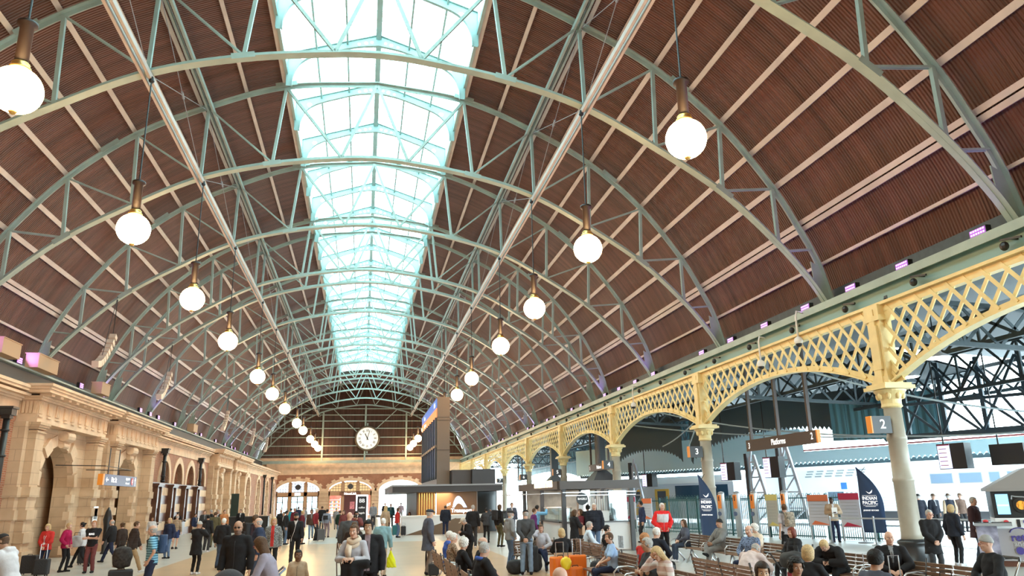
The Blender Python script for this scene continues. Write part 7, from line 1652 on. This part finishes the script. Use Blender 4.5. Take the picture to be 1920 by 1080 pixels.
    dict(x=17.99, y=20.57, H=1.84, h=150, pose='stand', top='coat:plumdark', bot='jeans_dark', skin='fair', hair='short_grey', label='person with grey hair in dark plum coat looking down'),
    dict(x=9.73, y=10.99, H=1.36, h=280, pose='sit', top='jumper:black', bot='navy', skin='fair', hair='beanie_stripe', label='person in black with striped cap seated on wheeled walker'),
]

for d in PEOPLE: make_person(d)
def who(key):
    for d in PEOPLE:
        if key in d['label']: return d
    raise KeyError(key)
# ---- benches
def make_bench():
    t = thing('slatted_bench', '', 'bench')      # local: faces +x, back at x=0, length 2.6 along y
    mb = MB()
    for k in range(5): mb.b2(0.10 + k * 0.085, 0.175 + k * 0.085, -1.3, 1.3, 0.43, 0.46)
    mb.build('seat_slats', M_wood, t)
    for c in range(4):
        mb = MB()
        for k in range(5):
            z = 0.50 + k * 0.075; x = 0.06 - (z - 0.45) * 0.22; mb.bar((x, -1.3 + c * 0.65 + 0.02, z), (x, -1.3 + (c + 1) * 0.65 - 0.02, z), 0.06, 0.025, (1, 0, -0.2))
        mb.build('back_slats', M_wood, t)
    for y in (-1.25, 0, 1.25):
        mb = MB(); mb.tube([(0.5, y, 0.0), (0.36, y, 0.2), (0.30, y, 0.42)], 0.025, 6); mb.tube([(0.02, y, 0.0), (0.2, y, 0.22), (0.30, y, 0.40)], 0.025, 6); mb.build('leg', M_steel, t, True)
        mb = MB(); mb.tube([(-0.04, y, 0.90), (0.06, y, 0.45), (0.5, y, 0.42)], 0.02, 6); sf = mb.build('side_frame', M_charcoal, t, True)
        mb = MB(); mb.tube([(0.02, y, 0.64), (0.2, y, 0.68), (0.42, y, 0.66), (0.52, y, 0.56), (0.50, y, 0.43)], 0.018, 6); mb.build('armrest', M_steel, sf, True)
    return t
b0 = make_bench(); B = [(1.78, 19.7, 0, 'first slatted bench left of the seating, under blue and leopard tops'), (1.78, 16.6, 0, 'second slatted bench left of the seating, under the curly white-haired woman'), (1.78, 13.6, 0, 'third slatted bench left of the seating, under the blue-hooded man'), (1.78, 8.6, 0, 'slatted bench under the bald head at the bottom edge'),
 (6.36, 21.9, 0, 'slatted bench under the white-shirted man with folded arms'), (5.88, 17.6, 0, 'slatted bench between red cardigan woman and the blue top woman'), (6.75, 14.4, 0, 'large slatted bench seen from behind, pale pink man bending on it'), (6.3, 10.6, 0, 'slatted bench under the blond grey woman at bottom right'),
 (5.62, 17.2, PI, 'slatted bench facing left under the blue and white top woman'), (5.32, 13.3, PI, 'slatted bench facing left under the folded-arms man and blond woman'), (10.62, 23.9, PI, 'slatted bench by the fence under the slate jumper woman'), (10.62, 21.1, PI, 'slatted bench by the fence under the grey tracksuit person'), (10.35, 18.3, PI, 'slatted bench under the cream coat woman and her neighbour'), (10.05, 15.6, PI, 'slatted bench under the two black puffer jackets at right'), (9.9, 12.7, PI, 'slatted bench under the elderly person beside the nearest column'),
 (4.8, 9.1, -PI / 2, 'slatted bench under the two smiling women at the bottom edge'), (5.75, 23.65, -PI / 2, 'slatted bench under the woman phoning with crossed legs')]
for i, (x, y, rz, lb) in enumerate(B):
    if i == 0: b0.location = (x, y, 0); b0['label'] = lb; b0['group'] = 'waiting area benches'
    else: copy_tree(b0, (x, y, 0), rz, lb, 'waiting area benches')
# ---- low timber chair
d = who('behind the orange cases'); t = thing('timber_chair', 'pale timber chair under the blond woman behind orange suitcases', 'chair', (d['x'] - 0.05, d['y'], 0), 0)
MB().b2(-0.24, 0.24, -0.24, 0.24, 0.42, 0.46).build('seat', M_ply, t); MB().b2(-0.24, 0.24, -0.27, -0.24, 0.5, 0.72).build('backrest', M_ply, t)
for sx in (-0.21, 0.21):
    for sy in (-0.21, 0.21): MB().b2(sx - 0.02, sx + 0.02, sy - 0.02, sy + 0.02, 0, 0.42).build('leg', M_ply, t)
# ---- luggage
def rounded(mb, w, dpt, z0, z1, r=0.05):
    pts = []
    for cx_, cy_, a0 in ((w / 2 - r, dpt / 2 - r, 0), (-w / 2 + r, dpt / 2 - r, 90), (-w / 2 + r, -dpt / 2 + r, 180), (w / 2 - r, -dpt / 2 + r, 270)):
        for k in range(5): a = R(a0 + k * 22.5); pts.append((cx_ + r * math.cos(a), cy_ + r * math.sin(a)))
    n = len(pts); vs = []; lv = ((z0, 0.9), (z0 + 0.02, 1.0), (z1 - 0.03, 1.0), (z1, 0.9))
    for z, s in lv: vs += [(x * s, y * s, z) for x, y in pts]
    fs = [tuple(range(n))[::-1], tuple(range(3 * n, 4 * n))] + [(i * n + k, i * n + (k + 1) % n, (i + 1) * n + (k + 1) % n, (i + 1) * n + k) for i in range(3) for k in range(n)]
    return mb.add(vs, fs)
def suitcase(x, y, w, dpt, h, m, lb, rz=0, handle=0.38, ribs=False):
    t = thing('suitcase', lb, 'suitcase', (x, y, 0), rz); rounded(MB(), w, dpt, 0.05, h).build('shell', m, t, False)
    if ribs:
        for k in range(7): MB().b2(-w / 2 + 0.06 + k * (w - 0.12) / 6 - 0.012, -w / 2 + 0.06 + k * (w - 0.12) / 6 + 0.012, -dpt / 2 - 0.008, dpt / 2 + 0.008, 0.1, h - 0.05).build('rib', m, t)
    for sx in (-1, 1):
        for sy in (-1, 1): MB().lathe([(0.01, -0.015), (0.028, -0.012), (0.028, 0.012), (0.01, 0.015)], (sx * (w / 2 - 0.06), sy * (dpt / 2 - 0.05), 0.028), 10, 'x').build('wheel', M_black, t, True)
    if handle: MB().tube([(-0.10, 0, h - 0.01), (-0.10, 0, h + handle), (0.10, 0, h + handle), (0.10, 0, h - 0.01)], 0.011, 6).build('telescopic_handle', M_steel, t)
    MB().tube([(-0.07, -0.02, h), (-0.06, -0.02, h + 0.03), (0.06, -0.02, h + 0.03), (0.07, -0.02, h)], 0.012, 6).build('carry_handle', M_black, t)
    MB().b2(-w / 2 + 0.02, w / 2 - 0.02, -0.006 - dpt * 0.0, 0.006, h - 0.004, h + 0.003).build('zip_line', M_charcoal, t)
    return t
M_orange = mat('orange_hard_shell', (0.85, 0.20, 0.02), 0.35); M_casebl = mat('black_luggage_nylon', (0.02, 0.02, 0.024), 0.7, bump=0.3); M_casegr = mat('grey_luggage_shell', (0.09, 0.09, 0.10), 0.5)
M_red = mat('red_luggage_fabric', (0.32, 0.015, 0.03), 0.7, bump=0.2); M_tealc = mat('teal_luggage_shell', (0.02, 0.15, 0.17), 0.4)
suitcase(4.55, 18.3, 0.44, 0.30, 0.74, M_orange, 'larger orange hard-shell suitcase, left of the pair, handle raised', R(10), 0.32, True)
suitcase(5.02, 18.5, 0.44, 0.28, 0.75, M_orange, 'orange hard-shell suitcase on the right of the pair, handle raised', R(-8), 0.36, True)
suitcase(4.72, 17.6, 0.34, 0.22, 0.56, M_orange, 'small orange cabin suitcase in front of the orange pair', R(5), 0, True)
q = who('red zip jacket'); suitcase(q['x'] + 0.15, q['y'] - 0.55, 0.42, 0.28, 0.52, M_casebl, 'round-topped black suitcase held by the red jacket woman', 0, 0.45)
suitcase(-10.7, 28.6, 0.44, 0.3, 0.6, M_casebl, 'black suitcase standing left of the red jacket woman', 0, 0)
q = who('black jacket and navy trousers striding'); suitcase(q['x'] - 0.75, q['y'] - 0.3, 0.52, 0.32, 0.68, M_casebl, 'big black suitcase beside the striding man in black', 0, 0.3)
q = who('dark red jumper'); suitcase(q['x'] + 0.35, q['y'] - 0.5, 0.42, 0.28, 0.62, M_casegr, 'charcoal suitcase pulled by the dark red jumper man', 0, 0.4)
suitcase(2.0, 49.0, 0.42, 0.28, 0.62, M_tealc, 'teal suitcase at the left end of the service desk', 0, 0.2)
suitcase(2.45, 48.75, 0.3, 0.24, 0.55, M_casebl, 'dark suitcase beside the teal one at the service desk', 0, 0.2)
suitcase(8.3, 14.2, 0.42, 0.3, 0.62, M_red, 'crimson fabric suitcase behind the smiling woman', R(8), 0)
suitcase(8.9, 12.9, 0.36, 0.26, 0.62, M_casegr, 'dark grey suitcase on the left of the pair by black puffer man', 0, 0.38)
suitcase(9.15, 12.55, 0.38, 0.26, 0.60, mat('mid_grey_luggage', (0.16, 0.15, 0.17), 0.5), 'mid grey suitcase on the right of the pair, handle raised', 0, 0.38)
suitcase(-5.35, 19.3, 0.5, 0.36, 0.72, M_casebl, 'black suitcase under the black bag behind the striped polo man', R(15), 0)
q = who('dark grey jumper and pale jeans'); suitcase(q['x'] + 0.3, q['y'] + 0.7, 0.36, 0.26, 0.72, M_casebl, 'black upright suitcase behind the pale jeans man', 0, 0)
suitcase(1.95, 22.5, 0.30, 0.26, 0.36, M_casebl, 'small black bag case under the first bench on the left', 0, 0)
def blob_bag(name, cat_, x, y, z, r, m, lb, seed=1, strap=True, rz=0):
    # soft bag: lumpy ellipsoid body with handles
    t = thing(name, lb, cat_, (x, y, z), rz); rx, ry, rz_ = r
    P, ax = grid((-rx, -ry, 0), (rx, ry, 2 * rz_), 0.024)
    D = np.maximum(np.abs(P[..., 0]) - rx, np.maximum(np.abs(P[..., 1]) - ry, np.abs(P[..., 2] - rz_) - rz_)); E2 = sd_ell(P, (0, 0, rz_), (rx, ry, rz_)); D = D * 0.45 + E2 * 0.55 + 0.010 * np.sin(P[..., 0] * 30 + seed) * np.sin(P[..., 2] * 26 + seed * 2) + 0.0
    V, Fq = surface_nets(D, *ax); o = obj_arr('bag_body', V, Fq, m, None, t)
    if strap: MB().tube([(-rx * 0.5, 0, 1.75 * rz_), (-rx * 0.4, 0, 2 * rz_ + 0.10), (rx * 0.4, 0, 2 * rz_ + 0.10), (rx * 0.5, 0, 1.75 * rz_)], 0.010, 5).build('handle', M_black, t)
    return t
M_bagblk = mat('black_bag_fabric', (0.018, 0.017, 0.02), 0.8, bump=0.4)
blob_bag('travel_bag', 'bag', -5.35, 19.3, 0.74, (0.20, 0.18, 0.24), mat('spotted_black_fabric', (0.03, 0.025, 0.025), 0.8, noise=0.8, nscale=22), 'slumped black spotted bag topping the black suitcase on the left', 2)
blob_bag('travel_bag', 'bag', 4.3, 22.4, 0, (0.28, 0.2, 0.20), M_bagblk, 'black bag on the floor left of the pale jeans man', 3)
blob_bag('rucksack', 'backpack', 4.95, 22.9, 0, (0.22, 0.17, 0.26), M_bagblk, 'black rucksack on the floor right of the pale jeans man', 5)
blob_bag('rucksack', 'backpack', 2.75, 13.3, 0.12, (0.26, 0.2, 0.25), M_red, 'red rucksack with white stripes before the blue-hooded man', 4)
for z in (0.42, 0.5):
    pass
blob_bag('shoulder_bag', 'bag', 6.2, 20.6, 0.0, (0.24, 0.18, 0.22), M_bagblk, 'black bag on the floor beside the orange suitcases and bench', 6)
blob_bag('tote_bag', 'bag', 8.25, 14.3, 0.64, (0.26, 0.2, 0.17), mat('black_white_bag', (0.03, 0.03, 0.03), 0.7, noise=0.5, nscale=8), 'black bag with pale top resting on the crimson suitcase', 7)
blob_bag('tote_bag', 'bag', 5.15, 19.2, 0.0, (0.2, 0.16, 0.2), M_bagblk, 'dark bag on the floor behind the orange suitcases', 9)
blob_bag('shopping_bag', 'bag', 4.50, 17.55, 0.5, (0.12, 0.09, 0.14), mat('yellow_plastic', (0.85, 0.62, 0.02), 0.4), 'yellow plastic bag tied on the small orange suitcase', 8)
blob_bag('bundle_bag', 'bag', 9.7, 12.0, 0.25, (0.26, 0.2, 0.2), mat('pink_cream_fabric', (0.6, 0.45, 0.38), 0.8, noise=0.4, nscale=9), 'pink and cream bundle at the bottom edge near the column', 11)
blob_bag('shopping_bag', 'bag', 10.05, 11.8, 0.1, (0.30, 0.2, 0.25), mat('leafy_yellow_fabric', (0.28, 0.25, 0.04), 0.6, noise=0.9, nscale=14), 'yellow and green patterned shopping bag hung on the walker', 12)
blob_bag('handbag', 'bag', 10.4, 24.9, 0.46, (0.18, 0.14, 0.12), M_bagblk, 'black handbag on the bench beside the slate jumper woman', 13, False)
# worn and carried things
def worn_pack(key, m, lb, sz=(0.30, 0.17, 0.42), w=0.40):
    d = who(key); up = d['_j']['up']; p = wpos(d, up(0, -0.22, 0.16)); t = thing('backpack', lb, 'backpack', tuple(p), -R(d['h']))
    S = d['_j']['S']; mb = MB(); rounded(mb, sz[0] * S, sz[1] * S, 0, sz[2] * S, 0.07); mb.build('pack_body', m, t, False)
    mb = MB(); rounded(mb, sz[0] * 0.75 * S, sz[1] * 0.6 * S, 0.03, sz[2] * 0.45 * S, 0.04); o = mb.build('front_pocket', m, t); o.location = (0, -sz[1] * 0.42 * S, 0)
    for s in (-1, 1): MB().tube([(s * 0.09 * S, 0.08 * S, sz[2] * S * 0.9), (s * 0.12 * S, 0.20 * S, sz[2] * S * 0.98), (s * 0.13 * S, 0.34 * S, sz[2] * S * 0.72), (s * 0.13 * S, 0.30 * S, 0.08), (s * 0.12 * S, 0.07 * S, 0.02)], 0.018, 6).build('shoulder_strap', M_black, t)
worn_pack('blue striped polo', mat('navy_pack', (0.02, 0.05, 0.12), 0.7, bump=0.3), 'navy backpack worn by the man in blue striped polo')
worn_pack('plum jacket with black', M_bagblk, 'black backpack worn behind the sunglasses man')
worn_pack('black backpack, olive', M_bagblk, 'black backpack worn by the woman in heeled boots')
worn_pack('patterned backpack', mat('leaf_pattern_pack', (0.30, 0.24, 0.18), 0.7, noise=0.7, nscale=18), 'olive patterned backpack worn by the woman facing the fence')
worn_pack('grey blue shirt', M_bagblk, 'black flat bag on the back of the grey blue shirt person', (0.32, 0.12, 0.26))
d = who('striding left, mostly'); blob_bag('shoulder_bag', 'bag', d['x'] - 0.1, d['y'] - 0.25, 0.72, (0.2, 0.1, 0.2), mat('grey_white_bag', (0.4, 0.38, 0.38), 0.7, noise=0.3), 'pale grey bag carried by the striding white jacket woman', 3)
d = who('cream scarf'); up = d['_j']['up']; p = wpos(d, up(0.24, 0.04, -0.18)); t = thing('handbag', 'brown leather handbag hanging by the scarf woman, on the left', 'bag', tuple(p), -R(d['h']))
P, ax = grid((-0.1, -0.19, -0.13), (0.1, 0.19, 0.15), 0.018); D = sd_ell(P, (0, 0, 0), (0.085, 0.18, 0.13)); V, Fq = surface_nets(D, *ax); obj_arr('bag_body', V, Fq, mat('brown_leather', (0.11, 0.045, 0.025), 0.45), None, t)
MB().tube([(0, -0.13, 0.07), (0.04, -0.05, 0.45), (0.07, 0.0, 0.66), (0.05, 0.06, 0.42), (0, 0.13, 0.07)], 0.011, 6).build('strap', MATS['brown_leather'], t)
p = wpos(d, up(-0.05, 0.27, -0.38)); t = thing('draped_coat', 'black coat draped over the arms of the scarf woman', 'coat', tuple(p), -R(d['h']))
P, ax = grid((-0.3, -0.16, -0.35), (0.3, 0.16, 0.55), 0.022); x, y, z = P[..., 0], P[..., 1], P[..., 2]; a = np.interp(z, [-0.35, 0.1, 0.45, 0.55], [0.24, 0.2, 0.19, 0.12]); b = np.interp(z, [-0.35, 0.2, 0.45, 0.55], [0.07, 0.09, 0.10, 0.05])
D = np.maximum(np.maximum((np.sqrt((x / a) ** 2 + (y / b) ** 2) - 1) * b, z - 0.52), -0.33 - z) + 0.012 * np.sin(x * 38) ; D = smin(D, sd_caps(P, (0.1, 0, 0.50), (-0.27, -0.02, 0.52), 0.07, 0.08), 0.04); V, Fq = surface_nets(D, *ax); obj_arr('coat_cloth', V, Fq, cloth_mat('black'), None, t)
d = who('holding yellow bag'); w = wpos(d, d['_j']['arms'][1][2] + np.array((0, 0, -0.10))); t = thing('carrier_bag', 'bright yellow plastic carrier bag held by the pale teal jacket man', 'bag', tuple(w), -R(d['h']))
P, ax = grid((-0.19, -0.1, -0.5), (0.19, 0.1, 0.02), 0.018); x, y, z = P[..., 0], P[..., 1], P[..., 2]; a = np.interp(-z, [0, 0.12, 0.3, 0.46], [0.02, 0.06, 0.15, 0.165]); b = a * 0.5 + 0.01; D = np.maximum((np.sqrt((x / a) ** 2 + (y / b) ** 2) - 1) * b, np.maximum(z, -0.46 - z)) + 0.005 * np.sin(x * 60 + z * 40); V, Fq = surface_nets(D, *ax); obj_arr('plastic_bag', V, Fq, mat('lime_yellow_plastic', (0.72, 0.75, 0.01), 0.35), None, t)
d = who('long umbrella'); w = wpos(d, d['_j']['arms'][0][2] + np.array((0.0, 0.0, -0.08))); t = thing('umbrella', 'long black folded umbrella held upright by the slate coat man', 'umbrella', (w.x, w.y, 0.0))
MB().lathe([(0.004, 0.0), (0.006, 0.06), (0.022, 0.14), (0.030, 0.42), (0.022, 0.62), (0.012, 0.64)], n=10).build('canopy', M_bagblk, t, True); MB().tube([(0, 0, 0.62), (0, 0, w.z + 0.02), (0, 0.01, w.z + 0.05), (0, 0.05, w.z + 0.06), (0, 0.07, w.z + 0.02)], 0.010, 6).build('handle', M_black, t)
def held(key, dx, name, cat_, lb, m, size, pz=0.0):
    d = who(key); j = d['_j']; w = (j['arms'][0][2] + j['arms'][1][2]) / 2 + np.array(dx); p = wpos(d, w); t = thing(name, lb, cat_, tuple(p), -R(d['h'])); MB().b2(-size[0] / 2, size[0] / 2, -size[1] / 2, size[1] / 2, 0, size[2]).build('sheet', m, t); return t
held('phone up', (0.0, 0.08, 0.06), 'mobile_phone', 'phone', 'phone held up by the black hooded coat person', M_black, (0.075, 0.012, 0.15))
held('face mask looking', (0, 0.06, 0.03), 'mobile_phone', 'phone', 'phone held by the masked woman near the lit totem', M_black, (0.075, 0.012, 0.15))
t = held('glasses reading', (0.02, 0.16, 0.02), 'newspaper', 'newspaper', 'open newspaper held by the woman in black on the bench', mat('newsprint', (0.5, 0.53, 0.58), 0.8, noise=0.35, nscale=14), (0.42, 0.01, 0.32)); MB().b2(-0.003, 0.003, -0.014, 0.01, 0, 0.32).build('fold', M_grey, t)
t = held('holding papers', (0, 0.06, -0.06), 'paper_sheets', 'papers', 'white papers held by the man in tan blazer', M_cup, (0.22, 0.02, 0.26)); MB().b2(0.04, 0.11, -0.02, 0.02, -0.12, 0.02).build('folded_leaf', M_cup, t)
t = held('long black coat standing', (0, 0.06, -0.34), 'paper_bag', 'bag', 'brown paper bag held by the long black coat woman', mat('kraft_paper', (0.55, 0.36, 0.24), 0.7), (0.26, 0.12, 0.32)); MB().tube([(-0.08, 0, 0.32), (-0.06, 0, 0.4), (0.06, 0, 0.4), (0.08, 0, 0.32)], 0.008, 5).build('handle', MATS['kraft_paper'], t)
held('bowing over a phone', (0, 0.05, 0.03), 'mobile_phone', 'phone', 'phone in the hands of the bowed black puffer person', M_black, (0.075, 0.15, 0.012))
held('bending forward on the bench', (0, 0.04, 0.0), 'booklet', 'booklet', 'blue booklet held by the bending pale pink man', mat('blue_booklet', (0.05, 0.1, 0.4), 0.5), (0.2, 0.15, 0.02))
d = who('red zip jacket'); up = d['_j']['up']; MB().tube([tuple(up(-0.06, 0.03, 0.53)), tuple(up(-0.03, 0.17, 0.36)), tuple(up(0, 0.175, 0.16)), tuple(up(0.03, 0.17, 0.36)), tuple(up(0.06, 0.03, 0.53))], 0.007, 5).build('lanyard', M_white, d['_j']['root'])
MB().b2(-0.04, 0.04, 0.17, 0.18, 1.0, 1.1).build('name_badge', M_white, d['_j']['root'])
d = who('earphone cord'); up = d['_j']['up']; MB().tube([tuple(up(-0.06, 0.06, 0.62)), tuple(up(-0.02, 0.165, 0.42)), tuple(up(0.03, 0.17, 0.2)), tuple(up(0.10, 0.15, 0.02)), tuple(up(0.12, 0.15, -0.12))], 0.006, 5).build('earphone_cord', M_white, d['_j']['root'])
# pram
px_, py_ = -1.55, 13.1
PS = 1.12
t = thing('pram', 'dark pram with a rounded hood in the foreground at left', 'pram', (px_ - 0.4, py_, 0), R(8))
P, ax = grid((-0.38, -0.28, 0.6), (0.28, 0.28, 1.05), 0.02); D = np.maximum(sd_ell(P, (-0.12, 0, 0.72), (0.26, 0.25, 0.28)), np.minimum(0.66 - P[..., 2] + 0, 0.1) * -1 if False else (0.70 - P[..., 2])); V, Fq = surface_nets(D, *ax); obj_arr('hood', V, Fq, mat('pram_grey_fabric', (0.045, 0.04, 0.045), 0.8, bump=0.3), None, t); t.scale = (PS, PS, PS)
mb = MB(); rounded(mb, 0.8, 0.42, 0.42, 0.70, 0.12); mb.build('carrycot', MATS['pram_grey_fabric'], t)
MB().tube([(0.25, -0.22, 0.5), (0.55, -0.22, 0.92), (0.62, -0.2, 0.98), (0.62, 0.2, 0.98), (0.55, 0.22, 0.92), (0.25, 0.22, 0.5)], 0.016, 8).build('push_handle', mat('blue_grey_metal', (0.2, 0.23, 0.3), 0.4, metal=0.5), t)
MB().b2(0.36, 0.58, -0.2, 0.2, 0.84, 0.88).build('cup_tray', M_black, t); MB().lathe([(0.03, 0), (0.04, 0.1), (0.042, 0.11)], (0.45, 0.05, 0.88), 10).build('cup', M_cup, t)
for sx in (-0.32, 0.3):
    for sy in (-0.24, 0.24): MB().lathe([(0.03, -0.02), (0.14, -0.02), (0.15, 0.0), (0.14, 0.02), (0.03, 0.02)], (sx, sy, 0.15), 16, 'y').build('wheel', M_black, t, True)
for sy in (-0.2, 0.2): MB().tube([(-0.32, sy, 0.15), (0.1, sy, 0.42), (0.3, sy, 0.15)], 0.014, 6).build('frame_leg', M_charcoal, t)
# luggage trolley, walker, stroller
t = thing('luggage_trolley', 'dark trolley with brown and pale parcels at the left edge', 'trolley', (-5.75, 13.3, 0), R(20))
MB().tube([(0.3, -0.3, 0.2), (0.3, -0.3, 1.0), (0.3, 0.3, 1.0), (0.3, 0.3, 0.2)], 0.02, 8).build('push_frame', M_charcoal, t); MB().b2(-0.6, 0.3, -0.3, 0.3, 0.18, 0.24).build('deck', M_charcoal, t)
for sx in (-0.5, 0.25):
    for sy in (-0.25, 0.25): MB().lathe([(0.02, -0.02), (0.09, -0.02), (0.09, 0.02), (0.02, 0.02)], (sx, sy, 0.09), 12, 'y').build('wheel', M_black, t, True)
t = thing('parcel', 'black box on the luggage trolley at the left edge', 'box', (-5.9, 13.3, 0.24), R(20)); rounded(MB(), 0.6, 0.5, 0, 0.95).build('box', M_casebl, t)
t = thing('parcel', 'brown and pale folded parcel topping the trolley at the left edge', 'box', (-5.9, 13.3, 1.19), R(20)); rounded(MB(), 0.62, 0.5, 0, 0.12).build('wrapping', M_wood, t); rounded(MB(), 0.5, 0.4, 0.12, 0.2).build('paper_top', M_white, t)
d = who('wheeled walker'); t = thing('wheeled_walker', 'dark wheeled walker with raised handles beside the striped cap man', 'walker', (d['x'], d['y'] + 0.0, 0), -R(d['h']))
for s in (-1, 1):
    MB().tube([(s * 0.27, 0.30, 0.1), (s * 0.27, -0.02, 0.5), (s * 0.27, -0.28, 0.98), (s * 0.27, -0.44, 1.0)], 0.014, 6).build('side_tube', M_steel, t); MB().tube([(s * 0.27, -0.32, 0.1), (s * 0.27, 0.05, 0.48)], 0.014, 6).build('rear_leg', M_steel, t)
    MB().tube([(s * 0.27, -0.40, 1.0), (s * 0.27, -0.52, 1.0)], 0.022, 8).build('grip', M_black, t)
    for y in (0.30, -0.32): MB().lathe([(0.02, -0.015), (0.10, -0.015), (0.10, 0.015), (0.02, 0.015)], (s * 0.27, y, 0.1), 14, 'x').build('wheel', M_black, t, True)
MB().b2(-0.24, 0.24, -0.2, 0.14, 0.44, 0.47).build('seat', M_black, t); MB().tube([(-0.27, -0.28, 0.98), (-0.2, -0.33, 1.03), (0.2, -0.33, 1.03), (0.27, -0.28, 0.98)], 0.02, 8).build('backrest', M_black, t)
t = thing('folded_walker', 'folded black wheeled frame behind the blond grey woman', 'walker', (8.6, 15.2, 0), R(30))
for s in (-1, 1):
    MB().tube([(s * 0.25, -0.2, 0.1), (s * 0.25, 0.0, 0.6), (s * 0.25, 0.2, 0.88), (s * 0.25, 0.34, 0.9)], 0.016, 6).build('side_tube', M_black, t); MB().lathe([(0.02, -0.015), (0.10, -0.015), (0.10, 0.015), (0.02, 0.015)], (s * 0.25, -0.2, 0.1), 12, 'x').build('wheel', M_black, t, True)
MB().tube([(-0.25, 0.0, 0.6), (0.25, 0.0, 0.6)], 0.014, 6).build('crossbar', M_black, t)
t = thing('yellow_floor_sign', 'small yellow wet floor sign beyond the booth by the arcade', 'sign', (9.6, 53, 0)); MB().prism([(-0.15, 0), (0.15, 0), (0.08, 0.6), (-0.08, 0.6)], -0.02, 0.0, 'xz').build('front_panel', mat('warning_yellow', (0.9, 0.7, 0.02), 0.4), t); MB().prism([(-0.15, 0), (0.15, 0), (0.08, 0.6), (-0.08, 0.6)], 0.12, 0.14, 'xz').build('rear_panel', MATS['warning_yellow'], t); MB().b2(-0.08, 0.08, -0.02, 0.14, 0.58, 0.62).build('hinge', MATS['warning_yellow'], t)
